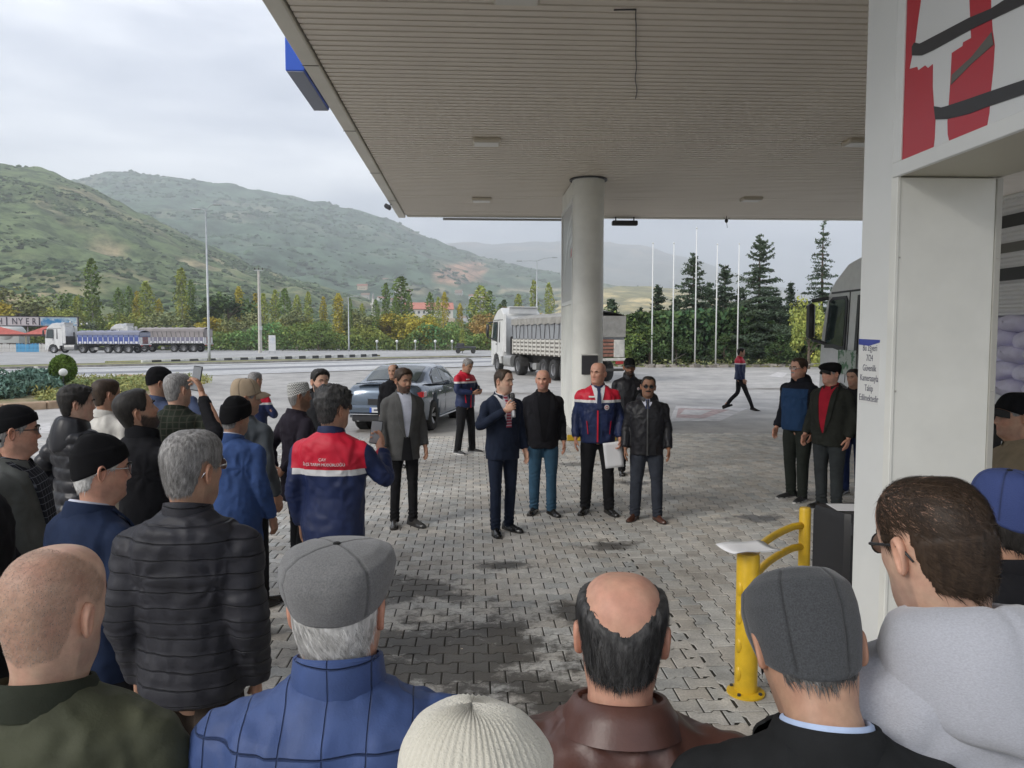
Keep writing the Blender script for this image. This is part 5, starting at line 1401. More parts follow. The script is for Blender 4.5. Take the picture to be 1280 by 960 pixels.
# ------------------------------------------------------------------ saloon car
def car():
    g = Vector((-1.95, 16.5, 0)); hd = -radians(13)
    t = thing('saloon_car', 'dark grey-blue saloon car seen from its rear right behind the man in the grey coat', 'car', g, hd)
    paint = mat('car_paint', (.085, .115, .155), .25, metal=.55, coat=1.0, spec=.6)
    L_, W = 4.62, 1.80
    # stations along y (0 = tail): y, half width at waist, sill z, waist z, deck z (top of body centre)
    st = [(0.0, .70, .42, .80, .86), (.06, .80, .34, .90, .98), (.16, .86, .30, .96, 1.06), (.5, .895, .24, .98, 1.09), (.95, .90, .22, .97, 1.08), (1.5, .90, .21, .96, 1.04), (2.2, .90, .21, .95, 1.0), (3.0, .90, .21, .94, .99), (3.35, .895, .21, .93, .99), (3.8, .885, .22, .86, .93), (4.25, .85, .25, .76, .82), (4.5, .76, .30, .66, .72), (4.62, .62, .38, .56, .6)]
    sec = lambda hw, zs, zw, zd: [(0, zs), (hw * .75, zs), (hw * .96, zs + .03), (hw * .995, zs + (zw - zs) * .35), (hw, zs + (zw - zs) * .62), (hw * .985, zs + (zw - zs) * .85), (hw * .95, zw), (hw * .85, zd - .02), (hw * .5, zd + .015), (0, zd + .02)]
    ys = np.array([s[0] for s in st]); yy = np.concatenate([np.linspace(0, .2, 5), np.linspace(.3, 4.3, 34), np.linspace(4.36, 4.62, 5)])
    V = []; K = 10
    par = [np.interp(yy, ys, [s[k] for s in st]) for k in range(1, 5)]
    for i, y in enumerate(yy):
        s = sec(*[p[i] for p in par])
        full = s + [(-x, z) for x, z in reversed(s[1:-1])]
        for x, z in full:
            # wheel arches
            for wy in (.92, 3.66):
                d = sqrt((y - wy) ** 2 + (max(z, .2) - .33) ** 2)
                if abs(x) > .6 and d < .375 and z < .75: x = math.copysign(min(abs(x), .66), x)
            V.append((x, y, z))
    n = 18; F = []
    for i in range(len(yy) - 1):
        for j in range(n): F.append((i * n + j, i * n + (j + 1) % n, (i + 1) * n + (j + 1) % n, (i + 1) * n + j))
    b = MB(); b.add(V, F + [tuple(range(n - 1, -1, -1)), tuple(range((len(yy) - 1) * n, len(yy) * n))]); b.build('body', paint, t, smooth=True, angle=45)
    # greenhouse
    gh = [(.42, 1.08, .60, 0), (.72, 1.20, .66, .09), (1.1, 1.35, .655, .15), (1.55, 1.445, .64, .17), (2.1, 1.465, .635, .17), (2.6, 1.43, .64, .16), (3.0, 1.27, .68, .10), (3.42, 1.02, .74, 0)]
    gy = np.array([g_[0] for g_ in gh]); q = np.linspace(.42, 3.42, 31); V = []; m_ = 13
    for y in q:
        zt = np.interp(y, gy, [g_[1] for g_ in gh]); ht = np.interp(y, gy, [g_[2] for g_ in gh]); wb = np.interp(y, [.42, .9, 2.8, 3.42], [.78, .845, .845, .80]); zb = np.interp(y, ys, par_z(ys, st)) - .03
        zt = max(zt, zb + .02)
        side = [(wb, zb), (wb - (wb - ht) * .35, zb + (zt - .05 - zb) * .4), (wb - (wb - ht) * .8, zb + (zt - .05 - zb) * .85), (ht, zt - .045), (ht * .85, zt - .012), (ht * .45, zt + .005), (0, zt + .01)]
        for x, z in side + [(-x, z) for x, z in reversed(side[:-1])]: V.append((x, y, z))
    F = [(i * m_ + j, (i + 1) * m_ + j, (i + 1) * m_ + j + 1, i * m_ + j + 1) for i in range(len(q) - 1) for j in range(m_ - 1)]
    b = MB(); b.add(V, F); roof = b.build('roof', paint, t, smooth=True, angle=60)
    def ghx(y, z):
        zt = np.interp(y, gy, [g_[1] for g_ in gh]); ht = np.interp(y, gy, [g_[2] for g_ in gh]); wb = np.interp(y, [.42, .9, 2.8, 3.42], [.78, .845, .845, .80]); zb = np.interp(y, ys, par_z(ys, st)) - .03
        f = np.clip((z - zb) / max(zt - .05 - zb, .05), 0, 1); return wb - (wb - ht) * np.interp(f, [0, .4, .85, 1], [0, .35, .8, 1])
    def side_glass(name, pts, m, off):
        for s in (-1, 1):
            b = MB(); P = [(s * (ghx(y, z) + off), y, z) for y, z in pts]; I = [(s * (ghx(y, z) - .02), y, z) for y, z in pts]; k = len(pts)
            # fan through the middle keeps it close to the curved side
            b.add(P + I, [tuple(range(k))] + [(i, i + k, (i + 1) % k + k, (i + 1) % k) for i in range(k)]); b.build(name, m, t)
    side_glass('window_trim', [(.92, 1.04), (1.15, 1.24), (1.5, 1.36), (2.0, 1.395), (2.5, 1.36), (2.85, 1.22), (3.12, 1.03), (2.2, 1.01), (1.2, 1.03)], M_dark, .006)
    side_glass('rear_window', [(1.02, 1.06), (1.22, 1.22), (1.52, 1.335), (1.86, 1.365), (1.86, 1.04)], M_glass, .012)
    side_glass('front_window', [(1.95, 1.04), (1.95, 1.37), (2.46, 1.335), (2.80, 1.20), (3.0, 1.05)], M_glass, .012)
    # rear screen and windscreen following the surface
    def screen(name, ya, yb, ka, kb):
        V = []; ny, nx = 8, 12
        for i in range(ny + 1):
            y = ya + (yb - ya) * i / ny
            zt = np.interp(y, gy, [g_[1] for g_ in gh]); ht = np.interp(y, gy, [g_[2] for g_ in gh]); k = ka + (kb - ka) * i / ny
            for j in range(nx + 1):
                x = (j / nx * 2 - 1) * ht * k; a = abs(x) / ht
                z = np.interp(a, [0, .45, .85, 1], [zt + .01, zt + .005, zt - .012, zt - .045]) + .012
                V.append((x, y, z))
        F = [(i * (nx + 1) + j, i * (nx + 1) + j + 1, (i + 1) * (nx + 1) + j + 1, (i + 1) * (nx + 1) + j) for i in range(ny) for j in range(nx)]
        b = MB(); b.add(V, F); b.build(name, M_glass, t, smooth=True)
    screen('rear_screen', .56, 1.42, .93, .86); screen('windscreen', 2.72, 3.34, .86, .95)
    # rear details
    M_tl = mat('tail_lamp_red', (.45, .015, .02), .2, coat=1)
    def rear_patch(name, x0, x1, z0, z1, y, m, d=.03, bev=.01):
        b = MB(); b.box(((x0 + x1) / 2, y, (z0 + z1) / 2), (x1 - x0, d, z1 - z0), bev=bev); return b.build(name, m, t)
    for s in (-1, 1):
        b = MB(); P = [(.30, .875), (.55, .885), (.79, .905), (.855, .93), (.86, .80), (.80, .78), (.62, .815), (.40, .84)]
        V = [(s * x, (.045 + .10 * max(0, (x - .62) / .25)) - .035, z) for x, z in P]; V2 = [(x, y + .08, z) for x, y, z in V]; k = len(P)
        b.add(V + V2, [tuple(range(k)), tuple(range(2 * k - 1, k - 1, -1))] + [(i, (i + 1) % k, (i + 1) % k + k, i + k) for i in range(k)])
        b.build('tail_lamp', M_tl, t)
        b = MB(); b.box((s * .885, .20, .86), (.03, .22, .12), bev=.01); b.build('lamp_side', M_tl, t)
        b = MB(); b.lathe([(.045, -.05), (.045, .05)], 14, (s * .56, .02, .31), Euler((pi / 2, 0, 0)).to_matrix(), close=False); b.build('exhaust', M_chrome, t)
        b = MB(); b.box((s * .98, 2.78, 1.08), (.2, .12, .13), bev=.04); b.tube([(s * .88, 2.82, 1.04), (s * .96, 2.8, 1.06)], .02, 6); b.build('mirror', paint, t, smooth=True, angle=45)
        for y in (1.35, 2.3):
            b = MB(); b.box((s * .905, y, .86), (.025, .18, .025), bev=.008); b.build('door_handle', M_chrome, t)
        for y in (1.02, 1.9, 2.98):
            b = MB(); b.box((s * .897, y, .62), (.006, .008, .62)); b.build('door_seam', M_dark, t)
        b = MB(); b.box((s * .905, 2.25, .26), (.02, 1.9, .03), bev=.005); b.build('sill_strip', M_chrome, t)
        for wy in (.92, 3.66):
            wheel(t, (s * .80, wy, .33), r=.33, w=.21, side=s, style='car')
            b = MB(); b.lathe([(0, -.14), (.37, -.14), (.37, .1), (0, .1)], 20, (s * .70, wy, .34), Euler((0, pi / 2, 0)).to_matrix()); b.build('wheel_arch', mat('deep_black'), t)
    rear_patch('boot_lip', -.62, .62, 1.075, 1.10, .10, paint, .12)
    rear_patch('bumper', -.80, .80, .42, .62, -.0, paint, .14, .05)
    rear_patch('diffuser', -.70, .70, .26, .42, .03, M_dark, .14, .03)
    rear_patch('chrome_strip', -.72, .72, .415, .435, -.06, M_chrome, .03, .005)
    rear_patch('plate_recess', -.34, .34, .60, .76, .02, M_dark, .06)
    rear_patch('number_plate', -.26, .26, .47, .58, -.082, mat('plate_white', (.66, .66, .66), .4), .012, .003)
    rear_patch('plate_band', -.26, -.22, .472, .578, -.090, mat('sign_blue'), .006, .001)
    rear_patch('plate_print', -.17, .20, .505, .545, -.0895, mat('ink_grey'), .004, .001)
    b = MB(); b.lathe([(0, -.01), (.05, -.01), (.05, .01), (0, .012)], 16, (0, -.0, .88), Euler((pi / 2, 0, 0)).to_matrix()); b.build('badge', M_chrome, t)
def par_z(ys, st): return [s[4] for s in st]
car()

# ------------------------------------------------------------------ roadside restaurant on the far left
def restaurant():
    D = 108; c = at(8, 420, D)
    s = thing('rooftop_sign', 'long white billboard with large dark letters and a blue picture end above the red roofs', 'sign', (c.x, c.y, 0), radians(30))
    zc = CAM_H + (420 - 402) / F_PX * D
    def lx(px):      # along-sign coordinate of a photograph column
        return (px - 8) / F_PX * D * 1.0
    b = MB(); b.box((lx(-20), 0, zc), (lx(84) - lx(-124), .25, 1.25), bev=.03); b.build('board', mat('sign_white'), s)
    b = MB(); b.box((lx(-20), -.02, zc + .68), (lx(84) - lx(-124) + .2, .35, .12)); b.box((lx(-20), -.02, zc - .68), (lx(84) - lx(-124) + .2, .35, .12)); b.box((lx(84), -.02, zc), (.18, .35, 1.4)); b.build('frame', M_dm, s)
    b = MB(); b.box((lx(63), -.14, zc), (lx(82) - lx(44), .03, 1.15)); b.build('picture', mat('sign_picture', (.55, .70, .72), .5, col2=(.05, .28, .55), vs=.9, ramp=(.45, .6)), s)
    ink = mat('sign_ink', (.05, .05, .07), .5)
    for txt, px in (('H', 2), ('N', 17), ('Y', 23), ('E', 30), ('R', 37)):
        link('letter', text_mesh(txt, 1.25, ink, .03), s, (lx(px), -.16, zc - .43), (pi / 2, 0, 0), (.72, 1, 1))
    for px in (9, 42.5):
        b = MB(); b.box((lx(px), -.15, zc), (.16, .04, 1.1)); b.build('letter', ink, s)
    for px in (-90, -50, -10, 30, 78):
        b = MB(); b.tube([(lx(px), .1, 0), (lx(px), .1, zc - .6)], .08, 6); b.build('post', M_galv, s)
    for px, w, lab in ((-2, 7.4, 'open kiosk with a low red tiled roof below the left end of the billboard'), (58, 5.6, 'open kiosk with a red roof half hidden by the first truck cab')):
        g = at(px, 420, D - 1); t = thing('kiosk', lab, 'kiosk', (g.x, g.y, 0), radians(30))
        hw = w / 2; z0 = 2.35; z1 = 3.45
        b = MB(); b.add([(-hw, -1.8, z0), (hw, -1.8, z0), (hw, 1.8, z0), (-hw, 1.8, z0), (0, 0, z1), (0, 0, z1)], [(0, 1, 4), (1, 2, 4), (2, 3, 4), (3, 0, 4), (3, 2, 1, 0)])
        b.build('roof', mat('kiosk_red', (.50, .13, .10), .8, var=.15, vs=3), t)
        b = MB(); b.box((0, 0, z0 - .14), (w * .94, 3.3, .26)); b.build('beam', mat('kiosk_brown', (.16, .10, .08), .8), t)
        for x in (-hw * .85, hw * .85):
            for y in (-1.5, 1.5):
                b = MB(); b.box((x, y, 1.1), (.14, .14, 2.2)); b.build('post', mat('post_tan', (.45, .40, .25), .8), t)
        b = MB(); b.box((0, 1.4, .6), (w * .8, .1, 1.1)); b.build('back_wall', mat('kiosk_brown'), t)
    # parked pale car roof above the first kiosk is really a low dome tent
    g = at(14, 420, D + 4); t = thing('dome_tent', 'pale dome-shaped tent roof behind the left kiosk', 'tent', (g.x, g.y, 0))
    b = MB(); b.ell((0, 0, 2.4), (2.0, 1.6, 1.5), 16, 10); b.build('shell', mat('tent_white', (.55, .58, .56), .7), t, smooth=True)
    b = MB(); b.box((0, 0, 1.1), (3.6, 2.6, 2.2)); b.build('wall', mat('tent_white'), t)
    # picket fence, white and blue stretches
    a = at(-40, 420, 103); e = at(62, 420, 103); d = e - a; n = int(d.length / .17)
    t = thing('picket_fence', 'low picket fence with white boards and a bright blue stretch in front of the kiosks', 'fence', (a.x, a.y, 0), atan2(d.y, d.x))
    pw = mat('picket_white', (.58, .57, .54), .8, var=.15, vs=3); pb = mat('picket_blue', (.08, .34, .58), .7, var=.15, vs=3)
    me = []
    for m in (pw, pb):
        q = MB(); q.prism([(-.065, 0), (.065, 0), (.065, 1.0), (0, 1.12), (-.065, 1.0)], -.015, .015, axis='y'); me.append(q.mesh('picket', m))
    for i in range(n):
        px = -40 + 102 * i / n
        link('picket', me[1 if 20 < px < 50 else 0], t, (i * .17, 0, .02), (RNG.uniform(-.03, .03), 0, 0), (1, 1, RNG.uniform(.93, 1.07)))
    b = MB()
    for z in (.3, .85): b.box((d.length / 2, .03, z), (d.length, .03, .08))
    b.build('rail', pw, t)
    # string of white bulbs
    p1 = at(84, 400, D); p2 = at(112, 403, D + 2)
    b = MB(); pts = [p1.lerp(p2, i / 8) - Vector((0, 0, .25 * sin(pi * i / 8))) for i in range(9)]; b.tube([q - p1 for q in pts], .015, 4)
    st = thing('string_lights', 'sagging string of white bulbs between the billboard and the truck', 'string lights', p1)
    b.build('wire', M_dark, st)
    q = MB(); q.ell((0, 0, -.12), (.12, .12, .14), 8, 6); mb = q.mesh('bulb', mat('lamp_glass_white'))
    for k in (1, 3, 5, 7): link('bulb', mb, st, pts[k] - p1)
restaurant()
# ================================================================== PEOPLE
def skin_mat(name, c, red=(.30, .10, .07)):
    m = mat(name, c, .52, tint='tint', var=.10, vs=38, spec=.35, sss=.08, bump=.25, bs=240, bd=.0015); return m
SK = {'a': skin_mat('skin_light', (.56, .35, .255)), 'b': skin_mat('skin_tan', (.42, .245, .165)), 'c': skin_mat('skin_ruddy', (.53, .29, .205)), 'd': skin_mat('skin_dark', (.27, .145, .09))}
M_eye = mat('eye_white', (.55, .50, .46), .25); M_iris = mat('eye_iris', (.02, .012, .008), .15)
def hair_mat(name, c, c2=None): return mat('hair_' + name, c, .55, tint='tint', col2=c2, vs=120, spec=.3, stretch=(1, 1, .18), ramp=(.3, .7))
HR = {'black': hair_mat('black', (.010, .009, .008), (.028, .024, .021)), 'brown': hair_mat('brown', (.022, .014, .009), (.06, .038, .024)), 'grey': hair_mat('grey', (.11, .105, .10), (.34, .33, .32)),
      'white': hair_mat('white', (.38, .37, .35), (.66, .65, .63)), 'salt': hair_mat('salt_and_pepper', (.010, .010, .010), (.075, .073, .072)), 'stubble': hair_mat('stubble', (.20, .17, .15), (.36, .32, .28)),
      'darkgrey': hair_mat('dark_grey', (.035, .033, .031), (.15, .145, .14))}
# ---- head profile tables (z from chin)
HZ = np.array([-.125, -.10, -.06, -.03, -.012, 0.0, .012, .03, .05, .075, .10, .125, .15, .175, .195, .21, .222, .231, .235])
HF = np.array([.060, .052, .049, .052, .066, .083, .091, .092, .089, .091, .092, .092, .096, .094, .086, .073, .056, .034, .0])
HB = np.array([.078, .070, .066, .068, .071, .073, .075, .078, .084, .092, .099, .103, .105, .103, .096, .084, .065, .040, .0])
HW = np.array([.078, .066, .060, .060, .058, .056, .058, .062, .067, .071, .074, .0765, .0785, .078, .073, .064, .050, .031, .0])
def head_pts(nphi, nz, o=None):
    """returns P (nz,nphi,3), phi, z ; local origin: chin level, neck axis; +Y is the face"""
    o = o or {}
    fat = o.get('fat', 1.0)
    s = np.linspace(-1, 1, nphi, endpoint=False); phi = pi * (.5 * s + .5 * np.sign(s) * np.abs(s) ** 2.2) if nphi < 100 else pi * s
    phi = np.where(s == -1, -pi, phi)
    zs = np.concatenate([np.linspace(-.125, .19, int(nz * .78), endpoint=False), (.19 + .045 * np.sin(np.linspace(0, pi / 2, nz - int(nz * .78))))])
    zs = np.minimum(zs, .235)
    f = np.interp(zs, HZ, HF); b = np.interp(zs, HZ, HB); w = np.interp(zs, HZ, HW)
    # dome: exact ellipsoidal closing keeps the crown round
    top = zs > .150
    k = np.sqrt(np.clip(1 - ((zs - .150) / .0850) ** 2, 0, 1)); 
    f = np.where(top, .0955 * k ** .62, f); b = np.where(top, .105 * k ** .62, b); w = np.where(top, .0785 * k ** .68, w)
    for _ in range(4 if nz < 70 else 8):
        for a in (f, b, w): a[1:-1] = (a[:-2] + 2 * a[1:-1] + a[2:]) / 4
    jaw = np.exp(-((zs - .02) / .05) ** 2); w = w * (1 + (fat - 1) * (.4 + jaw)); f = f * (1 + (fat - 1) * .5 * jaw)
    neck = np.clip((-.005 - zs) / .03, 0, 1); w = w * (1 + (fat - 1) * neck * .8); b = b * (1 + (fat - 1) * neck * .8); f = f * (1 + (fat - 1) * neck * .8)
    c, sn = np.cos(phi)[None, :], np.sin(phi)[None, :]
    e = .88
    cx = np.sign(sn) * np.abs(sn) ** e; cy = np.sign(c) * np.abs(c) ** e
    Y = np.where(c > 0, f[:, None] * cy, b[:, None] * cy) ; X = w[:, None] * cx
    Z = np.repeat(zs[:, None], nphi, 1)
    P = np.stack([X, Y, Z], 2)
    front = np.clip(c, 0, 1) ** 1
    ax = np.abs(X)
    def g(x0, z0, sx, sz): return np.exp(-((ax - x0) / sx) ** 2 - ((Z - z0) / sz) ** 2) * (c > 0)
    nose = o.get('nose', 1.0)
    ridge = np.interp(Z[:, 0], [.066, .074, .082, .10, .122, .135], [0, .010, .024, .014, .006, 0])[:, None] * np.exp(-(ax / np.interp(Z[:, 0], [.07, .085, .12], [.017, .015, .009])[:, None]) ** 2) * (c > 0) * nose
    d = ridge - .011 * g(.031, .121, .016, .011) + .005 * g(.030, .139, .024, .007) + .004 * g(0, .138, .02, .008) + .006 * g(.046, .092, .018, .016) \
        + .004 * g(0, .0575, .021, .005) + .005 * g(0, .0435, .018, .005) - .004 * g(0, .0505, .024, .0028) - .004 * g(0, .030, .02, .006) + .005 * g(0, .014, .022, .012) - .006 * g(.062, .06, .014, .02) - .003 * g(.05, .155, .02, .015)
    P[:, :, 1] += d
    P[:, :, 0] += np.sign(X) * (.007 * np.exp(-((ax - .014) / .007) ** 2 - ((Z - .080) / .009) ** 2)) * (c > .8)
    P[:, :, 1] += .022 * np.clip((Z - (-.09)) / .10, 0, 1) - .006       # the head sits forward of the neck root
    return P, phi, zs
def head_pose(P, yaw, pitch, roll=0.0):
    """turn about the neck; blends to nothing at the neck root (z=-.125)"""
    sh = P.shape; Q = P.reshape(-1, 3).copy()
    k = np.clip((Q[:, 2] + .115) / .12, 0, 1); k = k * k * (3 - 2 * k)
    piv = np.array([0, .0, -.02])
    q = Q - piv
    a = -radians(yaw) * k; ca, sa = np.cos(a), np.sin(a)      # yaw>0 turns to the person's right
    p_ = radians(pitch) * k; cp, sp_ = np.cos(p_), np.sin(p_)     # pitch>0 looks up
    r_ = radians(roll) * k; cr, sr = np.cos(r_), np.sin(r_)
    y = q[:, 1] * cp - q[:, 2] * sp_; z = q[:, 1] * sp_ + q[:, 2] * cp; x = q[:, 0]
    x2 = x * cr + z * sr; z2 = -x * sr + z * cr
    X = x2 * ca - y * sa; Y = x2 * sa + y * ca
    return (np.stack([X, Y, z2], 1) + piv).reshape(sh)
def grid_faces(nr, nc, wrap=True, off=0):
    i, j = np.meshgrid(np.arange(nr - 1), np.arange(nc if wrap else nc - 1), indexing='ij')
    a = (i * nc + j).ravel(); b = (i * nc + (j + 1) % nc).ravel()
    return np.stack([a, b, b + nc, a + nc], 1) + off
def normals_grid(P):
    dz = np.gradient(P, axis=0); dp = (np.roll(P, -1, 1) - np.roll(P, 1, 1))
    n = np.cross(dz, dp); l = np.linalg.norm(n, axis=2, keepdims=True); n = n / (l + 1e-9)
    n[-1] = (0, 0, 1)
    return n
_ear = None
def ear_geo(side):
    """ear in head space; returns verts, faces (tris/quads as quads)"""
    nr, nt = 9, 20; V = []
    for r_ in np.linspace(0, 1, nr):
        for j in range(nt):
            t = 2 * pi * j / nt
            ry = .0175 * (1 + .18 * sin(t)) ; rz = .033
            y = -r_ * cos(t) * ry; z = r_ * sin(t) * rz
            h = .012 * exp(-((r_ - .86) / .15) ** 2) * (.55 + .45 * (1 - cos(t + .0)) / 2 + .3 * max(0, sin(t))) + .005 * exp(-((r_ - .5) / .14) ** 2) - .006 * exp(-(r_ / .42) ** 2)
            V.append((h + .006, y, z - .004 * cos(t) * r_))
    for k, (rr, hh) in enumerate([(1.03, .004), (.85, -.004), (.55, -.014)]):
        for j in range(nt):
            t = 2 * pi * j / nt; V.append((hh, -rr * cos(t) * .0175 * (1 + .18 * sin(t)) + .004 * k, rr * sin(t) * .033))
    V = np.array(V); F = grid_faces(nr + 3, nt)
    fl = radians(24)
    x = V[:, 0] * cos(fl) - V[:, 1] * sin(fl) ; y = V[:, 0] * sin(fl) * 0 + V[:, 1] * cos(fl)
    # flare: the rear rim stands away from the skull
    V = np.stack([x, y - .0, V[:, 2]], 1)
    V += np.array([.0775, -.004, .104 + .004])
    if side < 0: V[:, 0] *= -1; F = F[:, ::-1]
    return V, F
HAIRLINE = ([0, 30, 50, 62, 76, 86, 96, 108, 116, 130, 180], [.196, .194, .176, .145, .115, .122, .150, .146, .085, .045, .032])
def hair_mask(P0, phi, zs, style):
    """1 inside the hair"""
    Z = P0[:, :, 2]; A = np.degrees(np.abs(phi))[None, :] * np.ones_like(Z)
    line = np.interp(A, *HAIRLINE)
    if style.get('recede'): line = line + style['recede'] * np.exp(-((A - 40) / 32) ** 2)
    m = (Z - line) / .010
    C = P0 - np.array([0, .018, .12]); d = C / np.linalg.norm(C, axis=2, keepdims=True)
    if style.get('bald'):            # direction and half-angle of the bald patch
        ax, ang, ell = style['bald']; ax = np.array(ax) / np.linalg.norm(ax)
        sag = np.degrees(np.arctan2(d[:, :, 1], d[:, :, 2]) - np.arctan2(ax[1], ax[2])); lat = np.degrees(np.arcsin(np.clip(d[:, :, 0], -1, 1)))
        a = np.sqrt((lat * (1 + ell)) ** 2 + sag ** 2)
        m = np.minimum(m, (a - ang) / style.get('edge', 6))
    n = fbm(P0.reshape(-1, 3) * np.array([1, 1, .35]), 150, 2, 3).reshape(Z.shape)
    return np.clip(m + (n - .5) * style.get('ragged', .8), 0, 1)
def shell(P0, N0, thick, cut=-.003):
    return P0 + N0 * np.where(thick > .0003, thick, cut)[:, :, None]
def strands(P, N, mask, n, length, seed, comb=(0, -.3, -1), lift=.35, width=.0009, curl=.3):
    """tapered hair ribbons laid over the shell"""
    rs = np.random.RandomState(seed); nr, nc, _ = P.shape
    i = rs.randint(1, nr - 2, n * 4); j = rs.randint(0, nc, n * 4)
    area = np.linalg.norm(P[i, (j + 1) % nc] - P[i, j], axis=1) * np.linalg.norm(P[i + 1, j] - P[i, j], axis=1)
    keep = (mask[i, j] > .2) & (rs.rand(n * 4) < area / np.percentile(area, 85)); i, j = i[keep][:n], j[keep][:n]; n = len(i)
    f = rs.rand(n, 1); g_ = rs.rand(n, 1)
    p = P[i, j] * (1 - f) + P[i, (j + 1) % nc] * f; p = p * (1 - g_) + P[i + 1, j] * g_
    nn = N[i, j]; c = np.array(comb, float)[None] + rs.normal(size=(n, 3)) * curl
    if isinstance(comb, str): pass
    t = c - nn * (c * nn).sum(1)[:, None]; t /= np.linalg.norm(t, axis=1)[:, None] + 1e-9
    L_ = length * (.6 + .7 * rs.rand(n, 1)); side = np.cross(nn, t); w = width * (.6 + .8 * rs.rand(n, 1))
    lf = lift * (.5 + rs.rand(n, 1))
    p0 = p - nn * .001; p1 = p + t * L_ * .5 + nn * L_ * lf * .4; p2 = p + t * L_ + nn * L_ * lf * .45 - np.array([0, 0, 1]) * L_ * .1
    V = np.stack([p0 - side * w, p0 + side * w, p1 + side * w * .8, p1 - side * w * .8, p2 + side * w * .15, p2 - side * w * .15], 1).reshape(-1, 3)
    b = np.arange(n)[:, None] * 6
    F = np.concatenate([b + np.array([[0, 1, 2, 3]]), b + np.array([[3, 2, 4, 5]])])
    tn = .6 + .75 * rs.rand(n); col = np.repeat(np.stack([tn, tn, tn], 1), 6, 0)
    return V, F, col
# ---- hats: a grid wrapped round the skull, defined by a slanted rim plane
def hat_grid(kind, nphi, o):
    P0, phi, zs = head_pts(nphi, 60)
    cen = np.array([0, .018, .10])
    zr_f, zr_b = o.get('rim', (.175, .085)); nt = o.get('nt', 34)
    t = np.linspace(0, 1, nt); out = np.zeros((nt, nphi, 3)); c = np.cos(phi)
    rimz = (zr_f + zr_b) / 2 + (zr_f - zr_b) / 2 * c
    base = np.zeros((nphi, 3))
    for j in range(nphi):
        col = P0[:, j]
        base[j] = [np.interp(rimz[j], col[:, 2], col[:, k]) for k in range(3)]
    top = np.array([0, o.get('topy', .005), o.get('topz', .247)])
    rim_c = np.array([0, base[:, 1].mean(), 0])
    for a in range(nt):
        tt = t[a]
        if kind == 'beanie':
            ang = tt * pi / 2; r = cos(ang) ** o.get('rp', .75) * (1 + .05 * sin(ang * 2)); h = sin(ang) ** .9
        elif kind == 'flat':
            r = np.interp(tt, [0, .06, .2, .38, .55, .72, .88, 1], [1.0, 1.03, 1.14, 1.19, 1.12, .86, .45, 0]); h = np.interp(tt, [0, .06, .2, .38, .55, .72, .88, 1], [0, .06, .30, .58, .79, .92, .985, 1.0])
        elif kind == 'taq':
            r = np.interp(tt, [0, .5, .7, .8, .9, 1], [1.0, .97, .93, .82, .5, 0]); h = np.interp(tt, [0, .5, .7, .8, .9, 1], [0, .62, .86, .95, 1.0, 1.0])
        else:
            ang = tt * pi / 2; r = cos(ang) ** .48 * (1 + .03 * sin(2 * ang)); h = sin(ang) ** .95
        q = rim_c[None, :] * (1 - h) + 0
        xy = (base[:, :2] - rim_c[:2]) * r
        ctr = np.array([0, rim_c[1] * (1 - h) + top[1] * h])
        out[a, :, :2] = ctr + xy
        out[a, :, 2] = rimz * (1 - h) + top[2] * h
    N = normals_grid(out)
    th = o.get('thick', .006)
    fl = np.ones((nt, 1)) * th
    if kind == 'beanie':
        fold = o.get('fold', .3); fl = np.where(t < fold, th * 1.9, th)[:, None] + .002 * np.cos(phi * 3 + 1)[None, :]
    if kind == 'flat':
        fwd = np.clip(c, 0, 1) ** 2
        k = np.interp(t, [0, .15, .4, .7, 1], [.0, .45, 1, .5, 0])[:, None] * fwd[None, :]
        out[:, :, 1] += k * .035; out[:, :, 2] -= k * .022
    out = out + N * fl[:, :, None] if True else out
    wr = (fbm(out.reshape(-1, 3), o.get('wf', 22), 3, o.get('seed', 1)).reshape(nt, nphi) - .5) * o.get('wr', .006) * np.sin(np.clip(t * 1.1, 0, 1) * pi)[:, None]
    out += N * wr[:, :, None]
    col = np.ones((nt, nphi, 3))
    if o.get('panels'):
        k = o['panels']; ph = (phi[None, :] * k / (2 * pi) + o.get('pshift', 0)) % 1; dd = np.minimum(ph, 1 - ph) * 2 * pi / k
        rad = np.linalg.norm(out[:, :, :2] - out[-1, 0, :2], axis=2)
        g_ = np.exp(-((dd * rad) / .0030) ** 2) * (t[:, None] > .05)
        out -= N * (g_ * .0022)[:, :, None]; col *= (1 - .55 * g_)[:, :, None]
    if o.get('rib'):
        k = o['rib']; rb = np.cos(phi * k)[None, :] * np.ones((nt, 1)); out += N * (rb * .0011)[:, :, None]; col *= (1 + .10 * rb)[:, :, None]
    if o.get('zig'):
        z = t[:, None] * 8 * np.ones((1, nphi)); zz = np.abs(((phi[None, :] * 14 / pi) % 1) - .5) * 2
        m = (((z + zz * 1.1) % 1.35) < .58); col = np.where(m[:, :, None], np.array([.05, .05, .06]), np.array([1.0, 1.0, .98]))
    # inner lip closes the rim
    lip = base[None] - N[:1] * .004; lip2 = lip.copy(); lip2[:, :, 2] += .012
    out = np.concatenate([lip2, lip, out], 0); col = np.concatenate([col[:1] * .8, col[:1] * .8, col], 0)
    return out, col, (base, rimz, phi)

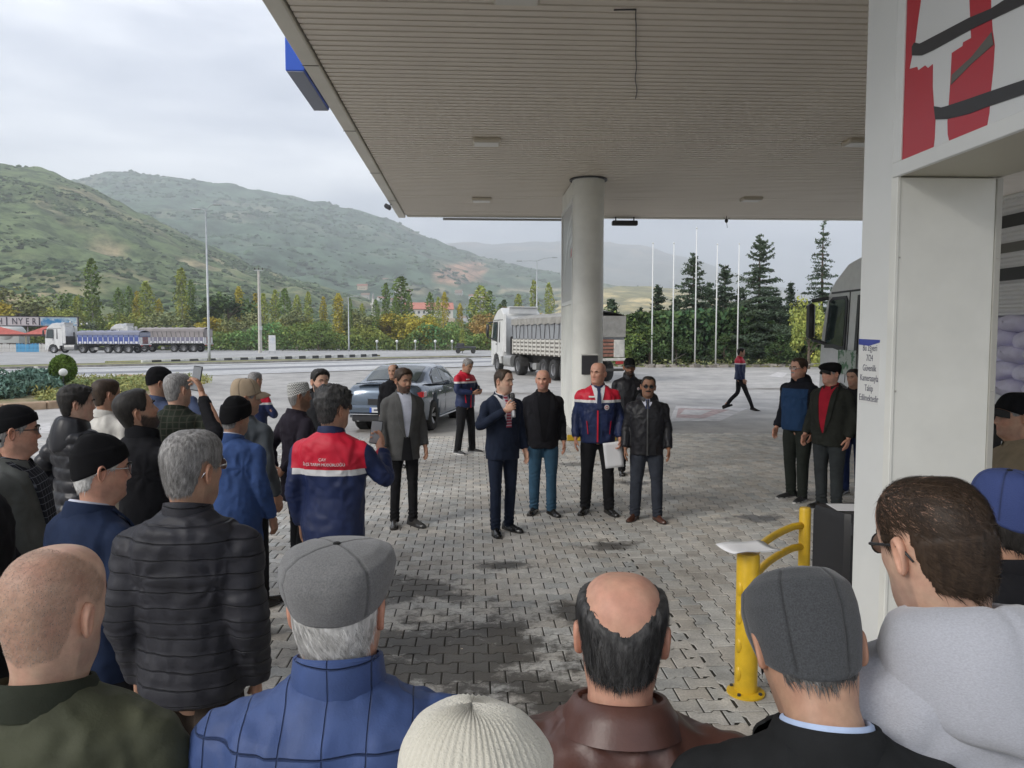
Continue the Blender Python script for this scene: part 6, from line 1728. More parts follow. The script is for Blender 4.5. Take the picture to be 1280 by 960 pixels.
def loft_np(secs, n=28, y0=0.0):
    """torso rings: (z, hw, hf, hb, yc)"""
    V = []
    for (z, hw, hf, hb, yc) in secs:
        for j in range(n):
            t = 2 * pi * j / n; c, s = cos(t), sin(t)
            x = math.copysign(abs(s) ** .85, s) * hw; y = math.copysign(abs(c) ** .9, c) * (hf if c > 0 else hb) + yc
            V.append((x, y, z))
    return V
def tube_rings(b, pts, rad, n=14):
    b.tube(pts, rad, n)
def bend(points, rad, sub=5):
    """smooth a joint chain with Catmull-Rom"""
    P = [Vector(p) for p in points]; out, rr = [], []
    for i in range(len(P) - 1):
        p0 = P[max(i - 1, 0)]; p1, p2 = P[i], P[i + 1]; p3 = P[min(i + 2, len(P) - 1)]
        for k in range(sub):
            t = k / sub; out.append(.5 * ((2 * p1) + (p2 - p0) * t + (2 * p0 - 5 * p1 + 4 * p2 - p3) * t * t + (3 * p1 - p0 - 3 * p2 + p3) * t ** 3)); rr.append(rad[i] + (rad[i + 1] - rad[i]) * t)
    out.append(P[-1]); rr.append(rad[-1]); return out, rr
ARMS = {  # right arm (x>0): elbow, wrist, palm normal (towards the body), finger curl
    'down': ((.262, -.03, 1.125), (.275, .055, .875), (-1, .1, 0), .45),
    'down2': ((.255, -.045, 1.13), (.245, .03, .885), (-1, -.2, 0), .5),
    'side': ((.29, -.01, 1.14), (.33, .05, .90), (-1, 0, 0), .4),
    'clasp_f': ((.275, .02, 1.13), (.085, .20, .95), (-.3, -1, 0), .9),
    'hang_f': ((.27, .02, 1.13), (.17, .17, .90), (-.7, -.7, 0), .5),
    'clasp_b': ((.28, -.13, 1.13), (.09, -.20, .97), (-.2, -1, 0), .8),
    'pocket': ((.30, -.09, 1.14), (.225, .05, .95), (-1, 0, 0), .6),
    'chest': ((.29, .05, 1.16), (.13, .26, 1.24), (-.7, -.6, .2), 1.0),
    'hold': ((.27, .06, 1.15), (.10, .26, 1.12), (-.5, -.5, .6), 1.0),
    'phone': ((.30, .08, 1.18), (.21, .24, 1.33), (-.5, -.8, .1), 1.0),
    'phone_face': ((.30, .16, 1.27), (.10, .24, 1.47), (-.6, -.8, 0), .9),
    'phone_up': ((.31, .24, 1.46), (.13, .30, 1.68), (-.6, -.8, 0), .9),
    'mic': ((.29, .04, 1.16), (.09, .20, 1.34), (-.8, -.4, .2), 1.25),
    'paper': ((.27, -.02, 1.13), (.26, .10, .88), (-1, .2, 0), .8),
}
def hand_geo(b, w, d, nrm, side, curl, sk=1.0):
    """five-fingered hand at wrist w, pointing along d, palm facing nrm"""
    d = d.normalized(); nrm = (nrm - d * nrm.dot(d)).normalized(); s = d.cross(nrm) * side      # s points to the thumb side
    # palm
    pts = [w - d * .03, w, w + d * .035, w + d * .07, w + d * .092]
    b.tube(pts, [(.027, .021), (.028, .019), (.040, .017), (.042, .0155), (.036, .011)], 12, up=s)
    L = [.072, .080, .074, .058]; off = [.031, .011, -.010, -.030]
    for k in range(4):
        base = w + d * (.084 - .004 * abs(k - 1)) + s * off[k]
        p = [base]; dr = d.copy(); a = curl * (.8 + .12 * k)
        for seg, fr in enumerate((.42, .32, .26)):
            ang = a * (.55 if seg == 0 else .75)
            dr = (Matrix.Rotation(ang, 3, s) @ dr) if side > 0 else (Matrix.Rotation(-ang, 3, s) @ dr)
            # make sure the bend goes to the palm side
            if seg == 0 and dr.dot(nrm) < 0: side = -side; dr = d.copy(); dr = (Matrix.Rotation(ang, 3, s) @ dr) if side > 0 else (Matrix.Rotation(-ang, 3, s) @ dr)
            p.append(p[-1] + dr * L[k] * fr)
        b.tube(p, [.0095, .0088, .0078, .0058], 8, up=s)
    tb = w + d * .028 + s * .030; t1 = tb + (d * .7 + s * .62 + nrm * .35).normalized() * .042; t2 = t1 + (d * .9 + s * .15 + nrm * .45).normalized() * .032; t3 = t2 + (d * .85 + nrm * .5 - s * .1).normalized() * .022
    b.tube([tb - s * .012, tb, t1, t2, t3], [.014, .0145, .0115, .0098, .0068], 8, up=nrm)
    return w + d * .085 + nrm * .022        # grip point

class Person:
    pass
_shoe = {}
def shoe_mesh(style, m):
    key = (style, m.name)
    if key in _shoe: return _shoe[key]
    b = MB(); ms = mat('sole_white', (.55, .54, .52), .7) if style == 'sneaker' else mat('sole_dark', (.02, .018, .016), .6)
    secs = [(-.075, .030, .075), (-.06, .036, .085), (-.02, .038, .088), (.03, .039, .075), (.08, .045, .058), (.13, .047, .046), (.17, .040, .038), (.195, .024, .030), (.203, .008, .022)]
    V = []; n = 14
    for y, hw, h in secs:
        for j in range(n):
            t = 2 * pi * j / n; c, s = cos(t), sin(t)
            z = .012 + (h * (s if s > 0 else 0) * (1 if y > .03 else 1)) if s > 0 else .012
            x = math.copysign(abs(c) ** .7, c) * hw * (1 - .35 * max(0, s) ** 2)
            V.append((x, y, z))
    F = [(i * n + j, i * n + (j + 1) % n, (i + 1) * n + (j + 1) % n, (i + 1) * n + j) for i in range(len(secs) - 1) for j in range(n)] + [tuple(range(n - 1, -1, -1)), tuple(range((len(secs) - 1) * n, len(secs) * n))]
    b.add([(x, y, z) for x, y, z in V], F, 0)
    hgt = .022 if style == 'sneaker' else .014
    out = [(-.030, -.078), (.030, -.078), (.040, -.02), (.042, .04), (.050, .10), (.046, .16), (.024, .204), (-.012, .206), (-.040, .17), (-.046, .10), (-.038, .03), (-.038, -.03)]
    b.prism(out, 0, hgt, m=1)
    me = b.mesh('shoe', [m, ms], True, 50); _shoe[key] = me; return me
TORSO = [(.80, .175, .125, .135, .0), (.90, .180, .130, .140, -.005), (1.0, .170, .128, .125, .0), (1.08, .168, .125, .118, .005), (1.18, .182, .130, .122, .005), (1.28, .194, .132, .130, .0), (1.36, .194, .120, .130, -.005), (1.405, .176, .102, .118, -.012), (1.43, .150, .088, .104, -.018), (1.455, .112, .074, .088, -.020), (1.482, .076, .060, .070, -.016)]
def torso_front(x, z, secs):
    zs = [s[0] for s in secs]; i = lambda k: np.interp(z, zs, [s[k] for s in secs])
    hw, hf, yc = i(1), i(2), i(4); s = np.clip(abs(x) / hw, 0, .97) ** (1 / .85); return yc + hf * (np.sqrt(max(0, 1 - s * s))) ** .9
def torso_back(x, z, secs):
    zs = [s[0] for s in secs]; i = lambda k: np.interp(z, zs, [s[k] for s in secs])
    hw, hb, yc = i(1), i(3), i(4); s = np.clip(abs(x) / hw, 0, .97) ** (1 / .85); return yc - hb * (np.sqrt(max(0, 1 - s * s))) ** .9
JOBS = []
def remesh_job(mbuilder, vox, smooth, post, name, mats, parent, smooth_f=.5):
    me = mbuilder.mesh('tmp')
    o = bpy.data.objects.new('tmp', me); COL.objects.link(o)
    r = o.modifiers.new('r', 'REMESH'); r.mode = 'VOXEL'; r.voxel_size = vox; r.use_smooth_shade = True
    if smooth:
        s = o.modifiers.new('s', 'SMOOTH'); s.factor = smooth_f; s.iterations = smooth
    JOBS.append((o, post, name, mats, parent))
def run_jobs():
    bpy.context.view_layer.update()
    dg = bpy.context.evaluated_depsgraph_get()
    for (o, post, name, mats, parent) in JOBS:
        me = bpy.data.meshes.new_from_object(o.evaluated_get(dg), depsgraph=dg)
        n = len(me.vertices); V = np.empty(n * 3, np.float32); me.vertices.foreach_get('co', V); V = V.reshape(-1, 3).astype(float)
        N = np.empty(n * 3, np.float32); me.vertices.foreach_get('normal', N); N = N.reshape(-1, 3).astype(float)
        if post:
            V = post(V, N); me.vertices.foreach_set('co', V.astype(np.float32).ravel())
        me.polygons.foreach_set('use_smooth', np.ones(len(me.polygons), bool))
        me.materials.clear()
        for m in (mats if isinstance(mats, (list, tuple)) else [mats]): me.materials.append(m)
        me.name = name; me.update()
        link(name, me, parent)
    for j in JOBS:
        m = j[0].data; bpy.data.objects.remove(j[0]); bpy.data.meshes.remove(m)
    JOBS.clear()
def seg_dist(V, a, b):
    a = np.array(a); b = np.array(b); ab = b - a; t = np.clip(((V - a) @ ab) / (ab @ ab), 0, 1)
    return np.linalg.norm(V - (a + t[:, None] * ab), axis=1), t
def person(px, top, D, face, label, h=None, skin='a', hair=None, hat=None, jk=None, legs=None, arms=('down', 'down'), head=(0, 0), beard=None, glasses=None, fat=1.0, build=1.0,
           shoes=('dress', (.02, .018, .016)), shirt=None, tie=None, props=(), detail=1, lean=0.0, walk=0, stance=.10, ho=None, group=None, z0=0.0, roll=None):
    if roll is None: roll = ((int(px) * 37) % 9) - 4
    """one standing figure. face: degrees clockwise from 'looking away from the camera'"""
    g0 = at(px, 420, D); hh = h or (CAM_H + (420 - top) / F_PX * D * 1.0)
    S = hh / 1.737
    t = thing('person', label, 'person', (g0.x, g0.y, z0), -radians(face), group, S)
    vox = {3: .0085, 2: .011, 1: .0155, 0: .021}[detail] / 1.0
    B = build; ho = ho or {}
    jk = dict(jk or {}); kind = jk.get('kind', 'coat'); puff = {'puffer': .015, 'coat': .008, 'suit': .004, 'sweater': .0, 'hood': .008, 'leather': .010, 'shirt': -.004}[kind]
    hem = jk.get('hem', .80)
    secs = []
    for (z, hw, hf, hb, yc) in TORSO:
        bel = exp(-((z - 1.05) / .14) ** 2) * (fat - 1) * 1.1
        bw = (B + .4 * (fat - 1)) if z < 1.43 else (1 + (B - 1) * .4)
        k = puff if z < 1.44 else puff * .5
        secs.append((z, hw * bw * (1 + bel * .35) + k, (hf + bel * .10) * (B if z < 1.43 else 1) + k, hb * (B if z < 1.43 else 1) + k, yc))
    if hem > .80: secs = [s for s in secs if s[0] > hem + .015]; secs = [(hem,) + tuple(np.interp(hem, [q[0] for q in TORSO], [q[k] for q in TORSO]) * (B if k < 4 else 1) + (puff if k < 4 else 0) for k in (1, 2, 3, 4))] + secs
    else:
        f = jk.get('flare', 1.03); s0 = secs[0]; secs = [(hem, s0[1] * f, s0[2] * f, s0[3] * f, s0[4])] + secs
    # ---------------- arms
    joints = []
    for s, a in ((1, arms[0]), (-1, arms[1])):
        A = ARMS[a] if isinstance(a, str) else a
        sh = Vector((s * (.170 * B + .0), -.012, 1.372 - puff * .4)); el = Vector(A[0]); wr = Vector(A[1]); nv = Vector(A[2])
        bx = (B - 1) * .17 + (fat - 1) * .12 + puff * .5 - (.042 if el.x < .295 and wr.x > .2 else 0)
        el = Vector((s * (el.x + bx), el.y, el.z)); wr = Vector((s * (wr.x + (bx if wr.x > .2 else 0)), wr.y + (fat - 1) * .12, wr.z)); nv = Vector((s * nv.x, nv.y, nv.z))
        joints.append((s, sh, el, wr, nv, A[3]))
    # ---------------- body: head, neck, torso, limbs and hands in one mesh
    nphi, nz = {3: (110, 84), 2: (72, 60), 1: (56, 46), 0: (40, 34)}[detail]
    P0, phi, zs = head_pts(nphi, nz, dict(fat=1 + (fat - 1) * .35, nose=ho.get('nose', 1.0)))
    P0[:, :, 0] *= ho.get('wide', 1.0)
    N0 = normals_grid(P0)
    ch = Vector((0, ho.get('fwd', 0.0) - .002, 1.497))
    pose = lambda P: head_pose(P, head[0], head[1], roll) + np.array(ch)
    PW = pose(P0)
    Z = P0[:, :, 2]; ax = np.abs(P0[:, :, 0]); fr = (np.cos(phi)[None, :] > .3)
    col = np.ones((nz, nphi, 3))
    mo = fbm(P0.reshape(-1, 3), 32, 3, int(abs(px)) % 30).reshape(nz, nphi); col = col * (1 + ((mo - .5) * 1.0)[:, :, None] * np.array([.10, .34, .32]))
    lip = np.exp(-(ax / .020) ** 4 - ((Z - .0505) / .0085) ** 2) * fr; col *= 1 - lip[:, :, None] * np.array([.08, .38, .30])
    chk = np.exp(-((ax - .045) / .02) ** 2 - ((Z - .088) / .022) ** 2) * fr + np.exp(-(ax / .012) ** 2 - ((Z - .083) / .012) ** 2) * fr; col *= 1 - .5 * np.clip(chk, 0, 1)[:, :, None] * np.array([-.05, .22, .22])
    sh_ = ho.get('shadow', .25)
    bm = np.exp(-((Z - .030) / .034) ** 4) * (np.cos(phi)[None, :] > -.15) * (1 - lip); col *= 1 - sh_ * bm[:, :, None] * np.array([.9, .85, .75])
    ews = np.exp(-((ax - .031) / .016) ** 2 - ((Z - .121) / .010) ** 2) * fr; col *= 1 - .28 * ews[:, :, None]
    if hair and hair.get('thin'):
        col *= 1 - (hair_mask(P0, phi, zs, hair) * .48)[:, :, None] * np.array([.85, .9, .95])
    if hair and hair.get('stub'):
        hm = hair_mask(P0, phi, zs, hair); k = .16 + .35 * fbm(P0.reshape(-1, 3), 400, 2, 9).reshape(nz, nphi); col *= 1 - (hm * k)[:, :, None] * np.array([.85, .9, .95])
    if beard and beard[0] == 'full':
        A_ = np.degrees(np.abs(phi))[None, :]; up_ = np.interp(A_, [0, 22, 40, 70, 88, 98], [.072, .070, .062, .080, .105, .11]); bmk = np.clip((up_ - Z) / .008, 0, 1) * np.clip((Z + .02) / .015, 0, 1) * (A_ < 98) * (1 - np.exp(-(ax / .019) ** 4 - ((Z - .050) / .006) ** 2) * fr)
        n_ = fbm(P0.reshape(-1, 3), 300, 2, 3).reshape(nz, nphi); kb = {'black': .93, 'brown': .78, 'grey': .35}[beard[1]]; col *= 1 - (bmk * kb * (.8 + .3 * n_))[:, :, None] * np.array([.97, .95, .92])
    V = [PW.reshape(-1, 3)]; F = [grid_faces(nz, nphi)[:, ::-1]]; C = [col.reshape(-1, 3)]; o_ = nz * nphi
    # torso continues from the neck ring downwards
    body = [(1.36, .150, .09, .10, -.01), (1.2, .14, .09, .09, 0), (1.0, .125, .085, .085, 0), (.86, .13, .085, .09, -.005), (.80, .06, .05, .05, 0)]
    ring = []
    for (z, hw, hf, hb, yc) in body:
        hw *= .80 * min(B, 1.0); ring.append(np.stack([np.sin(phi) * hw, np.where(np.cos(phi) > 0, hf, hb) * np.cos(phi) + yc, phi * 0 + z], 1))
    R = np.concatenate(ring); V.append(R); C.append(np.ones_like(R)); nb = len(body)
    # link first torso ring with neck root ring (index 0 ring of head)
    a = np.arange(nphi); a2 = (a + 1) % nphi
    F.append(np.stack([a, a2, o_ + a2, o_ + a], 1))
    for k in range(nb - 1): F.append(np.stack([o_ + k * nphi + a, o_ + k * nphi + a2, o_ + (k + 1) * nphi + a2, o_ + (k + 1) * nphi + a], 1))
    off = o_ + nb * nphi
    if not ho.get('noears'):
        for s in (-1, 1):
            eV, eF = ear_geo(s); eV = pose(eV); V.append(eV); F.append(eF + off); off += len(eV); C.append(np.tile([[1.02, .92, .89]], (len(eV), 1)))
    mb = MB(); grips = []
    for (s, shd, el, wr, nv, curl) in joints:
        pts, rr = bend([shd, el, wr], [.045, .036, .026], 4); mb.tube(pts, rr, 10)
        grips.append(hand_geo(mb, wr, (wr - el), nv, s, curl))
    # legs
    st = stance * B
    LG = []; sf_ = ho.get('shift', ((int(px) * 13) % 7 - 3) * .22)
    for s in (-1, 1):
        hip = Vector((s * .09 * B, 0, .90)); 
        if walk: ky, ay, kz, az = ((.16, .34, .50, .10) if s * walk > 0 else (-.04, -.36, .49, .14))
        else: ky, ay, kz, az = (.015 + .03 * s * sf_, -.01 + .07 * s * sf_, .49, .09)
        kn = Vector((s * (.092 * B + (st - .09) * .5), ky, kz)); an = Vector((s * st, ay, az)); LG.append((s, hip, kn, an))
        mb.tube([hip, kn, an], [.07, .048, .036], 8)
    mv = np.array([tuple(v) for v in mb.v]); qf = []
    for f in mb.f:
        if len(f) == 4: qf.append(f)
        elif len(f) == 3: qf.append((f[0], f[1], f[2], f[2]))
        else:
            for k in range(1, len(f) - 2, 2): qf.append((f[0], f[k], f[k + 1], f[k + 2] if k + 2 < len(f) else f[k + 1]))
            if len(f) % 2: qf.append((f[0], f[-2], f[-1], f[-1]))
    qf = [f for f in qf if len(set(f)) == 4]
    F.append(np.array(qf) + off); V.append(mv); C.append(np.tile([[1.0, .93, .90]], (len(mv), 1)))
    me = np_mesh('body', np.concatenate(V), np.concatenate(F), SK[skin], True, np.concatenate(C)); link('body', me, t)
    # ---------------- eyes, brows
    for s in (-1, 1):
        ec = np.array([[s * .0305, .0825, .1215]]) 
        b = MB(); b.ell((0, 0, 0), (.0125, .0125, .0125), 10, 8)
        M3 = np.array([v for v in b.v]); W = pose(M3 + ec); b.v = [tuple(v) for v in W]
        fc = np.array([np.mean([M3[i] for i in f], 0) for f in b.f]); b.m = [1 if q[1] > .0098 and abs(q[0]) < .0075 else 0 for q in fc]
        b.build('eye', [M_eye, M_iris], t, smooth=True)
    if detail:
        for s in (-1, 1):
            pts = pose(np.array([[s * x, y, z] for x, y, z in ((.016, .1215, .1375), (.026, .119, .1435), (.038, .110, .1435), (.048, .098, .138))]))
            b = MB(); b.tube([Vector(p) for p in pts], [(.0035, .004), (.0045, .0045), (.004, .004), (.002, .003)], 6); b.build('eyebrow', HR[(ho.get('brow') or (hair or {}).get('col') or 'black')], t, smooth=True)
    # ---------------- hair
    def shell_obj(name, thick, m, tone=None, tex=1.0):
        n = fbm(P0.reshape(-1, 3) * np.array([1, 1, .45]), 130, 3, 5).reshape(nz, nphi)
        T = thick * (1 + .55 * (n - .5) * tex)
        Q = pose(shell(P0, N0, T)); c = np.ones((nz, nphi, 3)) * (.6 + .8 * n)[:, :, None]
        keep = (thick > .0002); fk = grid_faces(nz, nphi); kk = keep.ravel()[fk].any(1)
        return link(name, np_mesh(name, Q.reshape(-1, 3), fk[kk][:, ::-1], m, True, c.reshape(-1, 3)), t)
    if hair and not hair.get('stub'):
        hm = hair_mask(P0, phi, zs, hair); vol = hair.get('vol', .010)
        up = np.clip((Z - .12) / .08, 0, 1); back = (1 - np.cos(phi)[None, :]) / 2
        th = hm * (.003 + vol * (.35 + .65 * up) * (.7 + .3 * back)) + hm * hair.get('quiff', 0) * up * np.clip(np.cos(phi)[None, :], 0, 1)
        if hair.get('lump'): th = th + hm * hair['lump'] * (fbm(P0.reshape(-1, 3), 62, 2, 8).reshape(nz, nphi) - .35) * 2 * (.3 + .7 * up)
        if hair.get('thin'):
            kth = np.clip((hair['thin'] - Z + .03 * (fbm(P0.reshape(-1, 3), 60, 2, 4).reshape(nz, nphi) - .5)) / .02, 0, 1); th = th * kth
        if hat:
            rf_, rb_ = hat.get('rim', (.175, .085)); rl = (rf_ + rb_) / 2 + (rf_ - rb_) / 2 * np.cos(phi)[None, :]; hm = hm * (Z < rl + .006); th = th * (Z < rl + .006)
        ob = shell_obj('hair', th, HR[hair['col']])
        if detail >= 2 or hair.get('n'):
            n_ = hair.get('n', 5200 if detail == 3 else 1800)
            SP = shell(P0, N0, np.maximum(th * .7, .0008))
            comb = hair.get('comb', (0, -.55, -1))
            sV, sF, sC = strands(SP, N0, hm, n_, hair.get('len', .022), int(px) % 97, comb, hair.get('lift', .25), hair.get('width', .0007) * (1.0 if detail == 3 else 1.6), hair.get('curl', .28))
            lk = link('hair_strands', np_mesh('hair_strands', pose(sV), sF, HR[hair['col']], True, sC), t); lk['kind'] = 'stuff'
    if hair and hair.get('stub') and detail == 3:
        hm = hair_mask(P0, phi, zs, hair)
        sV, sF, sC = strands(P0, N0, hm, 5500, .0026, 5, (0, -.4, -1), .9, .00035, .6)
        lk = link('hair_strands', np_mesh('hair_strands', pose(sV), sF, HR['stubble'], True, sC), t); lk['kind'] = 'stuff'
    if beard:
        A = np.degrees(np.abs(phi))[None, :]
        if beard[0] == 'full': m = 0 * Z; _m = np.clip((.078 - np.interp(A, [0, 25, 70, 95], [.012, .010, .0, -.03]) - Z) / .008, 0, 1) * np.clip((Z + .012) / .01, 0, 1) * (A < 96) * (1 - np.exp(-(ax / .021) ** 4 - ((Z - .0505) / .0075) ** 2) * fr)
        else: m = np.exp(-(ax / .028) ** 6 - ((Z - .0655) / .0062) ** 4) * fr
        if beard[0] != 'full': shell_obj('moustache', m * .0055, HR[beard[1]])
    # ---------------- hat
    if hat:
        out, hc, (base, rimz, ph2) = hat_grid(hat['kind'] if hat['kind'] != 'cap' else 'cap', {3: 180, 2: 120, 1: 96, 0: 48}[detail], hat)
        out[:, :, 0] *= ho.get('wide', 1.0) * hat.get('hw', 1.0); out[:, :, 1] *= hat.get('hw', 1.0)
        Q = pose(out); n1, n2 = out.shape[:2]
        hn = {'beanie': 'knit_hat', 'flat': 'flat_cap', 'taq': 'skullcap', 'cap': 'baseball_cap'}[hat['kind']]
        ho_ = link(hn, np_mesh(hn, Q.reshape(-1, 3), grid_faces(n1, n2)[:, ::-1], hat['mat'], True, hc.reshape(-1, 3)), t)
        if hat.get('panels'):
            b = MB(); tp = out[-1, 0]; b.ell(tuple(tp + np.array([0, 0, .002])), (.008, .008, .004), 12, 6); b.v = [tuple(v) for v in pose(np.array([list(v) for v in b.v]))]
            a_ = b.build('button', hat['mat'], ho_, smooth=True)
        if hat['kind'] in ('cap', 'flat'):
            L_ = .075 if hat['kind'] == 'cap' else .032; nn = 21; W = []
            rev = -1 if hat.get('reverse') else 1
            for k, (r, dz) in enumerate([(0, .0), (.4, .004), (.8, -.002), (1, -.008), (1, -.012), (.8, -.006), (.4, .000), (0, -.004)]):
                for i in range(nn):
                    f = (i / (nn - 1) * 2 - 1); a_ = f * 1.12
                    rb = np.array([np.interp(a_, ph2, base[:, q]) for q in range(3)])
                    ln = L_ * (1 - f ** 2) ** .5 * r
                    W.append((rb[0] * (1.07 - .0 * r), rb[1] + .008 + ln, rb[2] + dz - (.022 * r if hat['kind'] == 'flat' else .014 * r) - .012 * r * (f ** 2)))
            b = MB(); b.add([tuple(v) for v in pose(np.array(W) * np.array([1, 1, 1]))], [tuple(q) for q in grid_faces(8, nn, False)]); b.build('brim', hat.get('brimmat', hat['mat']) if 'brimmat' in hat else mat(hat['mat'].name + '_brim', hat.get('c', (.1, .1, .1)), .85), ho_, smooth=True)
        for (sx, sz_) in hat.get('dots', ()):
            pass
    # ---------------- glasses
    if glasses:
        mg = M_dark if glasses in ('dark', 'sun') else M_chrome; b = MB(); r0 = .0016 if detail > 1 else .0026
        for s in (-1, 1):
            c0 = np.array([s * .033, .1195, .118]); pts = [c0 + np.array([cos(a) * .024, -abs(cos(a)) * (.010 if cos(a) * s > 0 else .002), sin(a) * .018]) for a in np.linspace(0, 2 * pi, 17)]
            b.tube([Vector(q) for q in pts], r0, 5, cap=False)
            b.tube([Vector(q) for q in ((s * .057, .108, .122), (s * .0765, .085, .124), (s * .0815, .01, .126), (s * .083, -.012, .120), (s * .080, -.03, .10))], [r0 * 1.6, r0 * 1.8, r0 * 1.6, r0 * 1.5, r0 * 1.2], 6)
            if glasses == 'sun' or detail > 1:
                q = MB(); q.add([tuple(p + np.array([0, -.001, 0])) for p in pts[:-1]], [tuple(range(16))]); q.v = [tuple(v) for v in pose(np.array([list(v) for v in q.v]))]
                q.build('lens', mat('sun_lens', (.01, .01, .012), .08) if glasses == 'sun' else mat('clear_lens', (.30, .22, .18), .1, spec=.8), t)
        b.tube([Vector((-.010, .1235, .121)), Vector((0, .128, .124)), Vector((.010, .1235, .121))], r0, 5)
        b.v = [tuple(v) for v in pose(np.array([list(v) for v in b.v]))]; b.build('glasses', mg, t, smooth=True)
    # ---------------- jacket
    name = {'coat': 'jacket', 'suit': 'suit_jacket', 'puffer': 'padded_jacket', 'sweater': 'sweater', 'hood': 'hooded_top', 'leather': 'leather_jacket', 'shirt': 'shirt'}[kind]
    sr = {'puffer': .018, 'coat': .010, 'suit': .004, 'sweater': .002, 'hood': .010, 'leather': .012, 'shirt': .004}[kind]
    jb = MB(); n = 30; tv = loft_np(secs, n); m_ = len(secs)
    jb.add(tv, [(i * n + j, (i + 1) * n + j, (i + 1) * n + (j + 1) % n, i * n + (j + 1) % n) for i in range(m_ - 1) for j in range(n)] + [tuple(range(n)), tuple(range(m_ * n - 1, (m_ - 1) * n - 1, -1))])
    cuffs = []
    for (s, shd, el, wr, nv, curl) in joints:
        inn = Vector((s * .08, -.018, 1.378)); d2 = (wr - el).normalized(); ce = wr - d2 * .012
        pts, rr = bend([inn, shd + Vector((s * .012, 0, -.012)), shd.lerp(el, .45), el, el.lerp(ce, .5), ce], [.056, .060 + sr, .052 + sr, .047 + sr, .043 + sr, .036 + sr], 4)
        jb.tube(pts, [r * (1 + (B - 1) * .6) for r in rr], 16); cuffs.append((s, shd, el, ce))
    amp = jk.get('fold', {'suit': .007, 'coat': .011, 'leather': .013, 'puffer': .008, 'sweater': .009, 'hood': .011, 'shirt': .012}[kind]); seed = int(abs(px)) % 50
    q = jk.get('quilt'); cf = [(s, np.array(shd), np.array(el), np.array(ce)) for s, shd, el, ce in cuffs]
    def post(V, N, cf=cf, q=q, amp=amp, seed=seed):
        d = (fbm(V * np.array([1, 1, .55]), 9, 3, seed) - .5) * amp * 2 + (1 - np.abs(2 * fbm(V * np.array([1, 1, .7]) + 3, 14, 2, seed + 7) - 1) - .75) * amp * 1.3 + (np.abs(2 * vnoise(V @ np.array([[1, 0, .5], [0, 1, 0], [-.5, 0, 1]]) * np.array([.6, 1, 1.9]), 20, seed + 2) - 1) ** .7 - .5) * amp * .35
        arm = np.full(len(V), 9.); al = np.zeros(len(V))
        for s, a, b_, c_ in cf:
            d1, t1 = seg_dist(V, a, b_); d2, t2 = seg_dist(V, b_, c_)
            la = np.linalg.norm(b_ - a); dd = np.minimum(d1, d2); ll = np.where(d1 < d2, t1 * la, la + t2 * np.linalg.norm(c_ - b_))
            k = (dd < arm); arm = np.where(k, dd, arm); al = np.where(k, ll, al)
            # elbow and cuff creases
            ew = np.exp(-((np.linalg.norm(V - b_, axis=1)) / .07) ** 2); d += ew * np.sin(ll * 190 + seed) * amp * .35
            cw = np.exp(-((np.linalg.norm(V - c_, axis=1)) / .08) ** 2); d += cw * np.sin(ll * 150 + 1 + seed) * amp * .3
        isarm = np.clip((.085 - arm) / .02, 0, 1)
        # drag lines fanning from the armpits
        for s, a, b_, c_ in cf:
            r = V - (a + np.array([-s * .03, 0, -.10])); an = np.arctan2(r[:, 2], r[:, 0] * s); rad = np.linalg.norm(r, axis=1); d += (1 - isarm) * np.exp(-(rad / .16) ** 2) * np.sin(an * 9 + seed) * amp * .45
        if q:
            typ, pitch, dep = q
            coord = np.where(isarm > .5, al, V[:, 2])
            ph = (coord / pitch) % 1; pil = np.abs(np.sin(ph * pi)) ** .55
            d += dep * (pil - .6)
            if typ == 'grid':
                ang = np.arctan2(V[:, 0], -V[:, 1]); xx = np.where(isarm > .5, 0, V[:, 0]); ph2_ = (xx / (pitch * .62) + .5) % 1; d += np.where(isarm > .5, 0, dep * .6 * (np.abs(np.sin(ph2_ * pi)) ** .5 - .7))
            d += dep * .35 * (vnoise(V, 60, 3) - .5) * (1 - pil)
        return V + N * d[:, None]
    remesh_job(jb, vox, {3: 12, 2: 7, 1: 4, 0: 2}[detail], post, name, jk['mat'], t)
    # ---------------- patches on the front and back of the torso
    def patch(nm, zl, fL, fR, off, m, nx=9, front=True, par=t, thick=.004):
        fn = torso_front if front else torso_back; sg = 1 if front else -1; Vv = []
        for z in zl:
            a_, b2 = fL(z), fR(z)
            for i in range(nx):
                x = a_ + (b2 - a_) * i / (nx - 1); Vv.append((x, fn(x, z, secs) + sg * off, z))
        k = len(Vv); Vv2 = [(x, y - sg * thick * 3, z) for x, y, z in Vv]; nz_ = len(zl); Fq = [tuple(f) for f in grid_faces(nz_, nx, False)]
        if not front: Fq = [f[::-1] for f in Fq]
        rim = [i for i in range(nx)] + [r * nx + nx - 1 for r in range(1, nz_)] + [(nz_ - 1) * nx + i for i in range(nx - 2, -1, -1)] + [r * nx for r in range(nz_ - 2, 0, -1)]
        bq = MB(); bq.add(Vv + Vv2, Fq + [(rim[i], rim[i] + k, rim[(i + 1) % len(rim)] + k, rim[(i + 1) % len(rim)]) for i in range(len(rim))])
        return bq.build(nm, m, par, smooth=True, angle=50)
    zt = 1.475
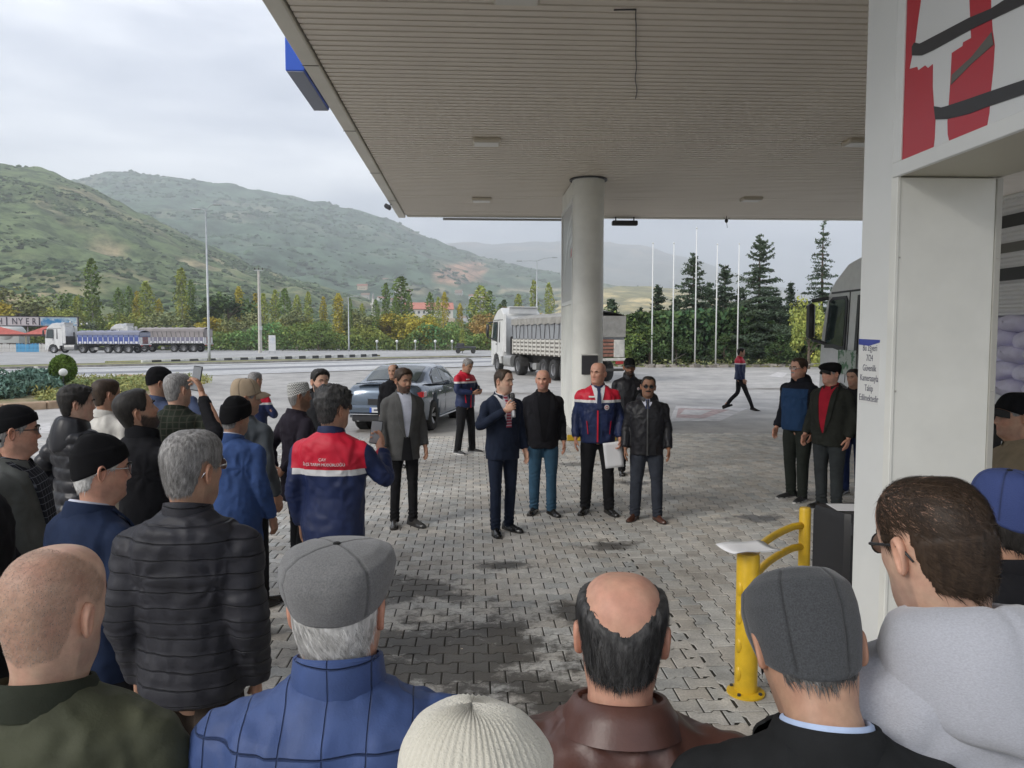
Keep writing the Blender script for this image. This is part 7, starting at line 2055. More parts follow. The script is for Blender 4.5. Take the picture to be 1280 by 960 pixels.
    if shirt:
        zb = jk.get('open', 1.17); wv = jk.get('vw', .075)
        V_ = lambda z: wv * np.clip((z - zb) / (zt - zb), 0, 1) ** .7 + (.012 if zb < 1.0 else 0)
        zl = np.linspace(zb, zt, 16)
        patch('shirt_front', zl, lambda z: -V_(z), lambda z: V_(z), .010, shirt)
        if jk.get('lapel', kind == 'suit'):
            lm = jk.get('lapmat', jk['mat'])
            for s in (-1, 1):
                wl = lambda z: .050 * np.interp(z, [zb, zb + .16, 1.36, 1.39, 1.44, zt], [.12, 1.0, 1.15, .75, .7, .3])
                f1 = (lambda z: V_(z) - .004) if s > 0 else (lambda z: -V_(z) - wl(z)); f2 = (lambda z: V_(z) + wl(z)) if s > 0 else (lambda z: -V_(z) + .004)
                patch('lapel', np.linspace(zb, zt - .008, 16), f1, f2, .017, lm, 5)
        if jk.get('collar', True):
            pass
    if jk.get('gap'):
        patch('trouser_front', np.linspace(secs[0][0] + .004, 1.0, 6), lambda z: -.034 - (1.0 - z) * .12, lambda z: .034 + (1.0 - z) * .12, .011, (legs or {}).get('mat', M_dark), 5)
    if tie:
        zb_ = max(jk.get('open', 1.17) + .002, 1.03)
        tw = lambda z: np.interp(z, [zb_, 1.42, 1.43, 1.47], [.030, .015, .019, .021])
        patch('tie', np.linspace(zb_, 1.468, 14), lambda z: -tw(z), lambda z: tw(z), .019, tie, 5)
    if jk.get('zip'):
        patch('zip', np.linspace(secs[0][0] + .01, 1.46, 16), lambda z: -.007, lambda z: .007, .013 + amp, jk['zip'], 3)
    # ---------------- collar
    cl = jk.get('col', 'shirt' if kind == 'suit' else 'stand')
    def ring(nm, m, r0, z0, prof, gap=.35, tilt=.022, par=t, sq=1.0, n=40):
        Vv = []; pr = [(r0 + a_, z0 + b2) for a_, b2 in prof]
        for (r, z) in pr:
            for i in range(n + 1):
                a_ = gap + (2 * pi - 2 * gap) * i / n; Vv.append((sin(a_) * r * .98, cos(a_) * r * 1.02 - .008, z - tilt * cos(a_)))
        bq = MB(); bq.add(Vv, [tuple(f) for f in grid_faces(len(pr), n + 1, False)]); return bq.build(nm, m, par, smooth=True, angle=60)
    fatn = 1 + (fat - 1) * .25
    if cl == 'stand': ring('collar', jk.get('colmat', jk['mat']), .070 * fatn, 1.445, [(.012, -.02), (.012, .03), (.007, .052), (.0, .052), (-.004, .03), (-.006, -.02)], gap=.25)
    elif cl == 'high': ring('collar', jk.get('colmat', jk['mat']), .074 * fatn, 1.445, [(.016, -.02), (.018, .03), (.012, .075), (.004, .078), (-.002, .03), (-.006, -.02)], gap=.12)
    elif cl in ('fold', 'shirt'):
        ring('collar', jk.get('colmat', jk['mat']), .073 * fatn, 1.45, [(-.004, -.02), (.0, .03), (.004, .040), (.012, .038), (.022, .012), (.030, -.018), (.022, -.018)], gap=.42)
    elif cl == 'wide':
        ring('collar', jk.get('colmat', jk['mat']), .078 * fatn, 1.452, [(-.006, -.03), (-.002, .03), (.005, .046), (.014, .046), (.030, .020), (.052, -.014), (.044, -.018)], gap=.5, n=60)
    if shirt: ring('shirt_collar', shirt, .066 * fatn, 1.462, [(-.004, -.02), (.0, .028), (.003, .034), (.008, .030), (.016, .004), (.012, .0)], gap=.30)
    if kind == 'hood' or jk.get('hoodie'):
        k_ = jk.get('hs', 1.0); Vv = []; na = 64; g_ = .32
        prof = lambda k: [(.066, 1.43), (.070, 1.485), (.078, 1.512), (.094, 1.520 + .008 * k), (.112 + .016 * k, 1.508 + .004 * k), (.126 + .026 * k, 1.484 - .012 * k), (.134 + .040 * k, 1.448 - .030 * k), (.134 + .052 * k, 1.408 - .050 * k), (.126 + .058 * k, 1.378 - .075 * k ** 2), (.112 + .045 * k, 1.368 - .080 * k ** 2), (.09, 1.39 - .06 * k)]
        hz_ = jk.get('hz', 1.0); npf = len(prof(0))
        for q_ in range(npf):
            for i in range(na + 1):
                a_ = g_ + (2 * pi - 2 * g_) * i / na; k = ((1 - cos(a_)) / 2) ** 1.6; r, z = prof(k)[q_]; z0_ = prof(0)[q_][1]; z = z0_ + (z - z0_) * hz_ + (.016 if hz_ < 1 and q_ > 4 else 0) * abs(sin(a_)); r = .066 + (r - .066) * k_ * (.55 + .45 * k)
                side_ = abs(sin(a_)); w_ = 1 + .28 * side_ * (q_ > 3) * min(1, .4 + k)
                Vv.append((sin(a_) * r * .98 * w_, cos(a_) * r * (1.0 if cos(a_) > 0 else .92) - .010 - .012 * k * (q_ > 3), z - .024 * cos(a_) * (q_ < 7)))
        Va = np.array(Vv); fq = grid_faces(npf, na + 1, False); ctr = Va - np.array([0, -.01, 1.43]); ctr /= np.linalg.norm(ctr, axis=1)[:, None] + 1e-9
        Va += ctr * ((fbm(Va * np.array([1, 1, 1.6]), 15, 3, seed) - .5) * .022)[:, None]; Va[:, 2] -= .006 * np.exp(-(Va[:, 0] / .006) ** 2) * (Va[:, 1] < 0)
        ob_ = link('hood', np_mesh('hood', Va, fq, jk['mat'], True), t); m_s = ob_.modifiers.new('s', 'SUBSURF'); m_s.levels = m_s.render_levels = 1 if detail > 1 else 0
    # ---------------- trousers, shoes
    lm = (legs or {}).get('mat') or mat('trousers_black', (.015, .015, .018), .85, bump=.3, bs=90, bd=.002)
    lb = MB(); lf = (legs or {}).get('w', 1.0) * B
    lb.tube([(0, 0, .84), (0, 0, .90), (0, 0, 1.0), (0, 0, 1.06)], [(.125 * B, .115), (.155 * B, .118), (.152 * B, .112), (.145 * B, .108)], 18, up=(1, 0, 0))
    for s, hip, kn, an in LG:
        d3 = (an - kn).normalized(); f_ = 1.0
        pts, rr = bend([hip + Vector((-s * .012, 0, .03)), hip.lerp(kn, .35), kn, kn.lerp(an, .5), an - Vector((0, 0, .045))], [.088 * lf, .090 * lf, .066 * lf, .062 * lf, .056 * lf], 4)
        lb.tube(pts, rr, 14)
    lc = [(np.array(kn), np.array(an)) for s, hip, kn, an in LG]
    def postl(V, N, lc=lc, seed=seed):
        d = (fbm(V * np.array([1, 1, .4]), 10, 3, seed + 3) - .5) * .016
        for kn, an in lc:
            kk = np.exp(-(np.linalg.norm(V - kn, axis=1) / .09) ** 2); d += kk * np.sin(V[:, 2] * 120 + V[:, 0] * 40 + seed) * .0035
            kk = np.exp(-((V[:, 2] - .13) / .06) ** 2); d += kk * np.sin(V[:, 2] * 150 + V[:, 0] * 60 + seed) * .003
        return V + N * d[:, None]
    if not (legs or {}).get('skip'): remesh_job(lb, max(vox, .0115), 3, postl, 'trousers', lm, t)
    sm = mat('shoe_%s_%d' % (shoes[0], int(shoes[1][0] * 1000)), shoes[1], .25 if shoes[0] == 'dress' else .6)
    for s, hip, kn, an in LG:
        sh = link('shoe', shoe_mesh(shoes[0], sm), t, (an.x, an.y, max(0, an.z - .09)), (0 if not walk else (-.25 if s * walk > 0 else .35), 0, -s * radians(ho.get('toe', 12))), (1, 1.08, 1))
    # ---------------- props held in the hand
    for pr in props: pr(t, joints, grips, secs, patch, hh, S)
    return t
# ---- cloth materials
def cloth(name, c=(.1, .1, .1), rough=.85, bump=.35, bs=220, var=.14, sheen=.0, **k): return mat('cloth_' + name, c, rough, var=var, vs=9, bump=bump, bs=bs, bd=.0018, sheen=sheen, spec=(.12 if sum(c) < .15 and rough > .6 else .35), **k)
def zone_mat(name, zones, base, rough=.7, back_w=None, extra=None):
    """cloth coloured by height bands in the garment's own space: zones = [(zmin, zmax, colour)]"""
    m = cloth(name, base, rough); N, L, b = nodes(m)
    tc = N.new('ShaderNodeTexCoord'); sp_ = N.new('ShaderNodeSeparateXYZ'); L.new(tc.outputs['Object'], sp_.inputs[0])
    cur = b.inputs['Base Color'].links[0].from_socket
    ax = N.new('ShaderNodeMath'); ax.operation = 'ABSOLUTE'; L.new(sp_.outputs[0], ax.inputs[0])
    def cmp(op, a, v):
        x = N.new('ShaderNodeMath'); x.operation = op; L.new(a, x.inputs[0]); x.inputs[1].default_value = v; return x.outputs[0]
    def mul(a, b_):
        x = N.new('ShaderNodeMath'); x.operation = 'MULTIPLY'; L.new(a, x.inputs[0]); L.new(b_, x.inputs[1]); return x.outputs[0]
    for z0, z1, xm, colr in zones:
        f = mul(mul(cmp('GREATER_THAN', sp_.outputs[2], z0), cmp('LESS_THAN', sp_.outputs[2], z1)), cmp('LESS_THAN', ax.outputs[0], xm))
        mx = N.new('ShaderNodeMix'); mx.data_type = 'RGBA'; L.new(f, mx.inputs[0]); L.new(cur, mx.inputs[6]); mx.inputs[7].default_value = (*colr, 1); cur = mx.outputs[2]
    L.new(cur, b.inputs['Base Color']); return m
def line_mat(name, c, lines, rough=.8, bumpd=.006, colr=None, base=None):
    """cloth with stitched or woven lines: lines = [(axis, pitch, width)] in garment space"""
    m = base or cloth(name, c, rough); N, L, b = nodes(m)
    tc = N.new('ShaderNodeTexCoord'); nz = N.new('ShaderNodeTexNoise'); nz.inputs['Scale'].default_value = 5; L.new(tc.outputs['Object'], nz.inputs['Vector'])
    wob = N.new('ShaderNodeVectorMath'); wob.operation = 'SCALE'; L.new(nz.outputs['Color'], wob.inputs[0]); wob.inputs['Scale'].default_value = .02
    ad = N.new('ShaderNodeVectorMath'); ad.operation = 'ADD'; L.new(tc.outputs['Object'], ad.inputs[0]); L.new(wob.outputs[0], ad.inputs[1])
    sp_ = N.new('ShaderNodeSeparateXYZ'); L.new(ad.outputs[0], sp_.inputs[0]); acc = None
    for axis, pitch, width in lines:
        d = N.new('ShaderNodeMath'); d.operation = 'PINGPONG'; L.new(sp_.outputs[axis], d.inputs[0]); d.inputs[1].default_value = pitch / 2
        l = N.new('ShaderNodeMapRange'); l.inputs['From Min'].default_value = width; l.inputs['From Max'].default_value = 0; L.new(d.outputs[0], l.inputs['Value'])
        if acc is None: acc = l.outputs[0]
        else:
            x = N.new('ShaderNodeMath'); x.operation = 'MAXIMUM'; L.new(acc, x.inputs[0]); L.new(l.outputs[0], x.inputs[1]); acc = x.outputs[0]
    if bumpd:
        bp = N.new('ShaderNodeBump'); bp.invert = True; bp.inputs['Strength'].default_value = 1; bp.inputs['Distance'].default_value = bumpd
        L.new(acc, bp.inputs['Height']); old = b.inputs['Normal'].links
        if old: L.new(old[0].from_socket, bp.inputs['Normal'])
        L.new(bp.outputs[0], b.inputs['Normal'])
    if colr is not None:
        mx = N.new('ShaderNodeMix'); mx.data_type = 'RGBA'; L.new(acc, mx.inputs[0]); L.new(b.inputs['Base Color'].links[0].from_socket, mx.inputs[6]); mx.inputs[7].default_value = (*colr, 1); L.new(mx.outputs[2], b.inputs['Base Color'])
    return m
NAVY, RED, WHT = (.012, .022, .075), (.52, .012, .035), (.62, .62, .62)
C_vest = zone_mat('ministry_vest', [(1.315, 1.7, .60, RED), (1.285, 1.315, .60, WHT)], NAVY, .55)
C_vestb = zone_mat('ministry_vest_back', [(1.262, 1.7, .225, RED), (1.226, 1.262, .215, WHT)], NAVY, .55)
C_black = cloth('black', (.012, .012, .014)); C_blackp = cloth('black_nylon', (.010, .010, .013), .5, bs=120)
C_suitn = cloth('navy_suit', (.014, .020, .038), .75, bs=400); C_suitk = cloth('black_suit', (.013, .013, .016), .8, bs=400)
C_grey = cloth('grey_wool', (.085, .085, .083), .9, bs=300, col2=None); C_blue = cloth('blue_coat', (.035, .075, .21), .85); C_char = cloth('charcoal', (.030, .031, .034), .9)
C_shirtw = cloth('white_shirt', (.62, .63, .66), .8); C_shirtb = cloth('light_shirt', (.50, .52, .60), .8)
C_jeans = cloth('jeans_blue', (.028, .075, .125), .9, bs=500); C_jeansd = cloth('jeans_dark', (.018, .026, .045), .9, bs=500); C_jeansg = cloth('jeans_greyblue', (.12, .13, .155), .9, bs=500)
C_brown = cloth('brown_trousers', (.055, .042, .034), .9); C_khaki = cloth('khaki', (.20, .17, .13), .9); C_slate = cloth('slate_trousers', (.035, .040, .052), .9)
C_dark = cloth('dark_trousers', (.018, .018, .020), .9)
def prop_phone(case=(.02, .02, .02), scr=True):
    def f(t, joints, grips, secs, patch, hh, S):
        g = grips[0]; b = MB(); b.box((0, 0, 0), (.074, .009, .15), bev=.004); o = b.build('phone', mat('phone_case', case, .4), None)
        M = t.matrix_basis; o.matrix_basis = M @ Matrix.Translation(g + Vector((-.005, .012, .045))) @ Euler((-.15, .1, .1)).to_matrix().to_4x4()
        tag(o, f.label, 'phone')
        c = MB(); c.box((0, -.0052, 0), (.066, .001, .138)); c.build('screen', mat('phone_screen', (.20, .21, .22), .15), o)
        c = MB(); c.box((-.018, .006, .045), (.026, .003, .03), bev=.001); c.build('camera_bump', M_dark, o)
    return f
def with_label(f, s): f.label = s; return f
def prop_mic(t, joints, grips, secs, patch, hh, S):
    g = grips[0]; o = thing('microphone', 'black handheld microphone with a dark mesh head held by the man in the navy suit', 'microphone', (0, 0, 0))
    o.matrix_basis = t.matrix_basis @ Matrix.Translation(g) @ Euler((.35, -.1, 0)).to_matrix().to_4x4()
    b = MB(); b.lathe([(.010, -.10), (.012, -.09), (.015, .06), (.018, .08)], 12); b.build('handle', M_dark, o, smooth=True)
    b = MB(); b.lathe([(.018, .08), (.026, .095), (.027, .115), (.02, .135), (0, .142)], 14); b.build('grille', mat('mic_grille', (.10, .10, .10), .4, metal=.6, bump=.8, bs=600), o, smooth=True)
    b = MB(); b.lathe([(.0155, -.12), (.018, -.10), (.018, -.06), (.0155, -.05)], 12); b.build('grey_band', mat('mic_band', (.40, .40, .42), .4), o, smooth=True)
def prop_paper(t, joints, grips, secs, patch, hh, S):
    g = grips[1]; b = MB(); V = []; nx, nz = 6, 9
    for j in range(nz):
        for i in range(nx): V.append(((i / (nx - 1) - .4) * .21, -.010 * sin(j * .35), -(j / (nz - 1)) * .29))
    b.add(V, [tuple(q) for q in grid_faces(nz, nx, False)]); o = b.build('paper_sheet', mat('paper'), None, smooth=True)
    o.matrix_basis = t.matrix_basis @ Matrix.Translation(g + Vector((.05, .02, .04))) @ Euler((0, .12, 0)).to_matrix().to_4x4()
    o.modifiers.new('s', 'SOLIDIFY').thickness = .0008
    tag(o, 'white paper sheet held low by the bald man in the red and navy jacket', 'paper')
def prop_badge(x=.085, z=1.235, r=.030):
    def f(t, joints, grips, secs, patch, hh, S):
        for s, m, rr, off in ((1, mat('badge_white', (.66, .66, .66), .5), r, .014), (1, mat('badge_red', (.5, .03, .04), .5), r * .62, .0165), (1, mat('badge_white'), r * .38, .0185)):
            b = MB(); c = Vector((-x, torso_front(x, z, secs) + off, z)); b.lathe([(0, -.002), (rr, -.002), (rr, .002), (0, .003)], 20, c, Euler((-pi / 2, 0, .35)).to_matrix()); b.build('badge', m, t)
    return f
def prop_front_stripes(t, joints, grips, secs, patch, hh, S):
    # white reflective bars on each side of the chest, red piping and centre zip
    w = mat('reflective_white', (.66, .66, .66), .4); r_ = cloth('piping_red', RED, .6)
    for s in (-1, 1):
        patch('pocket_piping', np.linspace(.93, 1.08, 5), (lambda z: .118 + (z - .93) * .1) if s > 0 else (lambda z: -.126 - (z - .93) * .1), (lambda z: .126 + (z - .93) * .1) if s > 0 else (lambda z: -.118 - (z - .93) * .1), .012, r_, 3)
    patch('zip', np.linspace(.84, 1.20, 10), lambda z: .008, lambda z: .024, .014, r_, 3)
    patch('chest_print', np.linspace(1.345, 1.362, 3), lambda z: .05, lambda z: .115, .016, w, 5)
def prop_back_text(t, joints, grips, secs, patch, hh, S):
    w = mat('printed_white', (.64, .64, .64), .5)
    for s, z, size, sc in (('ÇAY', 1.318, .024, 1), ('İLÇE TARIM MÜDÜRLÜĞÜ', 1.288, .024, .92)):
        me = text_mesh(s, size, w, .0012); n = len(me.vertices); V = np.empty(n * 3, np.float32); me.vertices.foreach_get('co', V); V = V.reshape(-1, 3)
        X = V[:, 0] * sc * 1.0; Zv = z + V[:, 1]; out = np.array([(x, torso_back(x, zz, secs) - .0105 - d * 1.0, zz) for x, zz, d in zip(X, Zv, V[:, 2])])
        me.vertices.foreach_set('co', out.astype(np.float32).ravel()); me.update(); link('lettering', me, t)

BLK_H = dict(col='black', vol=.012)
# ============ foreground row, seen from behind
K_hat = mat('cap_grey_wool', (.150, .150, .150), .95, var=.22, vs=300, bump=.5, bs=500, bd=.0015, tint='tint', sheen=.2)
K_hatd = mat('cap_charcoal_wool', (.045, .048, .052), .95, var=.30, vs=350, bump=.5, bs=600, bd=.0015, tint='tint', sheen=.2)
K_blk = mat('hat_black_knit', (.009, .009, .010), .95, tint='tint', bump=.5, bs=300, bd=.002, spec=.1)
K_knit = mat('hat_cream_knit', (.62, .59, .50), .95, tint='tint', bump=.8, bs=420, bd=.002, sheen=.3)
K_beige = mat('cap_beige', (.36, .28, .19), .9, tint='tint', bump=.3, bs=300)
K_bluec = mat('cap_blue', (.03, .05, .16), .85, tint='tint', bump=.3, bs=300)
K_taq = mat('skullcap_pattern', (.60, .60, .58), .9, tint='tint')
C_olive = cloth('olive_jacket', (.058, .062, .036), .75, bs=160)
C_quiltk = line_mat('quilt_black', (.020, .020, .026), [(2, .052, .0030)], .58, .006)
C_quiltb = line_mat('quilt_blue', (.050, .085, .215), [(2, .14, .0026), (0, .078, .0018)], .6, .007, (.038, .064, .165))
C_leather = mat('cloth_brown_leather', (.085, .036, .027), .42, var=.2, vs=7, bump=.35, bs=140, bd=.0012, spec=.5)
C_hoodie = mat('cloth_grey_fleece', (.38, .39, .43), .95, var=.09, vs=260, bump=.4, bs=300, bd=.002, sheen=.3, stretch=(1, 1, 2.2))
C_plaid = line_mat('plaid_green', (.022, .028, .020), [(2, .045, .006), (0, .045, .006)], .9, 0, (.060, .058, .045))
C_check = line_mat('check_dark', (.018, .020, .026), [(2, .035, .0022), (0, .035, .0022)], .9, 0, (.20, .21, .24))
C_puffk = cloth('puffer_black', (.009, .009, .012), .38, bs=100)

person(42, 680, 1.44, 0, 'bald grey-stubbled man in an olive jacket, nearest at the left edge, seen from behind', skin='a', hair=dict(stub=1, recede=.03, bald=((0, .62, .78), 48, 0)), head=(10, -2),
       jk=dict(kind='coat', mat=C_olive, col='fold', colmat=cloth('olive_dark', (.030, .034, .024), .8)), legs=dict(mat=C_dark), detail=3, fat=1.1, build=1.05)
person(231, 537, 2.62, 4, 'grey-haired man with glasses in a black horizontally quilted jacket, seen from behind', skin='b', hair=dict(col='grey', vol=.007, len=.016, lift=.35, n=9000), head=(20, 0), glasses='thin',
       jk=dict(kind='puffer', mat=C_quiltk, fold=.010, quilt=('h', .052, .0045), col='stand', hem=.86), legs=dict(mat=C_brown), detail=3, arms=('down2', 'down2'), build=.92)
person(108, 548, 3.02, 30, 'old white-haired man in a black knit hat, glasses and navy suit at the left', skin='c', hair=dict(col='white', vol=.009, len=.02), hat=dict(kind='beanie', mat=K_blk, rim=(.172, .080), fold=.34, topz=.262, topy=-.01, thick=.005, wr=.010), head=(20, -3), glasses='thin',
       jk=dict(kind='suit', mat=cloth('navy_suit_worn', (.016, .026, .058), .8, bs=300), col='fold', hem=.80), shirt=C_shirtb, legs=dict(mat=C_dark), detail=2, build=1.0, ho=dict(fwd=.02))
person(418, 683, 1.47, -2, 'man in grey flat cap and blue grid-quilted jacket with white hair, seen from behind', skin='c', hair=dict(col='white', vol=.010, len=.028, lift=.12, n=7000, comb=(.5, -.4, -1)), 
       hat=dict(kind='flat', mat=K_hat, hw=1.05, rim=(.165, .118), topz=.243, thick=.004, panels=4, pshift=.5, wr=.007, c=(.12, .12, .12)), head=(6, 2), jk=dict(kind='coat', mat=C_quiltb, col='high', hem=.78, fold=.011, quilt=('grid', .14, .005)), legs=dict(mat=C_dark), detail=3, fat=1.15, build=1.16, ho=dict(wide=1.1))
person(571, 978, .66, 0, 'person in a cream ribbed knit hat at the very bottom of the view', skin='a', hair=dict(col='white', vol=.006), hat=dict(kind='beanie', mat=K_knit, hw=1.26, rp=.5, rim=(.06, .0), fold=.2, topz=.262, topy=.01, thick=.009, wr=.030, wf=14, rib=60, seed=6), head=(8, -14),
       jk=dict(kind='coat', mat=C_char, col='stand'), legs=dict(mat=C_dark), detail=3, ho=dict(noears=1))
person(779, 728, 1.40, 9, 'man with a large bald patch in a brown leather jacket, seen from behind', skin='c', hair=dict(col='salt', vol=.010, len=.024, n=9000, lift=.22, comb=(0, -.35, -1), recede=.03, edge=11, bald=((0, -.32, .95), 63, .55)), head=(2, -10),
       jk=dict(kind='leather', mat=C_leather, col='wide', hem=.85), legs=dict(mat=C_dark), detail=3, fat=1.12, build=1.24, ho=dict(wide=1.07))
person(1044, 730, 1.20, 12, 'man in a charcoal panelled flat cap and black jacket with pale collar, from behind', skin='b', hair=dict(col='darkgrey', vol=.003), hat=dict(kind='flat', mat=K_hatd, rim=(.150, .040), topz=.245, topy=.005, thick=.005, panels=6, pshift=.5, wr=.004, c=(.045, .048, .052)), head=(-4, -36),
       jk=dict(kind='suit', mat=cloth('black_herringbone', (.020, .021, .022), .9, bs=500), col='fold', hem=.80), shirt=cloth('pale_blue_shirt', (.42, .52, .72), .8), legs=dict(mat=C_dark), detail=3, build=1.08, ho=dict(wide=1.08))
person(1206, 602, 1.33, -2, 'man in a light grey hooded sweatshirt and dark glasses at the right edge', skin='a', hair=dict(col='brown', vol=.008, len=.026, n=8000, lift=.10, comb=(.5, -.8, -.5), recede=.03, thin=.15, bald=((.1, .0, 1), 12, .0)), head=(-6, -12), glasses='dark',
       jk=dict(kind='hood', mat=C_hoodie, hs=1.0, hz=.42, drape=1, col='none', fold=.009), legs=dict(mat=C_jeans), detail=3, fat=1.12, build=1.12)
person(1272, 603, 2.05, 5, 'person in a blue baseball cap and dark jacket at the right edge', skin='b', hair=dict(col='black', vol=.004), hat=dict(kind='cap', mat=K_bluec, rim=(.168, .095), topz=.252, thick=.005, panels=6, wr=.003, c=(.03, .05, .16)),
       jk=dict(kind='coat', mat=C_black, col='stand'), legs=dict(mat=C_dark), detail=2, head=(-10, 0))
person(1277, 498, 4.3, -70, 'man in a black cap and khaki jacket right of the pillar', skin='b', hair=dict(col='grey', vol=.004), hat=dict(kind='cap', mat=K_blk, rim=(.168, .095), topz=.252, thick=.010, c=(.012, .012, .012)),
       jk=dict(kind='coat', mat=cloth('khaki_jacket', (.21, .165, .105), .85), col='stand'), legs=dict(mat=C_dark), detail=1, head=(-5, 0), build=1.1)
# ============ left group
person(-50, 520, 3.25, 75, 'man in black cut off by the left edge, hand held in front of him', skin='b', hair=dict(col='grey', vol=.005), jk=dict(kind='coat', mat=C_black), legs=dict(mat=C_black), arms=('hang_f', 'hang_f'), detail=1, build=1.05)
person(10, 507, 4.0, 78, 'man with glasses, black knit hat and grey jacket over a dark checked shirt, left edge', skin='c', hair=dict(col='grey', vol=.004), hat=dict(kind='beanie', mat=K_blk, rim=(.172, .10), fold=.3, topz=.25, thick=.005), head=(-22, 0), glasses='dark',
       jk=dict(kind='coat', mat=cloth('mid_grey_jacket', (.085, .09, .085), .9), open=.86, vw=.10, lapel=False, col='fold', hem=.78), shirt=C_check, legs=dict(mat=C_brown), fat=1.3, build=1.02, detail=2)
person(92, 482, 5.5, 34, 'black-haired boy in a hooded black padded jacket looking right', skin='a', hair=dict(col='black', vol=.022, len=.03, n=3000, lump=.008), head=(22, 2),  ho=dict(shadow=.0),
       jk=dict(kind='puffer', mat=C_puffk, quilt=('h', .085, .014), hoodie=1, hs=.85, hem=.86), legs=dict(mat=C_dark), arms=('pocket', 'pocket'), detail=2)
person(129, 473, 6.2, 20, 'man in a white shirt between the boy and the man raising his phone', skin='b', hair=dict(col='brown', vol=.010), head=(18, 0), jk=dict(kind='shirt', mat=cloth('white_overshirt', (.60, .58, .53), .85), col='fold', hem=.80), legs=dict(mat=cloth('beige_trousers', (.33, .29, .23), .9)), detail=1)
person(176, 485, 4.6, 34, 'dark-bearded young man in a black sweater raising a phone in front of his face', skin='b', hair=dict(col='black', vol=.010, len=.012, recede=.012), head=(18, 20), beard=('full', 'black'),
       jk=dict(kind='sweater', mat=C_black, col='high', hem=.92), legs=dict(mat=C_jeansg), arms=('phone_up', 'chest'), detail=2, props=[with_label(prop_phone(), 'black phone held up by the bearded man in the black sweater')])
person(196, 459, 7.0, 30, 'man in a dark knit hat and blue jacket holding a phone to his face', skin='b', hat=dict(kind='beanie', mat=K_blk, rim=(.175, .095), fold=.3, topz=.25, thick=.005), head=(25, 0), hair=None,
       jk=dict(kind='coat', mat=cloth('denim_blue', (.055, .075, .14), .85), col='fold'), legs=dict(mat=C_dark), arms=('phone_face', 'down'), detail=1, props=[with_label(prop_phone(), 'dark phone held up by the man in the knit hat and blue jacket')])
person(219, 466, 6.1, 4, 'grey-haired man in a dark green checked jacket, hands in pockets, seen from behind', skin='a', hair=dict(col='grey', vol=.007), head=(24, 0), jk=dict(kind='coat', mat=C_plaid, col='fold', hem=.80), legs=dict(mat=C_dark), arms=('pocket', 'pocket'), detail=1, build=1.1)
person(302, 476, 5.9, 20, 'man in a beige baseball cap and slate jacket behind the blue coat', skin='b', hair=dict(col='grey', vol=.004), hat=dict(kind='cap', mat=K_beige, rim=(.170, .10), topz=.256, thick=.009, panels=6, c=(.34, .26, .18), wr=.004), head=(44, -4),
       jk=dict(kind='coat', mat=cloth('slate_leather', (.055, .065, .075), .6), col='fold'), legs=dict(mat=C_dark), detail=1)
person(287, 499, 5.35, 14, 'man in a rolled black knit hat and long blue jacket, seen from behind', skin='b', hair=dict(col='grey', vol=.003), hat=dict(kind='beanie', mat=K_blk, rim=(.165, .072), fold=.42, topz=.262, thick=.011, wr=.004), head=(20, -2),
       jk=dict(kind='coat', mat=C_blue, col='fold', hem=.70, flare=1.08), legs=dict(mat=cloth('charcoal_trousers', (.035, .036, .036), .9)), shirt=C_shirtb, detail=2, fat=1.12, build=1.06, ho=dict(fwd=.015))
person(370, 478, 6.9, 48, 'old man in a patterned skullcap and dark coat with hands clasped behind his back', skin='d', hair=dict(col='grey', vol=.003), hat=dict(kind='taq', mat=K_taq, rim=(.172, .115), topz=.245, zig=1, thick=.004, nt=64, wr=0), head=(14, 3), beard=('full', 'grey'),
       jk=dict(kind='coat', mat=cloth('plum_black', (.022, .018, .026), .8), col='fold', hem=.66, flare=1.06), legs=dict(mat=C_dark), arms=('clasp_b', 'clasp_b'), detail=2, ho=dict(fwd=.02))
person(413, 484, 4.75, 12, 'curly-haired man in a navy and red jacket filming with his phone, from behind', skin='b', hair=dict(col='salt', vol=.022, len=.018, n=3600, curl=1.2, lift=.6, lump=.016), head=(26, 2), glasses='dark',
       jk=dict(kind='coat', mat=C_vestb, col='stand', colmat=cloth('navy_plain', NAVY, .6), hem=.78), legs=dict(mat=C_dark), arms=('phone', 'down2'), detail=2, fat=1.08, build=.99, props=[with_label(prop_phone((.12, .12, .12)), 'phone in a grey case held out by the man with red shoulders and curly hair'), prop_back_text])
person(398, 462, 8.2, 150, 'black-haired bearded young man in black between the skullcap and the curly-haired man', skin='a', hair=dict(col='black', vol=.020, quiff=.008), head=(-6, 0), beard=('full', 'black'), jk=dict(kind='hood', mat=C_char, col='none'), legs=dict(mat=C_dark), detail=1)
person(316, 464, 10.2, 20, 'man in a red and navy jacket and jeans facing away beyond the beige cap', skin='b', hair=dict(col='grey', vol=.005, recede=.02), head=(12, -8), jk=dict(kind='coat', mat=C_vest, col='fold', hem=.86), legs=dict(mat=C_jeansd), shoes=('sneaker', (.03, .03, .03)), arms=('hold', 'hold'), detail=1, ho=dict(shift=1))
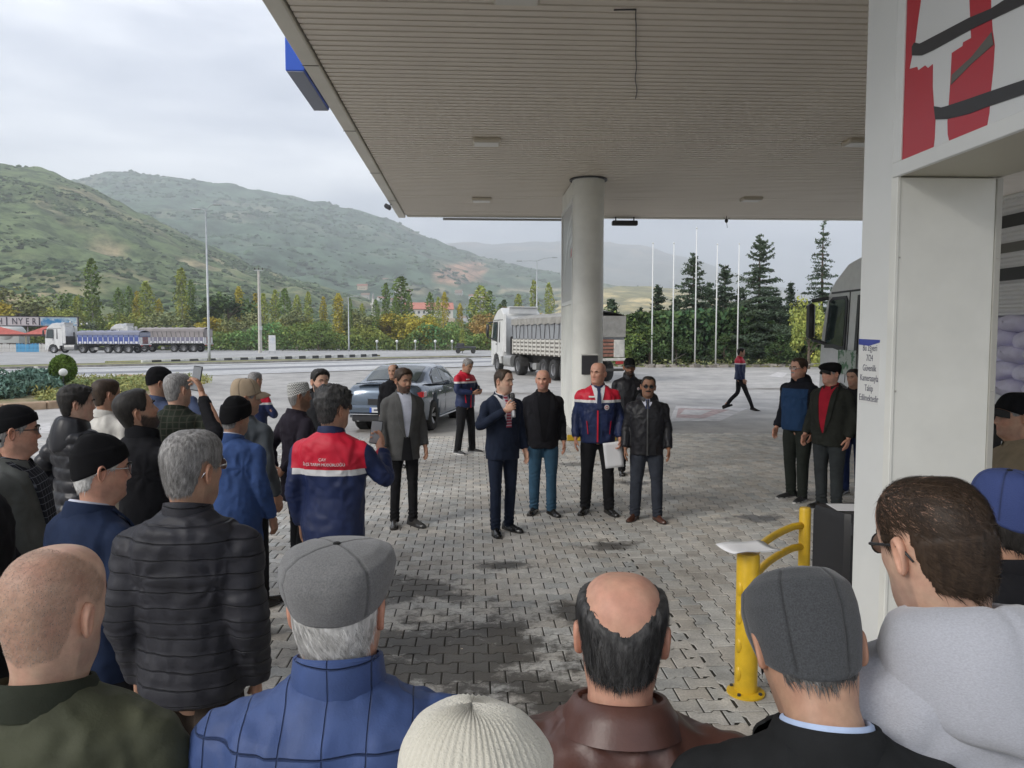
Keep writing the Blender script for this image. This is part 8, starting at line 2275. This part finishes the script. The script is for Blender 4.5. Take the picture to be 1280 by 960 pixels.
# ============ the speakers
person(503, 460, 8.46, 158, 'young bearded man in a grey wool coat over an open-collared white shirt', skin='b', hair=dict(col='brown', vol=.014, quiff=.008), head=(-14, -8), beard=('full', 'brown'),
       jk=dict(kind='coat', mat=C_grey, open=.99, vw=.062, gap=1, col='stand', hem=.74, flare=1.05, lapel=True, fold=.004), shirt=C_shirtb, legs=dict(mat=C_dark, w=.92), shoes=('dress', (.05, .048, .045)), detail=2, build=.97, ho=dict(toe=18))
person(492, 455, 12.3, 165, 'balding man in black half hidden behind the young man in the grey coat', skin='b', hair=dict(col='black', vol=.006, recede=.03, bald=((0, .3, .95), 38, 0)), head=(30, 0), jk=dict(kind='coat', mat=C_black, col='fold'), legs=dict(mat=C_dark), detail=1)
person(581, 447, 13.7, 128, 'grey-haired man in a red and navy jacket looking down at his phone', skin='b', hair=dict(col='grey', vol=.008), head=(5, -24), jk=dict(kind='coat', mat=C_vest, col='fold', hem=.84), legs=dict(mat=C_dark, w=1.05), shoes=('sneaker', (.04, .04, .04)), arms=('hold', 'hold'), detail=1, stance=.15, build=1.05,
       props=[prop_front_stripes, with_label(prop_phone(), 'small phone held by the grey-haired man in the red and navy jacket')])
person(628, 462, 8.12, 156, 'man in a navy suit and striped tie speaking into a handheld microphone', skin='a', hair=dict(col='brown', vol=.009, recede=.02), head=(-30, 0), jk=dict(kind='suit', mat=C_suitn, open=1.14, vw=.105, hem=.79), shirt=C_shirtw,
       tie=line_mat('striped_tie', (.30, .04, .07), [(2, .030, .007)], .6, 0, (.55, .55, .60)), legs=dict(mat=C_suitn, w=.96), shoes=('dress', (.008, .008, .008)), arms=(((.285, .06, 1.16), (.075, .225, 1.33), (-.8, -.4, .2), 1.25), 'down'), detail=2, build=1.0, fat=1.05, props=[prop_mic], ho=dict(toe=16, shift=.6), roll=-3)
person(679, 462, 8.95, 180, 'bald stubbled man in a black blazer over a black sweater and blue jeans', skin='c', hair=dict(stub=1, recede=.03, bald=((0, .5, .85), 50, 0)), head=(14, 0), jk=dict(kind='suit', mat=C_suitk, open=.90, vw=.080, hem=.80, col='fold'), shirt=cloth('black_knit', (.010, .010, .012), .95), legs=dict(mat=C_jeans, w=1.06), detail=2, build=1.01, fat=1.06, ho=dict(shadow=.45, toe=20))
person(748, 453, 8.95, 184, 'bald man in a red and navy jacket with a tie holding a white paper', skin='c', hair=dict(stub=1, recede=.04, bald=((0, .3, .95), 70, 0)), head=(34, 0), jk=dict(kind='coat', mat=C_vest, open=1.22, vw=.078, lapel=False, col='stand', colmat=cloth('navy_plain'), hem=.82), shirt=C_shirtw, tie=cloth('navy_tie', (.02, .03, .08), .6),
       legs=dict(mat=C_dark, w=1.05), arms=('down', 'paper'), detail=2, build=1.04, fat=1.10, props=[prop_front_stripes, prop_badge(), prop_paper], ho=dict(toe=20, shadow=.1), stance=.13)
person(787, 449, 11.5, 175, 'security guard in a black cap and black uniform jacket with sleeve patches, standing behind', skin='d', hair=dict(col='black', vol=.004), hat=dict(kind='cap', mat=K_blk, rim=(.170, .10), topz=.254, thick=.005, c=(.012, .012, .012)), head=(6, -4), beard=('full', 'black'),
       jk=dict(kind='coat', mat=C_blackp, col='high', hem=.84), legs=dict(mat=C_black), detail=1, build=1.04, props=[prop_badge(.10, 1.30, .022)])
person(810, 471, 8.57, 191, 'moustached man in dark glasses, zipped black jacket, tie and brown shoes', skin='d', hair=dict(col='black', vol=.007, recede=.02), head=(0, 2), beard=('moustache', 'black'), glasses='sun',
       jk=dict(kind='coat', mat=C_blackp, open=1.36, vw=.075, lapel=False, col='fold', hoodie=1, hs=.8, hem=.80, zip=mat('zip_grey', (.10, .10, .10), .4, metal=.5)), shirt=C_shirtb, tie=cloth('navy_tie'), legs=dict(mat=C_slate, w=1.1), shoes=('dress', (.075, .030, .018)), detail=2, build=1.04, fat=1.08, stance=.13, ho=dict(toe=22))
person(926, 435, 21.3, 98, 'man in a red and navy jacket striding to the right across the yard', skin='b', hair=dict(col='black', vol=.006), jk=dict(kind='coat', mat=C_vest, hem=.86), legs=dict(mat=C_dark, w=.9), arms=('down', 'down2'), detail=1, walk=1)
person(1000, 448, 9.55, 240, 'man with glasses and moustache in a blue fleece with black sleeves', skin='c', hair=dict(col='brown', vol=.007, recede=.015), head=(12, 0), beard=('moustache', 'grey'), glasses='thin',
       jk=dict(kind='coat', mat=zone_mat('blue_fleece', [(.6, 1.37, .185, (.018, .045, .105))], (.012, .013, .018), .85), hoodie=1, hs=.8, col='stand', hem=.86), legs=dict(mat=cloth('olive_black_trousers', (.022, .026, .022), .9), w=1.05), shoes=('sneaker', (.02, .02, .02)), detail=2, build=1.04, fat=1.1)
person(1041, 455, 9.05, 236, 'stout man in a black flat cap, red sweater and open dark jacket', skin='c', hair=dict(col='grey', vol=.004), hat=dict(kind='flat', mat=K_blk, rim=(.168, .10), topz=.245, thick=.010, wr=.003, c=(.01, .01, .01)), head=(22, 0),
       jk=dict(kind='coat', mat=cloth('dark_tweed', (.024, .026, .022), .95), open=.92, vw=.080, lapel=True, col='fold', hem=.76), shirt=cloth('red_sweater', (.30, .008, .022), .95), legs=dict(mat=cloth('grey_trousers', (.035, .040, .042), .9), w=1.1), detail=2, build=1.05, fat=1.25)
person(1070, 462, 9.8, 225, 'black-haired man in a dark jacket and navy trousers half hidden by the pillar', skin='b', hair=dict(col='black', vol=.006), head=(10, 0), jk=dict(kind='coat', mat=C_black, col='fold'), legs=dict(mat=cloth('navy_trousers', (.015, .025, .075), .85)), detail=1, build=1.05)
run_jobs()
# ------------------------------------------------------------------ haze: one closed box of even, thin air round everything
def haze():
    b = MB(); R = 6600.0
    b.box((0, 0, 0), (2 * R, 2 * R, 1))
    me = b.mesh('haze')
    for v in me.vertices: v.co.z = -1.05 if v.co.z < 0 else 900.0
    m = bpy.data.materials.new('haze_air'); m.use_nodes = True
    N, L = m.node_tree.nodes, m.node_tree.links
    N.clear(); out = N.new('ShaderNodeOutputMaterial'); v = N.new('ShaderNodeVolumePrincipled')
    v.inputs['Color'].default_value = (.90, .94, 1.0, 1); v.inputs['Density'].default_value = HAZE
    v.inputs['Anisotropy'].default_value = .2
    L.new(v.outputs[0], out.inputs['Volume'])
    me.materials.append(m)
    o = link('haze', me); o['kind'] = 'stuff'; o['label'] = 'thin pale haze lying over the valley'
HAZE = 0.00036
haze()
